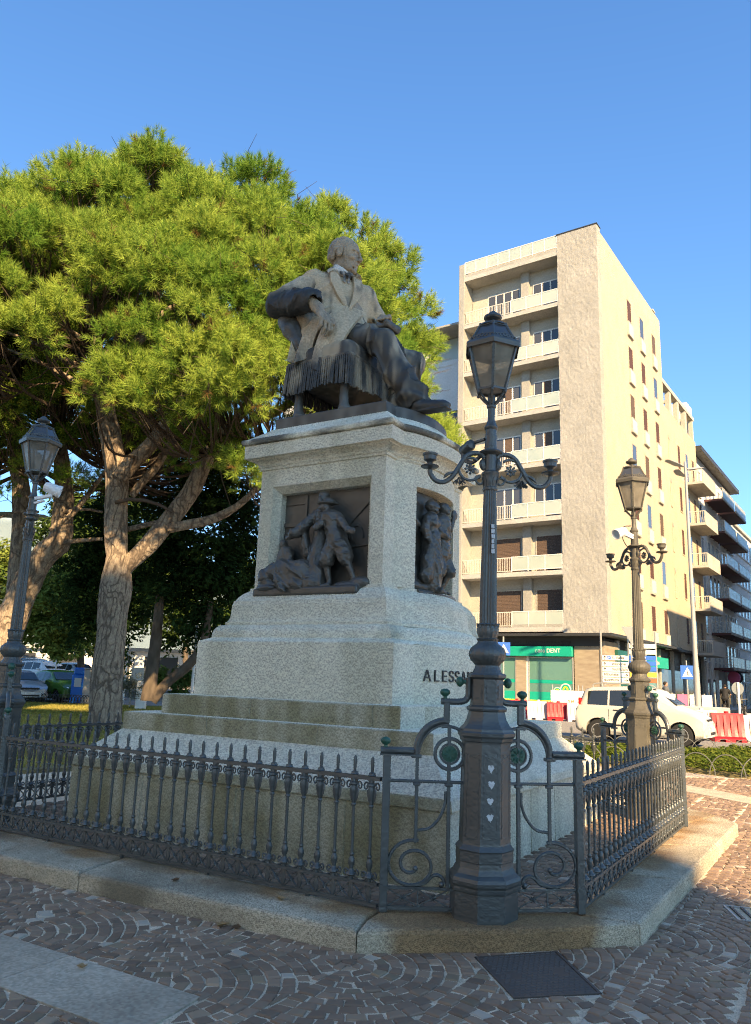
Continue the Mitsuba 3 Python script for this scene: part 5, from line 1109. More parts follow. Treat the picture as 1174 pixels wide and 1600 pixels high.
pb('shop_shutter_box', cat([box(.3, .6, 2.1, 7.2, 3.9, 4.2)]), 'black_plastic')
# street side shop: green sign, dark openings, pilasters
sg2 = pb('shop_sign', bbox(9.6, 13.6, -.10, .40, 3.0, 3.75, .02), 'shop_green')
sg3 = pb('shop_sign', bbox(2.2, 4.6, -.05, .16, 3.1, 3.8, .02), 'shop_green_dark')
def street_text(s, a0, z, h, b, mat, parent, bold=False):
    m = meshkit.text_mesh(s, h, .012, bold); F = np.eye(4); F[:3, 0] = A2; F[:3, 1] = (0, 0, 1); F[:3, 2] = -B2; F[:3, 3] = Q0 + a0 * A2 + b * B2 + np.array([0, 0, z])
    return add('lettering', moved(m, F), mat, parent, smooth=False)
street_text('care', 2.6, 3.3, .28, -.05, 'sign_white', sg3, True)
street_text('care', 10.4, 3.24, .26, -.10, 'sign_white', sg2)
for a0, a1, m in ((3.4, 5.2, 'shop_green_dark'), (5.7, 8.8, 'shop_green_dark'), (9.2, 12.2, 'shop_teal_pane'), (13.2, 16.0, 'window_glass'), (16.8, 19.6, 'window_glass'), (20.2, 23.0, 'window_glass')):
    pb('shop_window', box(a0, a1, .30, .419, .5, 3.0), m)
for a in (3.0, 5.25, 8.85, 12.5, 16.2, 19.7, 23.2, 26.6):
    pb('pilaster', box(a, a + .4, .22, .418, .15, 4.38), 'concrete_dark')

# ---------------------------------------------------------------- grey block to the left of it, set back
t_g = thing('grey_building', 'blue grey rendered block with a dark overhanging roof behind the pine tree', 'building')
def pg(name, m, mat, parent=None): return add(name, m, mat, parent or t_g, False, M4=BF)
pg('wall', box(5.2, 16, 9.64, 30, 0, 25.6), 'wall_grey')
pg('parapet', box(5.15, 5.4, 9.64, 30, 25.6, 26.0), 'wall_grey')
pg('attic', box(7.4, 16, 9.64, 30, 25.6, 28.4), 'wall_grey')
pg('roof', cat([hull([(4.2, 9.7, 28.4), (4.2, 31, 28.4), (17, 9.7, 28.4), (17, 31, 28.4), (4.2, 9.7, 28.55), (4.2, 31, 28.55), (8, 9.7, 29.6), (8, 31, 29.6), (17, 9.7, 29.6), (17, 31, 29.6)])]), 'concrete_dark')
for b in (10.6, 12.0, 15.5, 19): pg('attic_post', box(5.6, 6.0, b, b + .5, 25.6, 28.4), 'wall_grey')
pg('attic_pane', box(6.2, 6.24, 12.6, 15.4, 25.7, 28.3), 'frosted_glass')
for z in (19.6, 16.0, 12.4, 8.8):
    w = pg('window', cat([box(5.12, 5.198, 12.2, 14.9, z + 2.1, z + 2.2), box(5.12, 5.198, 12.2, 14.9, z - .12, z - .02), box(5.14, 5.198, 12.1, 12.2, z - .1, z + 2.2), box(5.14, 5.198, 14.9, 15.0, z - .1, z + 2.2)]), 'dark_metal')
    add('pane', box(5.17, 5.195, 12.2, 14.9, z - .02, z + 2.1), 'car_dark', w, False, M4=BF)
    add('sill', box(5.05, 5.198, 12.1, 15.0, z - .2, z - .13), 'frame_white', w, False, M4=BF)

# ---------------------------------------------------------------- grey blocks farther down the street, in the shade
t_2 = thing('balcony_block', 'grey apartment block in shade with brown bottomed balconies and a dark flat roof edge', 'building')
def p2(name, m, mat, parent=None): return add(name, m, mat, parent or t_2, False, M4=BF)
p2('wall', box(27.5, 46, .45, 14, 0, 22.9), 'wall_grey')
p2('roof', box(27.45, 46.4, -.45, 14.5, 22.9, 23.3), 'dark_metal')
for i in range(6):
    z = 19.2 - 3.12 * i
    for a0, a1 in ((32.0, 37.6), (38.4, 44.2)):
        p2('balcony_slab', box(a0, a1, -1.2, .449, z - .12, z + .08), 'oxblood')
        p2('balcony_slab_edge', box(a0 - .02, a1 + .02, -1.26, -1.2, z - .10, z + .14), 'concrete_dark')
        n = 3; d = (a1 - a0) / n
        fr = [box(a0, a1, -1.24, -1.20, z + 1.06, z + 1.10), box(a0, a0 + .04, -1.2, .4, z + 1.06, z + 1.10)] + [box(a0 + d * k - .02, a0 + d * k + .02, -1.24, -1.20, z + .14, z + 1.06) for k in range(n + 1)] + [box(a0, a0 + .02, -1.2 + .16 * k, -1.18 + .16 * k, z + .08, z + 1.06) for k in range(10)]
        p2('balustrade_frame', cat(fr), 'railing_cream')
        for k in range(n): p2('balustrade_pane', box(a0 + d * k + .03, a0 + d * (k + 1) - .03, -1.23, -1.21, z + .16, z + 1.04), 'pane_olive')
    for a in (28.0, 29.6, 32.4, 34.2, 36.0, 38.8, 40.6, 42.4, 44.6):
        w = p2('window', cat([box(a - .10, a + 1.02, .36, .449, z + 2.3, z + 2.42), box(a - .10, a, .40, .449, z - .05, z + 2.3), box(a + .92, a + 1.02, .40, .449, z - .05, z + 2.3), box(a - .10, a + 1.02, .34, .449, z - .15, z - .05), box(a, a + .92, .41, .449, z + .55, z + .62)]), 'frame_white')
        add('pane', box(a, a + .92, .43, .447, z - .05, z + 2.3), 'blind_grey' if (int(a * 10) + i) % 3 else 'window_glass', w, False, M4=BF)
for a in (28.2, 30.4, 33.0, 37, 41, 43.5):
    p2('shop_window', box(a, a + 1.9, .40, .448, .3, 2.6), 'window_glass')
    p2('ground_pilaster', box(a - .35, a - .05, .25, .447, .1, 4.0), 'wall_pale_grey')
for a, z, m in ((34.6, 2.9, 'pink_paint'), (36.0, 2.9, 'sign_black')):
    d = lathe([(.0, -.06), (.55, -.06), (.55, .06), (.0, .06)], 24)
    F = np.eye(4); F[:3, 0] = B2; F[:3, 1] = (0, 0, 1); F[:3, 2] = A2; F[:3, 3] = Q0 + a * A2 - .75 * B2 + np.array([0, 0, z])
    add('hanging_sign', cat([moved(d, F), moved(box(a - .02, a + .02, -.75, .4, z + .5, z + .56), BF)]), m, t_2, smooth=30)
t_3 = thing('ribbed_block', 'pale grey office block with narrow vertical windows at the end of the street', 'building')
def p3(name, m, mat, parent=None): return add(name, m, mat, parent or t_3, False, M4=BF)
p3('wall', box(46.05, 130, .5, 16, 0, 19.6), 'wall_pale_grey')
p3('roof', box(46.5, 130, .25, 16, 19.6, 19.9), 'concrete')
for i in range(5):
    z = 17.6 - 3.5 * i
    p3('string_course', box(46.1, 130, .38, .5, z - 1.05, z - .9), 'wall_pale_grey')
    for k in range(34):
        a = 47.2 + k * 2.1
        p3('window', box(a, a + .8, .46, .499, z - .9, z + 1.3), 'window_glass')
p3('passage', box(48, 53, .44, .499, 0, 3.6), 'sign_black')
t_4 = thing('sunlit_house', 'small sunlit cream house top at the far end of the street', 'building')
add('wall', box(132, 160, -1, 20, 0, 23), 'wall_cream', t_4, False, M4=BF); add('roof', box(131, 161, -2, 21, 23, 24), 'concrete_dark', t_4, False, M4=BF)
# houses across the street whose shadow lies on the street face (outside the picture on the right)
t5 = thing('street_house', 'stuccoed house across the street to the right, outside the picture', 'building')
add('wall', cat([box(2.0, 16.0, -26, -15, 0, 17.3), box(16.002, 58, -26, -15, 0, 29)]), 'wall_cream', t5, False, M4=BF)
add('roof', cat([box(1.7, 15.95, -26.3, -14.7, 17.3, 17.6), box(15.7, 58.3, -26.3, -14.7, 29, 29.4)]), 'concrete_dark', t5, False, M4=BF)

# ---------------------------------------------------------------- bronze statue: seated man on a fringed chair (monument frame, faces -b)
t_st = thing('bronze_statue', 'bronze statue of a seated man in a frock coat on a fringed chair', 'statue')
lv = lambda z, d: (z, 1.205 + d, 1.37 + d, .20, .19)
add('slab', stack([lv(4.372, 0), lv(4.505, 0), lv(4.515, .008)]), 'bronze_dark', t_st, smooth=20)
def tilt(fwd, up):
    f = np.asarray(fwd, float); f /= np.linalg.norm(f); l = np.cross(up, f); l /= np.linalg.norm(l); return np.array([f, l, np.cross(f, l)])
HC = np.array([1.95, 2.49, 6.90]); HA = tilt((.17, -.96, -.13), (0.0, -.05, 1.0))
hd = lambda x, y, z: HC + np.array([x, y, z]) @ HA
def hell(x, y, z, r): return ell_(hd(x, y, z), r, HA)
def hcap(p, q, r0, r1=None): return cap_(hd(*p), hd(*q), r0, r1)
head = [('k', .05), hell(-.035, 0, .065, (.205, .158, .18)), hell(.055, 0, -.05, (.135, .118, .19)), hell(.07, 0, -.155, (.10, .094, .085)), ('k', .025), hell(.150, 0, -.215, (.040, .048, .038)), hell(.09, .066, -.195, (.06, .034, .045)), hell(.09, -.066, -.195, (.06, .034, .045)),
        hell(.128, .080, -.060, (.045, .036, .034)), hell(.128, -.080, -.060, (.045, .036, .034)), ('k', .012), hcap((.150, -.095, .040), (.186, -.022, .036), .017, .019), hcap((.150, .095, .040), (.186, .022, .036), .017, .019),
        hcap((.180, 0, .035), (.236, 0, -.058), .014, .018), hcap((.225, 0, -.062), (.198, 0, -.088), .018, .016), hell(.205, .021, -.078, (.022, .014, .014)), hell(.205, -.021, -.078, (.022, .014, .014)), ('k', .008),
        ('sub', hell(.184, .064, .004, (.032, .025, .021))), ('sub', hell(.184, -.064, .004, (.032, .025, .021))), hell(.146, .058, .002, (.030, .028, .021)), hell(.146, -.058, .002, (.030, .028, .021)),
        hcap((.160, .085, .010), (.172, .032, .018), .008), hcap((.160, -.085, .010), (.172, -.032, .018), .008), hcap((.158, .082, -.018), (.172, .034, -.020), .008), hcap((.158, -.082, -.018), (.172, -.034, -.020), .008),
        hcap((.166, .042, -.132), (.186, 0, -.124), .011, .014), hcap((.166, -.042, -.132), (.186, 0, -.124), .011, .014), hcap((.168, -.030, -.160), (.168, .030, -.160), .014), ('sub', hcap((.192, -.045, -.145), (.192, .045, -.145), .0075)), ('sub', hcap((.155, -.05, -.183), (.155, .05, -.183), .010)),
        ('sub', hcap((.190, .044, -.088), (.172, .066, -.145), .006)), ('sub', hcap((.190, -.044, -.088), (.172, -.066, -.145), .006)),
        hell(-.015, .155, -.015, (.046, .020, .072)), hell(-.015, -.155, -.015, (.046, .020, .072)), ('sub', hell(-.003, .176, -.002, (.026, .016, .042))), ('sub', hell(-.003, -.176, -.002, (.026, .016, .042)))]
# right hand over the chair arm: five separate bent fingers
hand = [('k', .03), cap_((1.25, 2.48, 5.94), (1.255, 2.38, 5.84), .068, .072), cap_((1.225, 2.37, 5.83), (1.20, 2.30, 5.71), .045, .036), cap_((1.29, 2.37, 5.83), (1.305, 2.30, 5.71), .045, .036), ('k', .012)]
for i, (da, L) in enumerate(((-.075, .9), (-.025, 1.05), (.025, 1.08), (.072, .92))):
    b = np.array([1.255 + da, 2.305 - .01 * i, 5.715]); k1 = b + np.array([da * .15, -.055, -.085]) * L; k2 = k1 + np.array([0, .005, -.085]) * L; k3 = k2 + np.array([.0, .035, -.05]) * L
    hand += chain_([b, k1, k2, k3], [.027, .025, .022, .017])
hand += [('k', .015)] + chain_([(1.31, 2.40, 5.83), (1.345, 2.30, 5.76), (1.35, 2.22, 5.68), (1.34, 2.19, 5.62)], [.036, .030, .026, .018])
hand2 = [('k', .02), cap_((2.02, 1.98, 5.80), (1.95, 1.88, 5.80), .065, .07), ('k', .01)]
for i in range(4): hand2 += chain_([(1.92 + .0 * i, 1.91 - .045 * i, 5.82), (1.84, 1.88 - .045 * i, 5.85), (1.78, 1.87 - .04 * i, 5.80)], [.026, .024, .018])
hand2 += chain_([(1.98, 1.98, 5.83), (1.90, 1.99, 5.87), (1.84, 1.97, 5.87)], [.03, .026, .02])
shoe = lambda x, y0, y1: [('k', .03), cap_((x, y0, 4.62), (x, y0 - .06, 4.60), .088, .08), cap_((x, y0 - .05, 4.60), (x + .01, y1 + .07, 4.578), .085, .064), ell_((x + .01, y1 + .06, 4.572), (.075, .10, .052)), cap_((x, y0 + .0, 4.72), (x, y0 - .06, 4.64), .09, .08)]
PH = math.radians(-33); TC = np.array([1.95, 2.55]); cP, sP = math.cos(PH), math.sin(PH)
def rt(a, b, z):
    dx, dy = a - TC[0], b - TC[1]; return (TC[0] + cP * dx - sP * dy, TC[1] + sP * dx + cP * dy, z)
RZ = np.array([[cP, sP, 0], [-sP, cP, 0], [0, 0, 1.0]])          # local axes of the turned chest
torso = [('k', .08), ell_((1.97, 2.42, 5.66), (.34, .27, .26)), ell_(rt(1.95, 2.50, 6.05), (.33, .22, .38), RZ), ell_(rt(1.95, 2.58, 6.35), (.38, .21, .24), RZ), cap_(rt(1.95, 2.60, 6.50), (1.945, 2.53, 6.76), .135, .115),
         cap_(rt(1.58, 2.62, 6.46), (1.38, 2.94, 6.10), .12), cap_((1.34, 2.98, 6.05), (1.25, 2.50, 5.95), .11, .065), cap_(rt(2.32, 2.60, 6.44), (2.50, 2.18, 6.02), .12), cap_((2.50, 2.18, 6.02), (2.05, 1.98, 5.80), .11, .065)]
legs_in = [('k', .06), cap_((1.78, 2.36, 5.62), (1.73, 1.75, 5.44), .18, .13), cap_((1.73, 1.75, 5.44), (1.75, 1.34, 4.74), .12, .08), cap_((2.16, 2.36, 5.62), (2.28, 1.70, 5.37), .18, .13), cap_((2.28, 1.70, 5.37), (2.2, 1.80, 4.74), .12, .08)]
body = sdf_mesh(torso + legs_in + head + hand + hand2 + [('k', .03), cap_((1.75, 1.33, 4.62), (1.76, 1.02, 4.585), .06, .04), cap_((2.2, 1.82, 4.62), (2.21, 1.52, 4.585), .06, .04)], .0098, .03)
add('figure', moved(body, MF), 'bronze_face', t_st, smooth=True)
for x, y0, y1 in ((1.75, 1.33, .92), (2.2, 1.82, 1.42)):
    m = sdf_mesh(shoe(x, y0, y1) + [('k', .006), rbox_((x + .005, (y0 + y1) / 2 + .02, 4.532), (.07, (y0 - y1) / 2 + .05, .014), .012), rbox_((x, y0 + .02, 4.545), (.075, .07, .03), .012)] + [cap_((x - .045, y0 - .08 - i * .05, 4.672 - i * .012), (x + .045, y0 - .10 - i * .05, 4.672 - i * .012), .012) for i in range(4)], .011, .02, disp=lambda q: .008 * (meshkit.fbm(q * 22, 2) - .5))
    add('shoe', moved(m, MF), 'bronze_dark', t_st, smooth=True)
hair = [('k', .010), hell(-.065, 0, .07, (.180, .156, .180))]
for i in range(90):
    a = rng.uniform(0, 2 * math.pi); e = rng.uniform(-.5, 1.2)
    p = np.array([-.055 + .182 * math.cos(a) * math.cos(e), .150 * math.sin(a) * math.cos(e), .070 + .176 * math.sin(e)])
    if p[0] > .06 or (p[0] > -.01 and p[2] < .06): continue
    q = p + np.array([-.05, .02 * np.sign(p[1]), .0 if p[2] > .15 else -.05]) + rng.normal(0, .012, 3)
    q = np.array([-.055, 0, .072]) + (q - [-.055, 0, .072]) / np.linalg.norm((q - [-.055, 0, .072]) / [.178, .150, .175])
    hair.append(hcap(p, q, .019, .010))
for s in (-1, 1):
    hair += [hcap((.040, s * .140, .05), (.052, s * .132, -.05), .020, .020), hcap((.052, s * .130, -.05), (.066, s * .116, -.115), .018, .012), hcap((-.09, s * .140, .03), (-.11, s * .130, -.09), .034, .026)]
hair += [hcap((-.16, -.07, -.04), (-.15, .07, -.04), .06), ('k', .015), ('sub', hell(.205, 0, .0, (.135, .142, .165))), ('sub', hell(-.01, .20, -.02, (.05, .05, .078))), ('sub', hell(-.01, -.20, -.02, (.05, .05, .078)))]
m = sdf_mesh(hair, .009, .015, disp=lambda q: .008 * (meshkit.fbm(q * 45, 2, 3) - .5))
add('hair', moved(m, MF), 'bronze_face', t_st, smooth=True)
# coat: torso and upper sleeve, with lapels and skirts; folds as displacement
def ridges(q, seed, w=.18):
    """sharp crests of cloth from noise: 1 on a crest, 0 in the hollows"""
    n = meshkit.fbm(q, 2, seed); return np.exp(-(np.abs(n - .5) / w) ** 1.0 * 3)
def fold(q):
    d = (q[:, 1] - 2.2) * 2.2 + (6.1 - q[:, 2]) * .6           # creases fan out from the buttoned waist
    r = ridges(np.stack([q[:, 0] * 2.4, q[:, 1] * 4.5 + q[:, 2] * 4.0, q[:, 2] * 1.6 - q[:, 1] * 2.0], -1), 12)
    return .018 - .048 * r * np.clip(d, .2, 1) + .012 * (meshkit.fbm(q * 9, 3, 4) - .5)
coat = [('k', .10), ell_(rt(1.95, 2.56, 6.20), (.42, .265, .42), RZ), cap_(rt(1.62, 2.64, 6.475), rt(2.30, 2.62, 6.465), .165), cap_(rt(1.95, 2.68, 6.56), rt(1.95, 2.66, 6.62), .17), ell_(rt(1.96, 2.47, 5.88), (.385, .27, .30), RZ), cap_(rt(1.62, 2.64, 6.46), rt(1.52, 2.68, 6.36), .16, .13),
        cap_(rt(2.32, 2.60, 6.44), (2.50, 2.20, 6.03), .155, .14), cap_((2.50, 2.20, 6.03), (2.14, 2.03, 5.84), .14, .10), cap_((1.52, 2.78, 5.98), (1.52, 2.66, 5.66), .14, .12), cap_((2.20, 2.20, 5.80), (2.44, 2.12, 5.50), .10, .12), ('k', .02), ('sub', cap_(rt(1.95, 2.13, 6.66), rt(1.95, 2.13, 6.30), .10, .02)),
        ('sub', cap_(rt(1.965, 2.235, 6.05), rt(1.98, 2.20, 5.62), .028)), ('k', .03), cap_(rt(1.93, 2.265, 6.03), rt(1.86, 2.19, 5.66), .055, .05)]
m = sdf_mesh(coat, .0125, .08, disp=fold)
add('coat', moved(m, MF), 'bronze_pale', t_st, smooth=True)
def skirt(top, bot, amp, fr_, ph_, name, mat):
    """a hanging coat flap: thick wavy sheet between a top and a hem curve"""
    Tp, Bt = spline(top, 8), spline(bot, 8); n = min(len(Tp), len(Bt)); Tp, Bt = Tp[:n], Bt[:n]; k = 15; S0 = []
    for j in range(k):
        v = j / (k - 1); P = Tp * (1 - v) + Bt * v; u = np.linspace(0, 1, n)
        off = amp * v ** 1.1 * (np.sin(u * fr_ + ph_ + v * .8) + .35 * np.sin(u * fr_ * 2.3 + 2 * ph_)) + .05 * math.sin(v * math.pi)
        P = P + np.column_stack([-off, .25 * off, 0 * off + .02 * v * np.sin(u * fr_ * .9)]); S0.append(P)
    S0 = np.array(S0); S1 = S0 + np.array([.045, .01, 0.0])
    v = np.vstack([S0.reshape(-1, 3), S1.reshape(-1, 3)]); f = grid_faces(k, n, False); o = k * n
    f = np.vstack([f, f[:, ::-1] + o]); e = [(i, i + 1) for i in range(n - 1)] + [((k - 1) * n + i + 1, (k - 1) * n + i) for i in range(n - 1)] + [((j + 1) * n, j * n) for j in range(k - 1)] + [(j * n + n - 1, (j + 1) * n + n - 1) for j in range(k - 1)]
    f = np.vstack([f, [[b_, a_, a_ + o] for a_, b_ in e], [[b_, a_ + o, b_ + o] for a_, b_ in e]])
    m = tm(v, f); m = m if m.volume > 0 else tm(v, f[:, ::-1])
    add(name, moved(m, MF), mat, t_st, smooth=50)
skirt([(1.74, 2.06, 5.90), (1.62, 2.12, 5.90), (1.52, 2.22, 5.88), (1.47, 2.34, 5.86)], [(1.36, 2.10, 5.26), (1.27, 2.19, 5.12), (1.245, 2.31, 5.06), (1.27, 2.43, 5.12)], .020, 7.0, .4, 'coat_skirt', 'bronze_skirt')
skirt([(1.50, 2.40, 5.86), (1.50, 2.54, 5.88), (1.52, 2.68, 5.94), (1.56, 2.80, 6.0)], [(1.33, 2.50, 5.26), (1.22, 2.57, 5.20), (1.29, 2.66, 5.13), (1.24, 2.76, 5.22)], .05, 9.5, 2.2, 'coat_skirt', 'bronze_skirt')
lapel = []
for s in (-1, 1):
    x = 1.95
    P = [(x + s * .14, 2.50, 6.68), (x + s * .215, 2.375, 6.54), (x + s * .225, 2.325, 6.40), (x + s * .15, 2.285, 6.22), (x + s * .03, 2.275, 6.04)]
    Q = [(x + s * .115, 2.46, 6.67), (x + s * .10, 2.37, 6.50), (x + s * .085, 2.315, 6.36), (x + s * .05, 2.285, 6.20), (x + s * .0, 2.275, 6.04)]
    rings = []
    for p, q in zip(np.array([rt(*k_) for k_ in P]), np.array([rt(*k_) for k_ in Q])):
        n = np.array([sP, -cP, .15]); rings.append([p + n * .012, q + n * .030, q - n * .015, p - n * .02])
    m = loft(rings); lapel.append(m if m.volume > 0 else tm(m.vertices, m.faces[:, ::-1]))
    m = loft([[p + np.array([s * .02, -.02, .0]), p + np.array([s * .02, .03, -.02]), p + np.array([-s * .03, .03, .03]), p + np.array([-s * .03, -.03, .04])] for p in (np.array(rt(x + s * .15, 2.68, 6.72)), np.array(rt(x + s * .16, 2.53, 6.69)), np.array(rt(x + s * .20, 2.39, 6.565)))])
    lapel.append(m if m.volume > 0 else tm(m.vertices, m.faces[:, ::-1]))
    m = lapel[-2]
    add('lapel', moved(weld(lapel[-2]), MF), 'bronze_pale', t_st, smooth=25); add('collar', moved(weld(lapel[-1]), MF), 'bronze_pale', t_st, smooth=25)
for i, z in enumerate((6.02, 5.93, 5.84, 5.75)):
    add('button', moved(mv(trimesh.creation.icosphere(2, .024), *rt(1.90, 2.255 - .012 * i, z)), MF), 'bronze_pale', t_st)
cr = [('k', .02), cap_(rt(1.86, 2.47, 6.64), rt(2.03, 2.47, 6.64), .07), cap_(rt(1.85, 2.56, 6.68), rt(1.86, 2.48, 6.68), .055), ('k', .006), ell_(rt(1.95, 2.372, 6.578), (.020, .022, .024))]
for s_ in (-1, 1):
    cr += [rbox_(rt(1.95 + s_ * .048, 2.372, 6.585), (.040, .012, .026), .010, tilt((cP * s_ * .95, sP * s_ * .95, .25 * s_), (0, 0, 1))), rbox_(rt(1.95 + s_ * .03, 2.352, 6.50), (.016, .010, .055), .008, tilt((cP, sP, 0), (.25 * s_ * -1, 0, 1)))]
crav = sdf_mesh(cr, .0085, .01, disp=lambda q: .006 * (meshkit.fbm(q * 30, 2) - .5))
add('cravat', moved(crav, MF), 'bronze_chalky', t_st, smooth=True)
# right sleeve: one long sleeve from the shoulder over the chair back to the cuff
sh0 = np.array(rt(1.60, 2.64, 6.45))
sl = [('k', .06), cap_(sh0, (1.43, 2.95, 6.17), .178, .168), cap_((1.43, 2.95, 6.17), (1.335, 3.03, 6.05), .168, .162), cap_((1.335, 3.03, 6.05), (1.29, 2.74, 6.00), .160, .148), cap_((1.29, 2.74, 6.00), (1.25, 2.50, 5.955), .142, .130), ('k', .02), cap_((1.255, 2.54, 5.965), (1.25, 2.485, 5.95), .134, .140), ('sub', cap_((1.25, 2.48, 5.945), (1.245, 2.40, 5.90), .085))]
def sleeve_folds(q):
    r = ridges(np.stack([q[:, 0] * 2.0, (q[:, 1] * 1.0 + q[:, 2] * .7) * 5.0, (q[:, 2] - .5 * q[:, 1]) * 3.0], -1), 5)
    w_ = np.exp(-((q[:, 2] - 6.08) / .17) ** 2)
    return .012 - .045 * r * (.35 + .65 * w_)
m = sdf_mesh(sl, .0125, .05, disp=sleeve_folds)
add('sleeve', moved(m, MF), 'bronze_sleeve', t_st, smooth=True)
# trousers
tr = [('k', .07), ell_((1.97, 2.36, 5.62), (.33, .26, .22)), cap_((1.77, 2.30, 5.62), (1.73, 1.76, 5.47), .205, .165), cap_((1.73, 1.75, 5.46), (1.745, 1.52, 5.05), .165, .150), cap_((1.745, 1.52, 5.05), (1.755, 1.355, 4.74), .145, .165), cap_((1.75, 1.39, 4.72), (1.75, 1.36, 4.66), .155, .15),
      cap_((2.17, 2.30, 5.62), (2.28, 1.71, 5.39), .205, .16), cap_((2.28, 1.71, 5.39), (2.25, 1.74, 5.0), .16, .14), cap_((2.25, 1.74, 5.0), (2.2, 1.82, 4.68), .14, .16), ('k', .02), ('sub', cap_((1.75, 1.33, 4.62), (1.75, 1.30, 4.52), .10))]
def tf_(q):
    r = ridges(np.stack([(q[:, 0] + .25 * q[:, 1]) * 5.5, q[:, 1] * 3.2 + q[:, 2] * 1.6, q[:, 2] * 1.1 - q[:, 1] * 2.0], -1), 21)
    kn_ = np.exp(-((q[:, 2] - 4.72) / .16) ** 2) * .016 * np.sin(q[:, 2] * 42 + q[:, 0] * 9)
    return .016 - .062 * r + kn_ + .010 * (meshkit.fbm(q * 9, 3, 4) - .5)
add('trousers', moved(sdf_mesh(tr, .0125, .07, disp=tf_), MF), 'bronze_streaked', t_st, smooth=True)
bk_ = [loft([[(1.70, 1.62 + dy, 5.64 + z), (1.92, 1.60 + dy, 5.66 + z), (1.94, 1.88 + dy, 5.70 + z), (1.72, 1.90 + dy, 5.70 + z)] for z in (0, .055)]) for dy in (0,)]
bk_.append(tube(spline([(1.66, 1.66, 5.72), (1.72, 1.60, 5.76), (1.86, 1.59, 5.78), (1.95, 1.62, 5.76)], 4), [.03, .045, .055, .06, .06, .06, .06, .06, .055, .05, .045, .035, .03], 8))
add('folded_hat', moved(sdf_mesh([('k', .02), rbox_((1.80, 1.80, 5.66), (.14, .15, .025), .02), cap_((1.68, 1.68, 5.69), (1.93, 1.66, 5.70), .036, .032), cap_((1.69, 1.80, 5.69), (1.92, 1.78, 5.71), .028)], .012, .02, disp=lambda q: .012 * (meshkit.fbm(q * 20, 2) - .5)), MF), 'bronze_dark', t_st, smooth=True)
# chair
cush = sdf_mesh([('k', .05), rbox_((1.95, 2.34, 5.27), (.66, .43, .155), .13), rbox_((1.95, 2.34, 5.15), (.665, .435, .05), .04)], .018, .04, disp=lambda q: .014 * (meshkit.fbm(np.stack([q[:, 0] * 9, q[:, 1] * 9, q[:, 2] * 2], -1), 2) - .5))
add('seat', moved(cush, MF), 'bronze_streaked', t_st, smooth=True)
per = [(1.285, 2.78), (1.285, 1.98), (1.30, 1.93), (1.35, 1.905), (2.55, 1.905), (2.60, 1.93), (2.615, 1.98), (2.615, 2.78), (1.30, 2.78)]
def along(P, step):
    P = np.array(P); d = np.r_[0, np.cumsum(np.linalg.norm(np.diff(P, axis=0), axis=1))]; s = np.arange(0, d[-1], step)
    return np.column_stack([np.interp(s, d, P[:, 0]), np.interp(s, d, P[:, 1])])
add('seat_cord', moved(tube([(x, y, 5.195) for x, y in along(per, .04)], .024, 7), MF), 'bronze_streaked', t_st, smooth=40)
fr, i = [], 0
for x, y in along(per, .0265):
    o = np.array([x - 1.95, y - 2.35]); o /= np.linalg.norm(o); L = .36 + .025 * math.sin(i * .21) + rng.uniform(-.015, .015); w = rng.normal(0, .006, 2)
    zz = np.linspace(5.185, 5.185 - L, 9)
    fr.append(tube([(x + o[0] * (.012 + .03 * k / 8) + w[0] * k / 8, y + o[1] * (.012 + .03 * k / 8) + w[1] * k / 8, z) for k, z in enumerate(zz)], 0.0138 + .0032 * np.sin(np.arange(9) * 2.4 + i), 5)); i += 1
fk = add('fringe', moved(cat(fr), MF), 'bronze_streaked', t_st, smooth=50); lab(fk, kind='stuff')
add('seat_frame', moved(box(1.31, 2.59, 1.94, 2.74, 4.99, 5.13), MF), 'bronze_dark', t_st, smooth=False)
for x, y in ((1.37, 2.03), (1.37, 2.66), (2.53, 2.03), (2.53, 2.66)):
    lg = sdf_mesh([('k', .03), cap_((x, y, 5.0), (x, y, 4.70), .062, .046), cap_((x, y, 4.70), (x, y - .01, 4.60), .046, .06), ell_((x, y - .02, 4.565), (.07, .08, .05))], .014, .03)
    add('chair_leg', moved(lg, MF), 'bronze_dark', t_st, smooth=True)
cb = [('k', .06)] + chain_([(1.38, 2.62, 5.25), (1.39, 2.70, 5.50), (1.40, 2.86, 5.72), (1.44, 2.95, 5.86), (1.62, 2.98, 5.92), (1.95, 3.0, 5.94), (2.30, 2.98, 5.92), (2.48, 2.90, 5.84), (2.53, 2.78, 5.62), (2.54, 2.66, 5.25)], [.07, .08, .105, .115, .11, .10, .11, .115, .10, .08]) + [rbox_((1.95, 2.80, 5.50), (.52, .06, .36), .05)]
add('chair_back', moved(sdf_mesh(cb, .018, .05), MF), 'bronze_dark', t_st, smooth=True)

# ---------------------------------------------------------------- trees
def at_px(x, y, depth):
    """a first estimate of where something stands: picture point and depth in metres along the view axis' ground projection"""
    d = FOCAL * _f + (x - 587) * (math.cos(ROLL) * _r0 + math.sin(ROLL) * _u0) - (y - 800) * _up
    return EYE + d * depth / d[1]
def trunk_mesh(P, R, n=26, bump=.09, step=.22):
    P = np.asarray(P, float); S = spline(P, 10); d = np.r_[0, np.cumsum(np.linalg.norm(np.diff(S, axis=0), axis=1))]
    s = np.linspace(0, d[-1], max(4, int(d[-1] / step))); S = np.column_stack([np.interp(s, d, S[:, i]) for i in range(3)])
    dp = np.r_[0, np.cumsum(np.linalg.norm(np.diff(P, axis=0), axis=1))]; r = np.interp(s / s[-1], dp / dp[-1], R)
    m = tube(S, r, n)
    q = m.vertices * [3.2, 3.2, .8]
    k = meshkit.fbm(q, 4, 5) - .5
    c = np.repeat(r, n); c = np.r_[c, r[:1], r[-1:]]
    m.vertices = m.vertices + m.vertex_normals * (k * bump * np.clip(c / .4, .15, 1.2) * 2)[:, None]
    return m
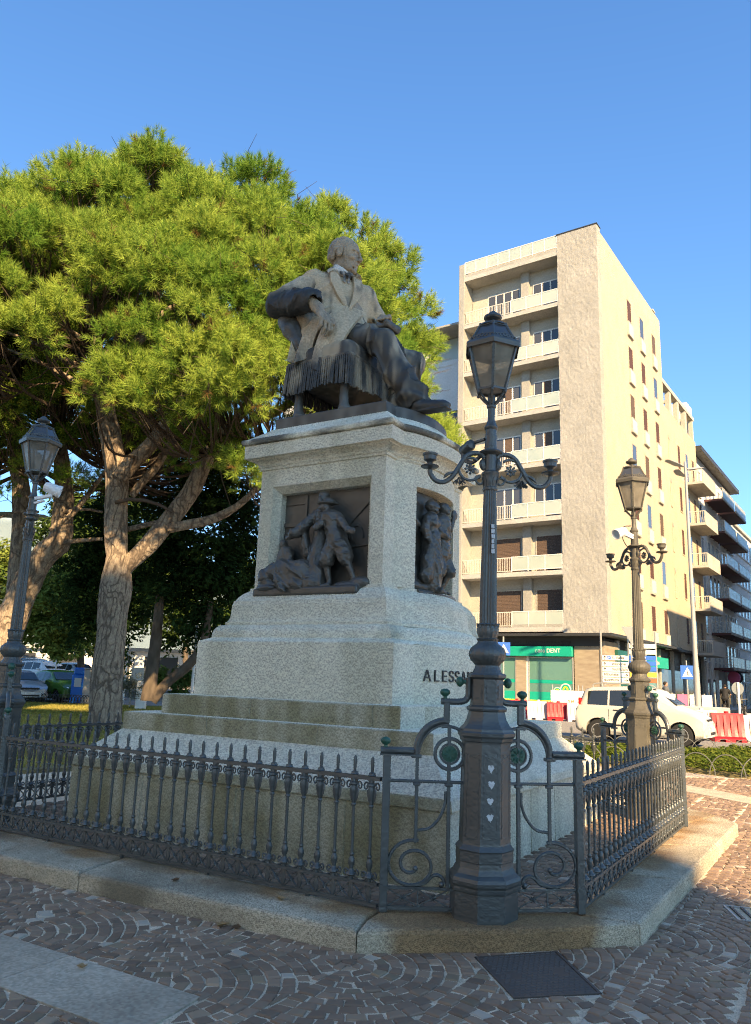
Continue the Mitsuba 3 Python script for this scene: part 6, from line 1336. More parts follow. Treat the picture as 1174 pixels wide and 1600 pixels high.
def needle_shoots(P, D, L, col, n=52, w=.0145, nl=.19):
    """bottle brush shoots: P, D (k x 3), thin triangles; returns vertices, faces, colours"""
    k = len(P); t = rng.uniform(0, 1, (k, n)); ph = rng.uniform(0, 2 * np.pi, (k, n))
    ref = np.where(np.abs(D[:, 2:3]) < .9, [[0, 0, 1.0]], [[1.0, 0, 0]]); X = np.cross(D, ref); X /= np.linalg.norm(X, axis=1, keepdims=True); Y = np.cross(D, X)
    rad = np.cos(ph)[..., None] * X[:, None] + np.sin(ph)[..., None] * Y[:, None]
    al = np.radians(74 - 46 * t + rng.normal(0, 9, (k, n)))
    dr_ = np.cos(al)[..., None] * D[:, None] + np.sin(al)[..., None] * rad
    base = P[:, None] + D[:, None] * (t * L[:, None])[..., None]
    tip = base + dr_ * (nl * rng.uniform(.7, 1.2, (k, n)))[..., None]; tip[..., 2] -= .010
    side = np.cross(dr_, rng.normal(0, 1, (k, n, 3))); side /= np.linalg.norm(side, axis=-1, keepdims=True) + 1e-9
    a, b = base + side * w / 2, base - side * w / 2
    v = np.stack([a, b, tip], 2).reshape(-1, 3); f = np.arange(len(v)).reshape(-1, 3)
    c = np.repeat(col[:, None] * rng.uniform(.75, 1.25, (k, n, 1)), 3, 1).reshape(-1, 3) if False else np.repeat((col[:, None] * rng.uniform(.75, 1.25, (k, n, 1))).reshape(-1, 3), 3, 0)
    return v, f, c
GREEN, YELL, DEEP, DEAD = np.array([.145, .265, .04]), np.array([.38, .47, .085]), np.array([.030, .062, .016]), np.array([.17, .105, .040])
def pine_clump(c, r, outw, n, tone=0.5, up=.5):
    d = rng.normal(0, 1, (int(n * 2.2), 3)); d /= np.linalg.norm(d, axis=1, keepdims=True)
    d = d[(d @ np.array([outw[0] * .75, outw[1] * .75, .55 + outw[2] * .4])) > -.30][:n]
    rr = r * rng.uniform(.62, 1.0, (len(d), 1)) * (1 + .18 * np.sin(d[:, :1] * 7 + c[0]) * np.sin(d[:, 1:2] * 6 + c[2]))
    P = c + d * rr * [1, 1, .9]
    D = d * .85 + np.array([0, 0, up]) + np.asarray(outw) * .22 + rng.normal(0, .14, d.shape); D /= np.linalg.norm(D, axis=1, keepdims=True)
    mixv = np.clip(tone + rng.normal(0, .22, (len(d), 1)), 0, 1)
    col = GREEN * (1 - mixv) + YELL * mixv
    dead = rng.random(len(d)) < .02; col[dead] = DEAD
    return P, D, rng.uniform(.18, .32, len(d)), col
def pine_crown(center, radii, nclump, nin, extra, ycut=.5, zmin=-.18, sep=1.15, dens=70, hole=None):
    center, radii = np.array(center, float), np.array(radii, float); got, out = [], []
    tries = 0
    while len(got) < nclump and tries < 40000:
        tries += 1
        d = rng.normal(0, 1, 3); d /= np.linalg.norm(d)
        if d[1] > ycut or d[2] < zmin: continue
        lump = 1 + .06 * math.sin(d[0] * 7 + 1.3) * math.cos(d[2] * 6) + .05 * math.sin(d[0] * 15 + 2) * math.sin(d[2] * 13 + d[1] * 9) + rng.normal(0, .03)
        p = center + d * radii * lump * .94
        if any(np.linalg.norm(p - g) < sep for g in got): continue
        if hole and hole(p): continue
        got.append(p); tone = .48 + rng.normal(0, .2); ax_ = d * .75 + [0, -.15, .55]; ax_ = ax_ / np.linalg.norm(ax_); R_s = rng.uniform(.75, 1.15) * sep / 1.5
        for q in range(11):
            e = rng.normal(0, 1, 3); e /= np.linalg.norm(e); e = e + ax_ * .85; e /= np.linalg.norm(e)
            out.append((p + e * R_s * rng.uniform(.75, 1.1), rng.uniform(.36, .54), d * .45 + e * .6, dens, tone + rng.normal(0, .12)))
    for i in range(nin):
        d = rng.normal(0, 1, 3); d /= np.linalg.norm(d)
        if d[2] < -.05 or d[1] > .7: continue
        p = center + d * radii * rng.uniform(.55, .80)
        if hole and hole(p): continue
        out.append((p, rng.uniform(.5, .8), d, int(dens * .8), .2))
    for (p, r, tone) in extra:
        d = (p - center) / radii; d[1] = -abs(d[1]) - .4; d /= np.linalg.norm(d)
        for q in range(max(1, int(6.5 * r * r))):
            e = rng.normal(0, 1, 3); e /= np.linalg.norm(e); e[2] = abs(e[2]) if rng.random() < .8 else e[2]
            out.append((np.asarray(p, float) + e * [1, .8, .85] * r * .68, rng.uniform(.36, .52), d * .4 + e * .6, dens, tone + rng.normal(0, .15)))
    return out
def seat_tree(t, clumps, limbs, mat='needle', nl=.19, w=.0145, n=52):
    parts = [pine_clump(*c) for c in clumps]
    P, D, L, C = (np.concatenate([p[i] for p in parts]) for i in range(4))
    v, f, c = needle_shoots(P, D, L, C, n=n, nl=nl, w=w)
    k = add('crown', tm(v, f), mat, t, smooth=False, color=c); lab(k, kind='stuff')
    # twigs join each clump to the nearest limb point
    pts = np.concatenate([spline(l, 6) for l in limbs]); tw = []
    for (cc, r, d, nn, tone) in clumps:
        j = np.argmin(np.linalg.norm(pts - cc, axis=1) + .6 * np.maximum(pts[:, 2] - cc[2] + .3, 0)); a = pts[j]
        mid = (a + cc) / 2 + rng.normal(0, .18, 3) + [0, 0, -.12 * np.linalg.norm(cc - a)]
        ln = np.linalg.norm(cc - a)
        tw.append(tube(spline([a, mid, cc], 4), np.linspace(min(.012 + .010 * ln, .06), .010, 9), 4))
        for q in range(2):
            e = cc + rng.normal(0, .55, 3) * [1, 1, .7]; tw.append(tube([(mid + cc) / 2, (e + cc) / 2 + rng.normal(0, .06, 3), e], [.012, .009, .005], 3))
    k = add('twigs', cat(tw), 'twig', t, smooth=60); lab(k, kind='stuff')

# --- the big stone pine behind the monument
t_p = thing('pine_tree', 'large stone pine with a broad yellow green crown and forked trunk behind the monument', 'tree')
px = lambda L, dep: [at_px(x, y, dep + (o[0] if o else 0)) for x, y, *o in L]
trk = px([(160, 1146), (163, 1120), (168, 1060), (175, 980), (182, 915), (186, 870)], 22.3)
add('trunk', trunk_mesh(trk, [.52, .44, .42, .42, .45, .36]), 'pine_bark', t_p, smooth=60)
lead = px([(188, 905), (181, 830), (182, 770), (182, 735), (174, 690), (165, 640), (159, 590), (150, 540, -.3), (138, 490, -.5), (128, 430, -.8)], 22.3)
rlead = px([(184, 905), (204, 878), (228, 855), (262, 815), (300, 765), (325, 712), (350, 676, -.2), (385, 635, -.5), (430, 560, -1)], 22.3)
add('limb', trunk_mesh(lead, [.32, .34, .33, .33, .30, .26, .23, .19, .15, .11], 20), 'pine_bark', t_p, smooth=60)
add('limb', trunk_mesh(rlead, [.20, .26, .27, .27, .25, .22, .18, .14, .10], 18), 'pine_bark', t_p, smooth=60)
lims = [lead, rlead]
for L, R, o in [([(186, 748), (205, 724), (236, 695), (262, 655), (292, 610), (320, 540)], [.26, .25, .22, .16, .12, .07], -.3), ([(205, 775), (225, 750), (246, 728), (262, 700), (285, 660)], [.12, .13, .13, .10, .07], .3), ([(262, 826), (292, 820), (330, 812), (368, 793), (400, 765), (425, 740)], [.15, .15, .14, .11, .09, .05], -.2), ([(196, 828), (230, 820), (262, 812)], [.08, .08, .07], .4), ([(180, 785), (205, 780), (240, 785), (270, 800)], [.06, .06, .05, .04], -.4),
                ([(162, 600), (130, 578), (82, 548), (40, 530), (-10, 512)], [.12, .10, .08, .06, .03], -.6), ([(155, 620), (118, 596), (62, 566), (10, 545)], [.10, .08, .06, .04], -.9), ([(158, 570), (125, 528), (78, 500), (30, 455)], [.12, .10, .07, .05], -1.2), ([(152, 545), (140, 470), (150, 400), (150, 330)], [.13, .11, .09, .05], -.2), ([(160, 590), (190, 560), (230, 520), (250, 450), (265, 380)], [.12, .11, .09, .08, .05], .2), ([(190, 560), (240, 500), (330, 440), (380, 380)], [.1, .09, .07, .04], .6), ([(350, 676), (420, 650), (500, 600), (560, 560)], [.14, .12, .09, .05], .2), ([(385, 635), (450, 540), (520, 450), (560, 400)], [.13, .11, .08, .04], .1), ([(325, 712), (352, 690), (385, 685), (420, 690)], [.10, .09, .08, .05], -.8), ([(130, 480), (100, 420), (70, 350), (60, 280)], [.1, .08, .06, .04], -.3), ([(500, 600), (580, 520), (620, 460)], [.09, .07, .04], .4),
                ([(100, 600), (60, 600), (20, 620), (-10, 640)], [.03, .025, .02, .01], -1.0), ([(90, 560), (60, 590), (20, 600)], [.03, .02, .01], -1.0), ([(125, 560), (90, 600), (70, 650)], [.03, .02, .01], -.8), ([(70, 520), (30, 560), (0, 600)], [.03, .02, .012], -1.1), ([(340, 690), (345, 740), (360, 790)], [.025, .018, .01], -.3), ([(400, 690), (420, 730), (415, 790)], [.025, .018, .01], -.5)]:
    l = px(L, 22.3 + o); add('branch', trunk_mesh(l, R, 10, .05, .3), 'pine_bark' if R[0] > .07 else 'twig', t_p, smooth=60); lims.append(l)
hang = [(215, 545, 17.6, .95, .35), (200, 598, 17.4, .85, .5), (232, 632, 17.7, .8, .6), (160, 622, 17.6, .55, .55), (198, 650, 17.7, .6, .7), (300, 515, 17.0, .95, .45), (328, 572, 17.0, 1.0, .75), (378, 560, 17.2, .95, .7), (405, 605, 17.6, .9, .75), (352, 628, 17.6, .85, .7), (436, 560, 18.4, .8, .5), (436, 505, 18, .95, .5), (452, 625, 19.4, .7, .45), (300, 650, 18.2, .7, .55), (392, 730, 19.5, .5, .6), (372, 748, 19.5, .35, .6), (412, 752, 19.8, .35, .5), (60, 500, 17.5, .95, .6), (18, 525, 17.4, .8, .75), (-10, 470, 17.5, 1.0, .5), (250, 465, 17.2, .9, .4), (262, 600, 17.6, .6, .4), (420, 660, 19.6, .6, .3),
        (330, 690, 20.5, .6, .35), (370, 700, 20.6, .5, .35), (300, 700, 21, .5, .25), (600, 590, 21.5, .85, .55), (635, 600, 21.8, .75, .55), (640, 555, 22, .8, .5), (615, 640, 22.4, .8, .45), (640, 645, 22.4, .5, .45), (655, 575, 22, .5, .5), (560, 600, 21.5, .9, .4), (500, 640, 22, .8, .35), (470, 680, 22.5, .6, .3), (668, 672, 23.4, .3, .45), (520, 352, 21.3, .9, .5), (560, 385, 21.5, .95, .5), (600, 420, 21.5, .9, .55), (632, 458, 21.8, .85, .5), (650, 502, 22, .75, .5), (590, 460, 20.8, .9, .45), (560, 430, 20.8, .9, .4), (610, 510, 20.8, .9, .5), (570, 520, 20.5, .9, .45), (655, 540, 22.4, .6, .5)]
ext = [(at_px(x, y, d), r, tn) for x, y, d, r, tn in hang]
def gap(p):   # open places under the crown where the limbs and the sky show
    q = p - EYE; z = q @ _f; x = 587 + FOCAL * (q @ (math.cos(ROLL) * _r0 + math.sin(ROLL) * _u0)) / z; y = 800 - FOCAL * (q @ _up) / z
    return (170 < x < 240 and 425 < y < 500) or (x < 150 and y > 540) or (x < 300 and y > 660) or (x > 300 and y > 720) or (95 < x < 165 and 500 < y < 720) or (p[1] < 21.6 and p[2] < 11.2 and -10.2 < p[0] < -4.9)
clumps = pine_crown((-7.35, 22.6, 8.5), (8.4, 5.8, 7.75), 190, 150, ext, ycut=.55, zmin=-.1, sep=1.42, dens=32, hole=gap)
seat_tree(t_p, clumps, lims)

# --- second pine at the left edge
t_p2 = thing('pine_tree', 'dark pine with a leaning twin trunk behind the left lamp post', 'tree')
tr2 = px([(-25, 1120), (-8, 1060), (14, 985), (38, 920), (66, 872), (92, 846), (98, 812), (100, 760), (92, 690)], 27)
tr3 = px([(8, 1010), (24, 930), (32, 850), (34, 780), (26, 700), (20, 620)], 27.5)
add('trunk', trunk_mesh(tr2, [.62, .56, .52, .46, .44, .44, .36, .30, .25], 20), 'pine_bark', t_p2, smooth=60)
add('limb', trunk_mesh(tr3, [.30, .32, .34, .32, .28, .22], 16), 'pine_bark', t_p2, smooth=60)
l2 = [tr2, tr3]
for L, R in [([(88, 850), (120, 845), (160, 842)], [.1, .08, .06]), ([(80, 830), (110, 806), (140, 770), (170, 730)], [.14, .11, .09, .06]), ([(100, 800), (130, 795), (160, 800)], [.07, .06, .04]), ([(95, 780), (40, 740), (0, 730)], [.1, .08, .05]), ([(60, 800), (20, 800), (-10, 815)], [.05, .04, .03])]:
    l = px(L, 26.7); add('branch', trunk_mesh(l, R, 10, .05, .3), 'pine_bark', t_p2, smooth=60); l2.append(l)
cl2 = pine_crown((-15.0, 28.0, 10.0), (8.6, 5.4, 8.6), 110, 130, [(at_px(x, y, 26.0), r, .2) for x, y, r in ((20, 690, .8), (70, 660, .9), (110, 690, .8), (60, 735, .6), (-10, 720, .9), (130, 640, .9), (30, 640, 1.0), (110, 760, .6), (140, 700, .8), (85, 700, .7), (0, 660, .9), (10, 780, .4))], ycut=.9, zmin=-.1, sep=1.6, dens=30)
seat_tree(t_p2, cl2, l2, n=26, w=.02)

# --- broad leaved trees
def leaf_mesh(P, N, s, col, elong=1.9):
    """folded pointed leaves: 4 triangles each"""
    k = len(P); N = N / (np.linalg.norm(N, axis=1, keepdims=True) + 1e-9); a = np.cross(N, rng.normal(0, 1, (k, 3))); a /= np.linalg.norm(a, axis=1, keepdims=True) + 1e-9; b = np.cross(N, a)
    s = s[:, None]; v = np.stack([P - a * s * elong * .5, P + b * s * .5 - N * s * .12, P + a * s * elong * .5 - N * s * .2, P - b * s * .5 - N * s * .12, P + N * s * .06], 1).reshape(-1, 3)
    o = np.arange(k)[:, None, None] * 5; f = (np.array([[0, 3, 4], [3, 2, 4], [2, 1, 4], [1, 0, 4]])[None] + o).reshape(-1, 3)
    return v, f, np.repeat(col, 5, 0)
def leafy(t, center, radii, nclump, per, size, cols, crown_r=(.6, 1.0), inner=.55, mat='leaf', fill=True):
    center, radii = np.array(center, float), np.array(radii, float); V, F, C, o = [], [], [], 0
    for i in range(nclump):
        d = rng.normal(0, 1, 3); d /= np.linalg.norm(d); c = center + d * radii * rng.uniform(inner, .95); r = rng.uniform(*crown_r)
        e = rng.normal(0, 1, (per, 3)); e /= np.linalg.norm(e, axis=1, keepdims=True); e[:, 2] = np.abs(e[:, 2]) * np.where(rng.random(per) < .72, 1, -1)
        P = c + e * (r * rng.uniform(.55, 1, (per, 1))) * [1, 1, .7]; N = e * .6 + [0, 0, .6] + rng.normal(0, .35, (per, 3))
        base = cols[0] + (cols[1] - cols[0]) * np.clip(rng.normal(.5, .3), 0, 1)
        v, f, cc = leaf_mesh(P, N, size * rng.uniform(.7, 1.3, per), base * rng.uniform(.7, 1.3, (per, 1)))
        V.append(v); F.append(f + o); C.append(cc); o += len(v)
    k = add('crown', tm(np.vstack(V), np.vstack(F)), mat, t, smooth=False, color=np.vstack(C)); lab(k, kind='stuff')
MAG = (np.array([.016, .036, .014]), np.array([.045, .085, .026])); LIME = (np.array([.14, .20, .04]), np.array([.30, .34, .075])); MID = (np.array([.05, .09, .02]), np.array([.11, .155, .035]))
t_m = thing('magnolia_tree', 'dense dark evergreen tree with two crossing stems between the pine trunk and the monument', 'tree')
m0 = at_px(240, 1092, 29.5)
for L, R in [([(232, 1095), (237, 1050), (244, 1000), (250, 930)], [.30, .24, .22, .15]), ([(238, 1095), (262, 1066), (292, 1042), (318, 1005), (330, 940)], [.20, .19, .18, .16, .10])]:
    l = px(L, 29.5); add('trunk', trunk_mesh(l, R, 14, .06), 'bark_dark', t_m, smooth=60)
c0 = at_px(322, 850, 30.3); leafy(t_m, c0, (3.3, 2.6, 4.5), 330, 80, .115, MAG, (.5, .95), .35)
t_m2 = thing('magnolia_tree', 'dense dark evergreen tree seen between the left lamp post and the pine trunk', 'tree')
l = px([(165, 1100), (165, 1040), (160, 960)], 33); add('trunk', trunk_mesh(l, [.2, .17, .12], 12, .05), 'bark_dark', t_m2, smooth=60)
leafy(t_m2, at_px(178, 900, 34), (2.4, 2.2, 4.4), 200, 75, .12, (MAG[0] * 1.2, MAG[1] * 1.2), (.5, .9), .35)
t_l = thing('lime_tree', 'sunlit light green tree hanging over the parked cars on the left', 'tree')
l = px([(128, 1085), (125, 1000), (120, 930)], 46); add('trunk', trunk_mesh(l, [.22, .2, .12], 10, .05), 'bark_dark', t_l, smooth=60)
leafy(t_l, at_px(98, 955, 44), (2.9, 2.5, 2.9), 190, 80, .16, LIME, (.5, .9), .45)
t_l2 = thing('lime_tree', 'pale green tree top at the left edge beyond the leaning trunk', 'tree')
l = px([(-30, 1085), (-25, 1000)], 52); add('trunk', trunk_mesh(l, [.22, .15], 10, .05), 'bark_dark', t_l2, smooth=60)
leafy(t_l2, at_px(-5, 925, 52), (3.6, 3, 3.6), 150, 70, .18, LIME, (.6, 1.0), .45)
t_l3 = thing('park_tree', 'mid green tree in the gap between the pine trunks, far behind', 'tree')
l = px([(150, 1080), (150, 900)], 60); add('trunk', trunk_mesh(l, [.25, .2], 10, .05), 'bark_dark', t_l3, smooth=60)
leafy(t_l3, at_px(150, 830, 58), (5.5, 3.5, 4.5), 170, 70, .2, MID, (.7, 1.2), .4)
t_h = thing('hedge', 'clipped hedge and shrubs at the back of the lawn behind the magnolia', 'hedge')
leafy(t_h, at_px(340, 1068, 44), (6.5, 1.0, .9), 70, 80, .12, (MID[0] * .8, MID[1] * .8), (.4, .7), .3)
t_s = thing('shrub', 'small grey leaved shrub between pine trunk and magnolia stems', 'shrub')
leafy(t_s, at_px(203, 1074, 33), (.75, .5, .55), 16, 90, .05, (np.array([.12, .14, .10]), np.array([.26, .28, .22])), (.25, .4), .3)
t_s2 = thing('conifer', 'blunt topped green tree far behind, right of the magnolia and low', 'tree')
l = px([(290, 1075), (290, 1000)], 62); add('trunk', trunk_mesh(l, [.25, .2], 10, .05), 'bark_dark', t_s2, smooth=60)
leafy(t_s2, at_px(300, 930, 62), (8, 4, 4.5), 170, 70, .22, (MID[0] * .7, MID[1] * .7), (.7, 1.3), .4)

# ---------------------------------------------------------------- lawn, flower bed, hoop fences
sheet('lawn', [(-40, 12.3), (-6.2, 11.6), (-3.0, 14.5), (0.6, 17.5), (-1.5, 30), (-9.0, 36.2), (-40, 36.2)], 0.055, 'earth', 'dry yellow green lawn under the pines', 'lawn', thick=.12)
def blades(poly, n, h, cols, z0, name, label, catg, w=.012, keepf=None):
    P = []; x0, y0, x1, y1 = poly.bounds
    while len(P) < n:
        q = rng.uniform((x0, y0), (x1, y1), (4000, 2))
        q = q[[poly.contains(Point(*c)) for c in q]]; P += [c for c in q if keepf is None or keepf(c)]
    P = np.array(P[:n]); k = len(P); B = np.column_stack([P, np.full(k, z0)]); lean = np.column_stack([rng.normal(0, .35, (k, 2)), np.ones(k)]) * (h * rng.uniform(.5, 1.2, (k, 1)))
    a = rng.uniform(0, 2 * np.pi, k); s = np.column_stack([np.cos(a), np.sin(a), 0 * a]) * w * rng.uniform(.6, 1.4, (k, 1))
    v = np.stack([B - s, B + s, B + lean], 1).reshape(-1, 3); t_ = np.clip(meshkit.fbm(B * [.7, .7, 0], 3, 9)[:, None] + rng.normal(0, .12, (k, 1)), 0, 1)
    c = np.repeat((cols[0] * (1 - t_) + cols[1] * t_) * rng.uniform(.8, 1.2, (k, 1)), 3, 0)
    kx = add(name, tm(v, np.arange(len(v)).reshape(-1, 3)), 'grass_blade', smooth=False, color=c); lab(kx, label, catg, kind='stuff')
lawnp = Polygon([(-14, 12.5), (-6.2, 11.9), (-3.0, 14.8), (0, 17.5), (-1.5, 29.5), (-9.0, 36), (-18, 36)])
blades(lawnp, 60000, .075, (np.array([.14, .16, .03]), np.array([.55, .47, .13])), .05, 'grass', 'short dry yellowish grass on the lawn around the pine trunk', 'grass', .014, keepf=lambda c: vis(c, 30))
BEDP = Polygon([(3.6, 17.6), (5.0, 16.9), (6.5, 16.2), (7.25, 15.25), (14.5, 15.0), (14.5, 20.2), (4.9, 20.0)])
sheet('flower_bed', list(BEDP.exterior.coords[:-1]), 0.03, 'earth', 'planted bed of low green ground cover by the road', 'flower bed', thick=.1)
P = []
while len(P) < 15000:
    q = rng.uniform((3.4, 15), (14.5, 20.2), (3000, 2)); P += [c for c in q if BEDP.buffer(.1).contains(Point(*c)) and vis(c, 40)]
P = np.array(P[:15000]); hz = .08 + .32 * meshkit.fbm(np.column_stack([P * 1.3, 0 * P[:, 0]]), 3, 4) * np.clip(np.array([BEDP.exterior.distance(Point(*c)) for c in P]) * 3 + .25, 0, 1)
P3_ = np.column_stack([P, .03 + hz * rng.uniform(.55, 1.0, len(P))]); t_ = rng.uniform(0, 1, (len(P), 1))
v, f, c = leaf_mesh(P3_, np.column_stack([rng.normal(0, .5, (len(P), 2)), np.ones(len(P))]), .045 * rng.uniform(.7, 1.4, len(P)), (np.array([.055, .10, .018]) * (1 - t_) + np.array([.20, .23, .04]) * t_))
k = add('ground_cover', tm(v, f), 'leaf', smooth=False, color=c); lab(k, 'low bushy green ground cover filling the bed by the road', 'ground cover', kind='stuff')
def hoops(p, q, n, r, label):
    p, q = np.array([*p, 0.]), np.array([*q, 0.]); u = (q - p) / np.linalg.norm(q - p); t = thing('hoop_fence', label, 'fence', 'low hoop fences round the flower bed')
    st = np.linalg.norm(q - p) / n
    for i in range(n):
        c = p + u * (i + .5) * st
        add('hoop', tube([c + u * r * math.cos(a) + np.array([0, 0, .02 + .40 * math.sin(a)]) for a in np.linspace(0, math.pi, 17)], .010, 6), 'hoop_grey', t, smooth=60)
hoops((7.15, 15.1), (14.2, 14.75), 15, .34, 'near row of overlapping grey wire hoops at the front of the bed')
hoops((5.2, 20.1), (14.4, 20.3), 18, .36, 'far row of grey wire hoops between bed and road')
hoops((3.5, 17.5), (7.1, 15.15), 8, .32, 'short row of grey wire hoops at the left end of the bed')
# mountain far to the left
mx = np.linspace(-5200, 900, 60); mz = 620 * np.exp(-((mx + 1900) / 1500) ** 2) + 170 * meshkit.fbm(np.column_stack([mx * .003, 0 * mx, 0 * mx]), 4) + 60
rows = [[(x, 3600 + dy, z * k) for x, z in zip(mx, mz)] for dy, k in ((-900, -.05), (-500, .42), (-150, .82), (0, 1.0), (400, .7), (900, -.05))]
V = np.array(rows, float); V[1:3, :, 2] *= (.85 + .3 * meshkit.fbm(V[1:3] * .004, 3)); 
k = add('mountain', tm(V.reshape(-1, 3), grid_faces(6, 60, False)), 'mountain', smooth=True); lab(k, 'mountain slope with haze blue mixed into its colour at the far left behind the trees', 'mountain', kind='structure')

# ---------------------------------------------------------------- vehicles
def car_body(st):
    """st: stations (x, sill z, half width sill, half width waist, belt z, half width belt, roof z, half width roof); loft across"""
    rings = []
    for x, zs, ws, ww, zb, wb, zt, wt in st:
        h = [(ws, zs), (ww * .99, zs + .10), (ww, zs + .30), (ww * .985, zb - .10), (wb, zb), (wb * .5 + wt * .5, zb * .5 + (zt - .045) * .5), (wt, zt - .045), (wt - .10, zt - .008), (wt * .45, zt), (0, zt + .008)]
        rings.append([(x, y, z) for y, z in h] + [(x, -y, z) for y, z in h[-2::-1]] + [(x, -ws * .5, zs - .01), (x, ws * .5, zs - .01)])
    m = loft(rings); return m if m.volume > 0 else tm(m.vertices, m.faces[:, ::-1])
def interp_st(st, x):
    a = np.array(st); return [x] + [np.interp(x, a[:, 0], a[:, i]) for i in range(1, a.shape[1])]
def side_patch(st, xs, t0, t1, s, off):
    """strip on the side between belt and roof edge; t from 0 (belt) to 1 (roof edge)"""
    rows = []
    for x in xs:
        _, zs, ws, ww, zb, wb, zt, wt = interp_st(st, x)
        for t in (t0(x) if callable(t0) else t0, t1(x) if callable(t1) else t1):
            rows.append((x, s * (wb * (1 - t) + wt * t + off), zb * (1 - t) + (zt - .045) * t))
    v = np.array(rows); n = len(xs); f = []
    for i in range(n - 1):
        q = [2 * i, 2 * i + 2, 2 * i + 3, 2 * i + 1]; f += [[q[0], q[1], q[2]], [q[0], q[2], q[3]]]
    f = np.array(f); o = len(v); v2 = v - [0, s * .012, 0]
    ff = [f if s < 0 else f[:, ::-1]]
    return tm(np.vstack([v, v2]), np.vstack(ff + [(f[:, ::-1] if s < 0 else f) + o]))
def wheel(t, F, x, y, r, tag=True):
    s = 1 if y > 0 else -1
    R = trimesh.transformations.rotation_matrix(-s * math.pi / 2, (1, 0, 0)); R[:3, 3] = (x, y, r)
    k = add('wheel', moved(lathe([(r * .60, -.10), (r * .95, -.10), (r, -.07), (r, .05), (r * .95, .085), (r * .66, .09), (r * .62, .075)], 26), R), 'tyre', t, M4=F, smooth=35)
    sp = [lathe([(.0, .05), (r * .13, .052), (r * .16, .03)], 12), lathe([(r * .62, .02), (r * .64, .078), (r * .57, .080), (r * .52, .03), (r * .62, .02)], 26, cap=False), lathe([(.0, .0), (r * .6, .0), (r * .6, .01), (.0, .01)], 24)]
    sp += [moved(bbox(r * .1, r * .57, -.022, .022, .01, .062, .008), trimesh.transformations.rotation_matrix(i * 2 * math.pi / 7, (0, 0, 1))) for i in range(7)]
    add('rim', moved(cat(sp), R), 'rim_silver', k, M4=F, smooth=30)
def arch(t, F, x, y, r, w=.02):
    s = 1 if y > 0 else -1
    a = np.radians(np.linspace(-8, 188, 18)); o = [(x + (r + .055) * math.cos(q), r + (r + .055) * math.sin(q)) for q in a]
    m = extrude(Polygon(o + [(x - r, .16), (x + r, .16)]), w); m = upright(m)       # y from 0 to -w
    m.apply_translation([0, y + (s * .004 if s < 0 else w + .004), 0]); add('wheel_arch', m, 'black_plastic', t, M4=F, smooth=False)
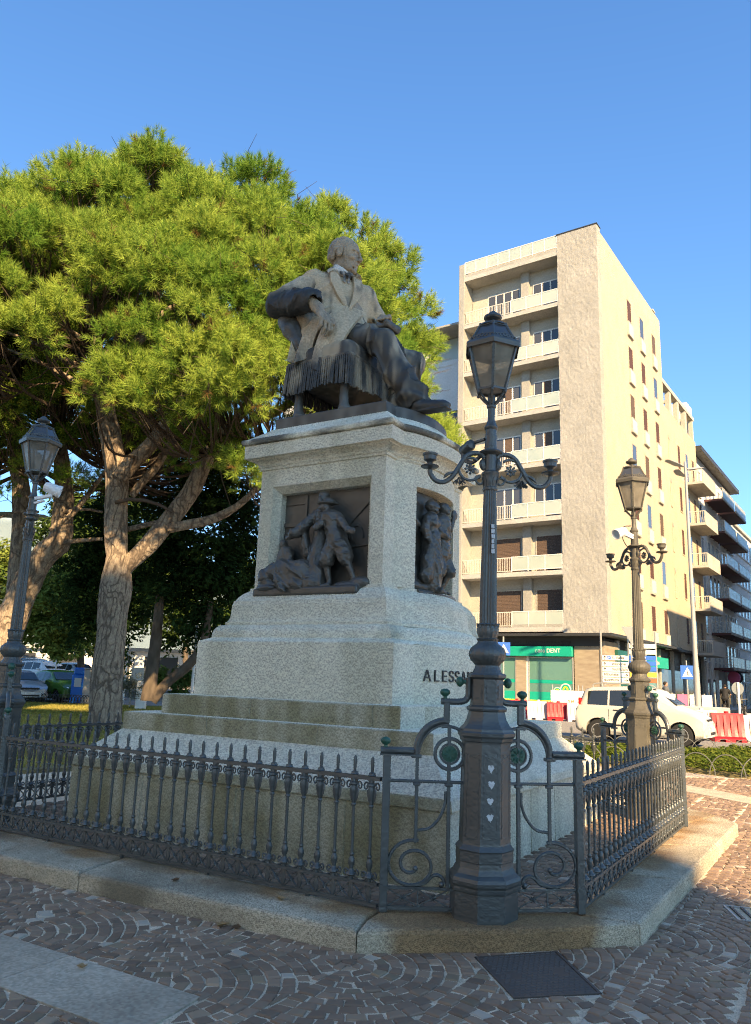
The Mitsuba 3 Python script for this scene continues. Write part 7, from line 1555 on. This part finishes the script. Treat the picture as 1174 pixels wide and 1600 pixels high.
def car(name, label, L, Wd, H, paint, pos, heading, kind, group=None, catg='car'):
    t = thing(name, label, catg, group)
    h = Wd / 2; F = np.eye(4); c, s_ = math.cos(heading), math.sin(heading); F[:3, 0] = (c, s_, 0); F[:3, 1] = (-s_, c, 0); F[:3, 3] = pos
    X = lambda u: (u - .5) * L
    if kind == 'hatch':      # tall boxy hatchback
        P = [(.0, .36, .80, .86, .60, .62), (.015, .30, .90, .98, .86, .96), (.04, .25, .92, 1.0, .99, 1.03), (.085, .22, .93, 1.0, .63 * H, H * .93), (.14, .21, .93, 1.0, .63 * H, H * .965), (.45, .20, .93, 1.0, .62 * H, H), (.60, .20, .93, 1.0, .62 * H, H * .975), (.66, .20, .93, 1.0, .615 * H, H * .93), (.80, .20, .93, 1.0, .61 * H, H * .66), (.90, .21, .92, .985, .57 * H, H * .60), (.965, .24, .88, .94, .50 * H, H * .525), (.99, .28, .78, .84, .42 * H, H * .44), (1.0, .34, .66, .70, .34 * H, H * .36)]
        roofw = lambda u: np.interp(u, [0, .04, .085, .6, .8, 1], [.78, .84, .80, .80, .84, .6])
        w0, w1, wsx = .11, .64, (.61, .785)
    else:
        P = [(.0, .36, .80, .86, .55, .58), (.02, .30, .90, .97, .80, .86), (.09, .24, .93, 1.0, .64 * H, .69 * H), (.20, .21, .93, 1.0, .64 * H, .92 * H), (.30, .20, .93, 1.0, .64 * H, .985 * H), (.45, .20, .93, 1.0, .63 * H, H), (.56, .20, .93, 1.0, .63 * H, .96 * H), (.72, .20, .93, 1.0, .62 * H, .68 * H), (.85, .21, .92, .99, .58 * H, .62 * H), (.95, .24, .86, .93, .50 * H, .54 * H), (.985, .28, .76, .84, .42 * H, .45 * H), (1.0, .34, .62, .68, .33 * H, .36 * H)]
        roofw = lambda u: np.interp(u, [0, .09, .3, .55, .72, 1], [.7, .82, .76, .76, .84, .55])
        w0, w1, wsx = .17, .60, (.575, .71)
    st = [(X(u), zs, ws * h, ww * h, zb, min(ww, .985) * h, zt, roofw(u) * h) for u, zs, ws, ww, zb, zt in P]
    wr = .165 * H + .045
    wells = []
    for x in (X(.19), X(.815)):
        for sy in (-1, 1):
            R = trimesh.transformations.rotation_matrix(math.pi / 2, (1, 0, 0)); R[:3, 3] = (x, sy * (h - .10), wr)
            wells.append(moved(lathe([(wr + .05, -.20), (wr + .05, .20)], 24), R))
    add('body', cut(car_body(st), *wells), paint, t, M4=F, smooth=38)
    for x in (X(.19), X(.815)):
        for y in (-h, h):
            wheel(t, F, x, y - (.10 if y > 0 else -.10), wr)
            s_ = 1 if y > 0 else -1; R = trimesh.transformations.rotation_matrix(-s_ * math.pi / 2, (1, 0, 0)); R[:3, 3] = (x, s_ * (h - .26), wr)
            add('wheel_well', moved(lathe([(.0, -.02), (wr + .045, -.02), (wr + .045, .0), (0, .0)], 20), R), 'black_plastic', t, M4=F, smooth=False)
    pil = [(w0, .27), (.285, .455), (.475, w1)]
    for s in (-1, 1):
        for a, b in pil:
            xs = np.linspace(X(a), X(b), 7)
            top = lambda x: .90
            low = .06
            def t1(x):
                return .88 if x < X(w1 - .10) else .88 - .0 * (x - X(w1 - .10))
            m = side_patch(st, xs, low, t1, s, .008)
            add('side_window', m, 'car_glass', t, M4=F, smooth=False)
        add('mirror', mv(bbox(-.06, .06, -.09, .09, -.06, .06, .02), X(.655), s * (h + .09), .66 * H), paint, t, M4=F)
        add('door_handle', bbox(X(.315), X(.365), s * h * 1.0 - .008, s * h * 1.0 + .014, .555 * H, .555 * H + .03, .004), 'black_plastic', t, M4=F)
        add('trim_strip', box(X(.28), X(.73), s * h - .006, s * h + .012, .29 * H, .29 * H + .045), 'black_plastic', t, M4=F)
        for u in (.28, .465, .655): add('door_seam', box(X(u) - .004, X(u) + .004, s * h - .004, s * h + .0035, .20 * H, .58 * H), 'black_plastic', t, M4=F)
        if kind == 'hatch': add('roof_rail', tube(spline([(X(.14), s * h * .70, H * .95), (X(.18), s * h * .71, H * 1.035), (X(.5), s * h * .71, H * 1.035), (X(.57), s * h * .70, H * .985)], 5), .016, 6), 'grey_metal', t, M4=F)
        add('headlight', mv(hull([(-.20, s * .0, .055), (.10, s * -.20, .05), (.12, s * -.19, -.07), (-.16, s * .02, -.04), (-.05, s * -.1, .07), (.05, s * -.05, .03), (.04, s * -.04, -.06)]), X(.945), s * h * .86, .455 * H), 'headlight_glass', t, M4=F)
        add('tail_light', mv(box(-.03, .03, -.06, .06, -.22, .22), X(.045), s * h * .90, .62 * H), 'lamp_red', t, M4=F)
    # windscreen and rear window as thick panes lying on the body
    for (u0, u1, up) in ((wsx[0], wsx[1], 1), ((.205, .10, 1) if kind != 'hatch' else (.078, .045, 1))):
        a, b = interp_st(st, X(u0)), interp_st(st, X(u1)); n = np.array([a[6] - b[6], 0, b[0] - a[0]]); n = n / np.linalg.norm(n) * (1 if b[0] > a[0] else -1)
        if n[2] < 0: n = -n
        q = np.array([(a[0], a[7] * .90, a[6] - .012), (b[0], b[7] * .92, b[6] + .01), (b[0], -b[7] * .92, b[6] + .01), (a[0], -a[7] * .90, a[6] - .012)])
        add('windscreen' if u0 > .4 else 'rear_window', hull(np.vstack([q + n * .022, q - n * .01])), 'car_glass', t, M4=F, smooth=False)
    fx = X(1.0)
    add('grille', mv(bbox(-.06, .02, -h * .48, h * .48, -.045, .045, .01), X(.985), 0, .445 * H), 'black_plastic', t, M4=F)
    add('bumper', hull([(X(.97), y, z) for y in (-h * .93, h * .93) for z in (.26, .32 * H)] + [(fx + .03, y, z) for y in (-h * .6, h * .6) for z in (.27, .31 * H)]), paint, t, M4=F)
    add('air_intake', mv(bbox(-.05, .02, -h * .5, h * .5, -.045, .045, .01), fx + .015, 0, .235 * H), 'black_plastic', t, M4=F)
    add('number_plate', box(fx + .02, fx + .035, -.19, .19, .30 * H - .03, .30 * H + .07), 'plate_white', t, M4=F)
    add('underbody', box(X(.06), X(.95), -h * .86, h * .86, .17, .26), 'black_plastic', t, M4=F)
    return t
ROADZ = 0.10
pr, pf = at_px(930, 1145, 23.3), at_px(1092, 1150, 21.6)
hd_ = math.atan2(pf[1] - pr[1], pf[0] - pr[0])
car('car', 'cream white small hatchback with roof rails driving behind the right lamp post', 3.54, 1.58, 1.54, 'car_cream', [*((pr + pf) / 2)[:2], .12], math.radians(-32), 'hatch')
gp = at_px(62, 1092, 37.5)
car('car', 'green car parked nose towards the lawn beside the blue box', 4.1, 1.75, 1.48, 'car_green', [*(gp[:2] + [.6, .8]), .04], math.radians(-42), 'sedan', 'cars parked behind the park trees')
gp = at_px(22, 1098, 36.8)
car('car', 'silver car parked half hidden by the left lamp post', 4.2, 1.78, 1.42, 'car_silver', [*gp[:2], .04], math.radians(-50), 'sedan', 'cars parked behind the park trees')
gp = at_px(104, 1085, 42)
car('car', 'dark blue car parked to the right of the green car', 4.2, 1.78, 1.48, 'car_dark', [*gp[:2], .04], math.radians(-35), 'sedan', 'cars parked behind the park trees')
gp = at_px(66, 1072, 50)
car('car', 'white car in the second row of the car park under the lime tree', 4.0, 1.75, 1.55, 'car_white', [*gp[:2], .5], math.radians(-30), 'hatch', 'cars parked behind the park trees')
gp = at_px(48, 1066, 56)
car('car', 'dark estate car in the last row of the car park', 4.3, 1.78, 1.55, 'car_dark', [*gp[:2], .7], math.radians(-25), 'hatch', 'cars parked behind the park trees')
gp = at_px(118, 1070, 52)
car('car', 'silver grey car in the second row next to the white one', 4.2, 1.75, 1.5, 'car_silver', [*gp[:2], .5], math.radians(-30), 'sedan', 'cars parked behind the park trees')
# car park terrace under the second row, wall behind it
sheet('car_terrace', [(-60, 47.5), (-9, 47.5), (-9, 75), (-60, 75)], .46, 'asphalt', 'slightly raised back part of the car park', 'road', thick=.6)
t = thing('garage', 'long low grey garage with a dark opening behind the parked cars', 'building')
add('wall', box(-34, -12, 66, 74, .3, 3.2), 'wall_pale_grey', t, smooth=False); add('roof', box(-34.4, -11.6, 65.5, 74, 3.2, 3.5), 'concrete', t, smooth=False)
for x in (-31, -27, -23, -19, -15.5): add('garage_door', box(x, x + 2.8, 65.95, 66.02, .5, 2.8), 'dark_metal', t, smooth=False)
t = thing('parking_machine', 'bright blue ticket machine at the edge of the lawn left of the pine trunk', 'ticket machine')
p = at_px(121, 1096, 36.6)
add('cabinet', mv(bbox(-.30, .30, -.22, .22, .0, 1.30, .04), p[0], p[1], .05), 'box_blue', t, smooth=False); add('head', mv(bbox(-.24, .24, -.2, .2, 1.302, 1.62, .05), p[0], p[1], .05), 'box_blue', t, smooth=False)
add('panel', mv(box(-.16, .16, -.232, -.222, .75, 1.15), p[0], p[1], .05), 'sign_white', t, smooth=False)
t = thing('utility_cabinet', 'grey street cabinet right beside the pine trunk', 'cabinet'); p = at_px(137, 1092, 36)
add('cabinet', mv(bbox(-.22, .22, -.18, .18, 0, 1.55, .02), p[0], p[1], .05), 'grey_metal', t, smooth=False); add('cap', mv(bbox(-.25, .25, -.21, .21, 1.552, 1.61, .02), p[0], p[1], .05), 'grey_metal', t, smooth=False)
t = thing('notice_board', 'small white notice board standing left of the magnolia stems', 'sign'); p = at_px(213, 1075, 34)
add('board', mv(box(-.27, .27, -.02, .02, .75, 1.7), p[0], p[1], .05), 'sign_white', t, smooth=False)
for x in (-.22, .22): add('leg', mv(box(x - .03, x + .03, .022, .05, 0, 1.7), p[0], p[1], .05), 'grey_metal', t, smooth=False)
t = thing('electric_box', 'pale grey box just right of the white notice board', 'cabinet'); p = at_px(222, 1078, 33)
add('cabinet', mv(bbox(-.2, .2, -.15, .15, 0, 1.15, .02), p[0], p[1], .05), 'white_paint', t, smooth=False)
t = thing('pole', 'thin white post between magnolia and monument', 'pole'); p = at_px(299, 1092, 30.5)
add('shaft', mv(lathe([(.06, 0), (.055, 3.4), (.0, 3.42)], 10), p[0], p[1], .05), 'white_paint', t); add('collar', mv(lathe([(.075, 0), (.075, .22), (.062, .23)], 10), p[0], p[1], .05), 'dark_metal', t)
t = thing('pole', 'thin white post close to the right side of the pine trunk', 'pole'); p = at_px(194, 1076, 37)
add('shaft', mv(lathe([(.05, 0), (.05, 2.9), (.0, 2.92)], 10), p[0], p[1], .05), 'white_paint', t); add('collar', mv(lathe([(.065, 0), (.065, .2), (.052, .21)], 10), p[0], p[1], .05), 'grey_metal', t)
t = thing('pole', 'white post with a small plate above the parked cars', 'pole'); p = at_px(83, 1080, 47)
add('shaft', mv(lathe([(.06, 0), (.05, 4.4), (.0, 4.42)], 10), p[0], p[1], .05), 'white_paint', t); add('plate', mv(box(-.25, .25, -.05, -.02, 3.6, 4.2), p[0], p[1], .05), 'sign_back', t, smooth=False)
t = thing('hoop_fence', 'row of small dark hoops along the lawn in front of the parked cars', 'fence', 'hoops at the edge of the lawn')
for i in range(22):
    p = at_px(38 + i * 4.9, 1102 - i * .45, 35.6 - i * .02)
    add('hoop', tube([(p[0] + .17 * math.cos(a), p[1], .05 + .42 * math.sin(a)) for a in np.linspace(0, math.pi, 11)], .016, 5), 'dark_metal', t)

# ---------------------------------------------------------------- street light, signs, barriers
t = thing('street_light', 'tall tapered pale steel street light with two flat lamp heads in front of the building', 'street lamp'); p = at_px(1092, 1118, 33); p[2] = .2
add('shaft', mv(lathe([(.135, 0), (.125, 2.2), (.10, 2.5), (.055, 11.4), (.0, 11.42)], 14), *p), 'grey_metal', t, smooth=40)
for ang, z, l in ((math.radians(20), 11.25, .95), (math.radians(200), 11.35, 1.0), (math.radians(215), 10.9, .7)):
    d = np.array([math.cos(ang), math.sin(ang), 0])
    m = hull([(0.1, -.06, -.02), (.1, .06, -.02), (l, -.16, .16), (l, .16, .16), (l + .05, 0, .2), (.45, -.19, .03), (.45, .19, .03), (.1, 0, .06), (l * .7, -.1, .17), (l * .7, .1, .17)])
    add('lamp_head', mv(m, p[0], p[1], z, rz=ang), 'grey_metal', t, smooth=25)
def sign_plate(t, c, u, w, h, mat, name='plate', th=.03):
    """flat plate centred at c, width along u, facing -n"""
    u = np.asarray(u, float); u /= np.linalg.norm(u); F = np.eye(4); F[:3, 0] = u; F[:3, 1] = np.cross([0, 0, 1.0], u); F[:3, 2] = (0, 0, 1); F[:3, 3] = c
    return add(name, moved(bbox(-w / 2, w / 2, -th / 2, th / 2, -h / 2, h / 2, .004), F), mat, t, smooth=False), F
def sign_text(t, F, s, x, z, h, mat, bold=True):
    m = upright(meshkit.text_mesh(s, h, .006, bold)); m.apply_translation([x, -.016, z]); return add('lettering', moved(m, F), mat, t, smooth=False)
def arrow(kind, s):
    P = {'up': [(-.06, -.5), (.06, -.5), (.06, .15), (.3, -.1), (.3, .12), (0, .5), (-.3, .12), (-.3, -.1), (-.06, .15)]}['up']
    g_ = Polygon(P); g_ = affinity.rotate(g_, {'up': 0, 'right': -90}[kind], origin=(0, 0)); return affinity.scale(g_, s, s, origin=(0, 0))
t = thing('direction_sign', 'cluster of white, blue, yellow and brown direction signs beside the corner of the building', 'sign'); p0 = at_px(942, 1100, 37)
U = np.array([1, -.12, 0])
for x in (0.02, 1.27, 2.52): add('post', mv(lathe([(.045, 0), (.045, 4.1), (0, 4.11)], 8), *(p0 + U * x + [0, .07, -p0[2] + .15])), 'grey_metal', t)
def zpx(y): return 1.6 + (1075 - y) / FOCAL * 37 * 1.0
rows = [(1030, 'S. Valle', 'up'), (1039.5, 'stazione', 'up'), (1047.5, 'municipio', 'up'), (1055.5, 'tribunale', 'right'), (1063.5, 'questura', 'right')]
for i, (y, s, a) in enumerate(rows):
    w = 1.22
    k, F = sign_plate(t, p0 + U * .64 + [0, 0, zpx(y) - p0[2]], U, w, .215, 'sign_white')
    sign_text(t, F, s, (-.18 if a == 'up' else -.55), -.045, .12, 'sign_black')
    m = upright(extrude(arrow(a, .19), .006)); m.apply_translation([-.49 if a == 'up' else .48, -.016, 0]); add('arrow', moved(m, F), 'sign_black', t, smooth=False)
    if i == 0:
        add('parking_patch', moved(box(-.37, -.21, -.022, -.0155, -.08, .08), F), 'sign_blue', t, smooth=False); sign_text(t, F, 'P', -.325, -.045, .11, 'sign_white').__len__()
        m = None
rows2 = [(1011, 'tangenz.', 'sign_white'), (1020, 'centro', 'sign_white'), (1029, 'MILANO', 'sign_blue'), (1037, 'LECCO', 'sign_blue'), (1045, 'Valsass.', 'sign_blue'), (1054, 'ospedale', 'sign_yellow'), (1062.5, 'via Roma', 'sign_brown')]
for y, s, m in rows2:
    k, F = sign_plate(t, p0 + U * 1.90 + [0, 0, zpx(y) - p0[2]], U, 1.22, .215, m)
    sign_text(t, F, s, -.54, -.045, .12, 'sign_black' if m in ('sign_white', 'sign_yellow') else 'sign_white')
t = thing('yield_sign', 'grey back of a triangular road sign above the direction signs', 'sign'); p = at_px(990, 1100, 36)
add('post', mv(lathe([(.035, 0), (.035, 4.3), (0, 4.31)], 8), p[0], p[1], .15), 'grey_metal', t)
tri = upright(extrude(Polygon([(-.42, .36), (.42, .36), (0, -.36)]).buffer(.04), .012)); add('plate', mv(tri, p[0] + .02, p[1] - .05, 1.6 + (1075 - 995) / FOCAL * 36), 'sign_back', t, smooth=False)
def crossing_sign(pxl, depth, ztop, size, label):
    t = thing('crossing_sign', label, 'sign', None); p = at_px(*pxl, depth); p[2] = .15; n = np.array([0, 0, 0.])
    add('post', mv(lathe([(.032, 0), (.032, ztop + size * .62), (0, ztop + size * .62 + .01)], 8), *p), 'grey_metal', t)
    c = p + [0, -.06, ztop - .15]; k, F = sign_plate(t, c, (1, -.05, 0), size, size, 'sign_blue')
    s = size * .38
    add('triangle', moved(mv(upright(extrude(Polygon([(-s, -s * .85), (s, -s * .85), (0, s * .95)]), .006)), 0, -.0155, 0), F), 'sign_white', t, smooth=False)
    man = [Polygon([(-.02, .25), (.10, .18), (.06, -.15), (-.10, -.12)]), Point(.0, .36).buffer(.09), Polygon([(-.08, -.1), (.04, -.13), (-.16, -.6), (-.26, -.58)]), Polygon([(-.04, -.12), (.08, -.12), (.26, -.58), (.16, -.62)]), Polygon([(-.02, .22), (.02, .16), (-.22, -.02), (-.25, .04)])]
    from shapely import union_all
    add('walker', moved(mv(upright(extrude(affinity.scale(union_all(man), s * .9, s * .9, origin=(0, 0)), .006)), .01, -.022, -s * .12), F), 'sign_black', t, smooth=False)
crossing_sign((787, 1090), 30, 1.6 + (1067 - 1014) / FOCAL * 30, .50, 'blue pedestrian crossing sign just right of the near lamp bulb')
crossing_sign((1076, 1098), 36, 1.6 + (1077 - 1050) / FOCAL * 36, .62, 'blue pedestrian crossing sign left of the street light shaft')
def barrier(pxl, depth, mat, label, ang=0.0, w=1.0, h=.85, z=.10):
    t = thing('barrier', label, 'barrier', 'plastic road works barriers'); p = at_px(*pxl, depth)
    prof = [(-.26, 0), (-.26, .10), (-.20, .16), (-.13, .42 * h / .85), (-.10, h), (.10, h), (.13, .42 * h / .85), (.20, .16), (.26, .10), (.26, 0)]
    m = moved(extrude(Polygon(prof), w), np.array([[0, 0, 1, -w / 2], [1, 0, 0, 0], [0, 1, 0, 0], [0, 0, 0, 1.0]]))
    n = int(w / .2); 
    B = [weld(m)] + [hull([(x - .05, -.22, .16), (x + .05, -.22, .16), (x - .04, -.165, .42 * h / .85), (x + .04, -.165, .42 * h / .85), (x - .035, -.13, h - .06), (x + .035, -.13, h - .06), (x, -.08, h - .06), (x, -.1, .2)]) for x in np.linspace(-w / 2 + .16, w / 2 - .16, n)]
    body = cut(B[0], *[box(x - .09, x + .09, -.4, .4, -.05, .075) for x in (-.25 * w, .25 * w)])
    add('body', mv(cat([body] + B[1:]), p[0], p[1], z, rz=ang), mat, t, smooth=25)
    add('filler_cap', mv(lathe([(.07, h), (.07, h + .06), (.0, h + .06)], 10), p[0], p[1], z), mat, t)
barrier((1137, 1146), 24.5, 'plastic_red', 'red barrier at the right edge beyond the cream car', -.06, .95, .85)
barrier((1172, 1146), 24.8, 'plastic_white', 'white barrier cut off by the right edge of the picture', -.06, 1.0, .80)
barrier((1098, 1144), 25.4, 'plastic_white', 'white barrier just behind the nose of the cream car', .2, 1.0, .9)
barrier((873, 1116), 35.0, 'plastic_red', 'red barrier in front of the shop, left of the cream car', -.1, 1.0, .78)
barrier((842, 1115), 35.4, 'plastic_white', 'white barrier between two red ones in front of the shop', -.1, 1.0, .8)
barrier((808, 1112), 36.5, 'plastic_red', 'red barrier partly hidden by the near lamp post', -.1, 1.2, .8)
barrier((905, 1117), 34.5, 'plastic_white', 'white barrier right behind the tail of the cream car', -.1, 1.0, .8)
t = thing('concrete_block', 'long pale concrete block under the street light', 'concrete block'); p = at_px(1085, 1128, 28)
add('block', mv(bbox(-1.15, 1.15, -.35, .35, 0, .95, .03), p[0], p[1], .10, rz=-.05), 'concrete', t, smooth=False); add('lifting_eye', mv(tube(circ(0, .95, .08, 0, 180, 9), .012, 5), p[0], p[1], .10), 'grey_metal', t)
for (x, y, dep, r_, lb) in ((860, 1112, 35.2, .5, 'orange safety net bunched left of the red barrier by the shop'), (893, 1112, 35.0, .55, 'orange safety net between the red and the white barrier'), (1157, 1138, 24.9, .45, 'orange safety net beside the red barrier at the right edge')):
    p = at_px(x, y, dep); st_ = [tube([(p[0] + .16 * math.sin(i * 1.7), p[1] + .1 * math.cos(i), .12), (p[0] + .18 * math.sin(i * 2.3 + 1), p[1] + .1 * math.sin(i), .12 + r_ * .8), (p[0] + .12 * math.sin(i * .9 + 2), p[1], .12 + r_ * 1.6)], .018, 4) for i in range(9)]
    k = add('safety_net', cat(st_), 'net_orange'); lab(k, lb, 'net')
t = thing('site_hoarding', 'low white hoarding panel with posts in front of the shop window', 'hoarding'); p = at_px(895, 1105, 36.5)
add('panel', mv(box(-1.0, 1.6, -.02, .02, .55, 1.25), p[0], p[1], .15), 'sign_white', t, smooth=False)
for x in (-.9, .3, .5, 1.5): add('post', mv(lathe([(.03, 0), (.03, 1.5), (0, 1.51)], 8), p[0] + x, p[1] + .06, .15), 'grey_metal', t)
t = thing('site_hoarding', 'row of boards and posts with coloured notices before the shaded shops', 'hoarding'); p = at_px(1055, 1100, 40)
for i, m in enumerate(('sign_white', 'plastic_white', 'pink_paint', 'sign_white', 'plastic_white')): add('board', mv(box(i * .62, i * .62 + .52, -.02, .02, .45, 1.2), p[0] - 1.1, p[1], .2), m, t, smooth=False)
for i in range(7): add('post', mv(lathe([(.035, 0), (.035, 1.25), (0, 1.26)], 8), p[0] - 1.2 + i * .55, p[1] + .06, .2), 'grey_metal', t)
for i in range(6):
    p = at_px(1048 + i * 13, 1105, 47 - i * .2); k = thing('bollard', ('first', 'second', 'third', 'fourth', 'fifth', 'sixth')[i] + ' dark bollard from the left in the row before the shaded shops', 'bollard', 'dark bollards along the shaded pavement')
    add('shaft', mv(lathe([(.05, 0), (.05, .95), (.03, 1.0), (0, 1.01)], 10), p[0] + 1.0, p[1], .2), 'dark_metal', k); add('base', mv(lathe([(.09, 0), (.08, .08), (.05, .1)], 10), p[0] + 1.0, p[1], .2), 'dark_metal', k)

# ---------------------------------------------------------------- people in the street
def person(label, pos, heading, pose, top='cloth_grey', legs='cloth_blue', skin='skin'):
    t = thing('person', label, 'person'); c, s = math.cos(heading), math.sin(heading); F = np.eye(4); F[:3, 0] = (c, s, 0); F[:3, 1] = (-s, c, 0); F[:3, 3] = pos
    J = dict(hip=.93, sh=1.44, lean=0.0); J.update(pose); L = J['lean']
    hl, hr, ar, al, fr, fl_ = J['lh'], J['rh'], J['re'], J['le'], J['rf'], J['lf']
    sh = lambda sd: np.array([L, sd * .18, J['sh']]); hp = lambda sd: np.array([0, sd * .10, J['hip']])
    body = [('k', .05), cap_((0, 0, J['hip']), (L * .5, 0, J['hip'] + .25), .15, .14), cap_((L * .5, 0, J['hip'] + .25), (L, 0, J['sh'] - .05), .14, .16), cap_(sh(-1), sh(1), .075), ('k', .03), cap_((L, 0, J['sh']), (L * 1.15, 0, J['sh'] + .12), .055), ell_((L * 1.25 + .015, 0, J['sh'] + .22), (.098, .078, .12)), ell_((L * 1.25 + .10, 0, J['sh'] + .20), (.02, .015, .025))]
    for sd, e, h_ in ((1, al, hl), (-1, ar, hr)):
        e, h_ = np.array(e), np.array(h_); body += [cap_(sh(sd), e, .052, .042), cap_(e, h_, .040, .028), ('k', .01)]
        d = (h_ - e) / np.linalg.norm(h_ - e); body += [cap_(h_, h_ + d * .07, .036, .034)] + [cap_(h_ + d * .07 + np.array([0, q, 0]), h_ + d * .15 + np.array([.01, q, -.02]), .012, .009) for q in (-.03, -.01, .01, .03)] + [cap_(h_ + d * .03, h_ + d * .08 + np.array([.03, -sd * .035, 0]), .013, .010), ('k', .03)]
    for sd, kn, ft in ((1, J['lk'], fl_), (-1, J['rk'], fr)):
        kn, ft = np.array(kn), np.array(ft); body += [cap_(hp(sd), kn, .085, .060), cap_(kn, ft, .055, .038), cap_(ft + [-.04, 0, -.03], ft + [.13, 0, -.05], .04, .035)]
    add('figure', sdf_mesh(body, .022, .03), skin, t, M4=F, smooth=True)
    shirt = [('k', .05), cap_((0, 0, J['hip'] + .0), (L * .5, 0, J['hip'] + .25), .165, .16), cap_((L * .5, 0, J['hip'] + .25), (L, 0, J['sh'] - .04), .16, .175), cap_(sh(-1), sh(1), .092)] + [cap_(sh(sd), sh(sd) * .35 + np.array(e) * .65, .075, .07) for sd, e in ((1, al), (-1, ar))]
    add('shirt', sdf_mesh(shirt, .024, .04), top, t, M4=F, smooth=True)
    tr = [('k', .04), cap_((0, -.06, J['hip']), (0, .06, J['hip']), .15)] + [q for sd, kn, ft in ((1, J['lk'], fl_), (-1, J['rk'], fr)) for q in (cap_(hp(sd), kn, .105, .078), cap_(kn, np.array(kn) * .12 + np.array(ft) * .88, .072, .06))]
    add('trousers', sdf_mesh(tr, .024, .04), legs, t, M4=F, smooth=True)
    add('hair', sdf_mesh([('k', .02), ell_((L * 1.25 - .015, 0, J['sh'] + .255), (.105, .088, .105)), ('sub', ell_((L * 1.25 + .10, 0, J['sh'] + .19), (.09, .09, .11)))], .018, .02), 'hair_dark', t, M4=F, smooth=True)
    return t
stand = dict(lh=(.28, .2, .98), rh=(.30, -.18, 1.0), le=(-.02, .25, 1.14), re=(.0, -.25, 1.14), lk=(.06, .11, .5), rk=(.02, -.11, .5), lf=(.02, .12, .09), rf=(-.02, -.12, .09), lean=.04)
p = at_px(1040, 1102, 39); person('man in a grey T shirt walking right behind the boards', [p[0], p[1], .2], math.radians(-15), stand, 'cloth_grey', 'cloth_blue')
def bicycle(label, pos, heading):
    t = thing('bicycle', label, 'bicycle'); c, s = math.cos(heading), math.sin(heading); F = np.eye(4); F[:3, 0] = (c, s, 0); F[:3, 1] = (-s, c, 0); F[:3, 3] = pos
    for x in (-.52, .52):
        k = add('wheel', mv(tube(circ(0, 0, .33, 0, 360, 24), .018, 5, cap=False), x, 0, .34), 'tyre', t, M4=F)
        add('spoke', cat([rod((x, .0, .34), (x + .32 * math.cos(a), 0, .34 + .32 * math.sin(a)), .004, 4) for a in np.linspace(0, 2 * math.pi, 12, endpoint=False)]), 'grey_metal', k, M4=F)
    fr = [((-.52, 0, .34), (-.08, 0, .30)), ((-.08, 0, .30), (-.20, 0, .82)), ((-.52, 0, .34), (-.19, 0, .78)), ((-.19, 0, .78), (.36, 0, .84)), ((-.08, 0, .30), (.38, 0, .76)), ((.38, 0, .72), (.52, 0, .34)), ((.36, 0, .84), (.34, 0, .98))]
    add('frame', cat([rod(a, b, .018, 6) for a, b in fr]), 'car_dark', t, M4=F)
    add('saddle', mv(hull([(-.12, -.07, 0), (-.12, .07, 0), (.14, -.02, 0), (.14, .02, 0), (-.12, 0, .04), (.12, 0, .03)]), -.2, 0, .85), 'black_plastic', t, M4=F)
    add('handlebar', tube([(.30, -.28, 1.0), (.36, -.2, .99), (.34, 0, .98), (.36, .2, .99), (.30, .28, 1.0)], .014, 6), 'grey_metal', t, M4=F)
    return t
p = at_px(1135, 1117, 47); person('cyclist in black seen from behind in the shaded street', [p[0], p[1], .30], math.radians(60), dict(hip=.92, sh=1.38, lean=.22, lh=(.52, .24, 1.02), rh=(.52, -.24, 1.02), le=(.34, .28, 1.14), re=(.34, -.28, 1.14), lk=(.36, .12, .72), rk=(.26, -.12, .52), lf=(.20, .13, .32), rf=(.16, -.13, .10)), 'cloth_black', 'cloth_black')
bicycle('bicycle ridden by the cyclist in the shaded street', [p[0] + .08, p[1] + .14, .22], math.radians(60))
t = thing('bicycle_sign', 'slim white sign post at the right edge behind the red barrier', 'pole'); p = at_px(1157, 1122, 33)
add('shaft', mv(lathe([(.05, 0), (.05, 1.9), (0, 1.91)], 8), p[0], p[1], .1), 'white_paint', t); add('plate', mv(upright(extrude(Point(0, 0).buffer(.26), .02)), p[0], p[1] + .06, 1.75), 'sign_back', t, smooth=False)
p = at_px(1163, 1112, 46); bicycle('bicycle leaning by the white sign post at the far right', [p[0], p[1], .22], math.radians(75))
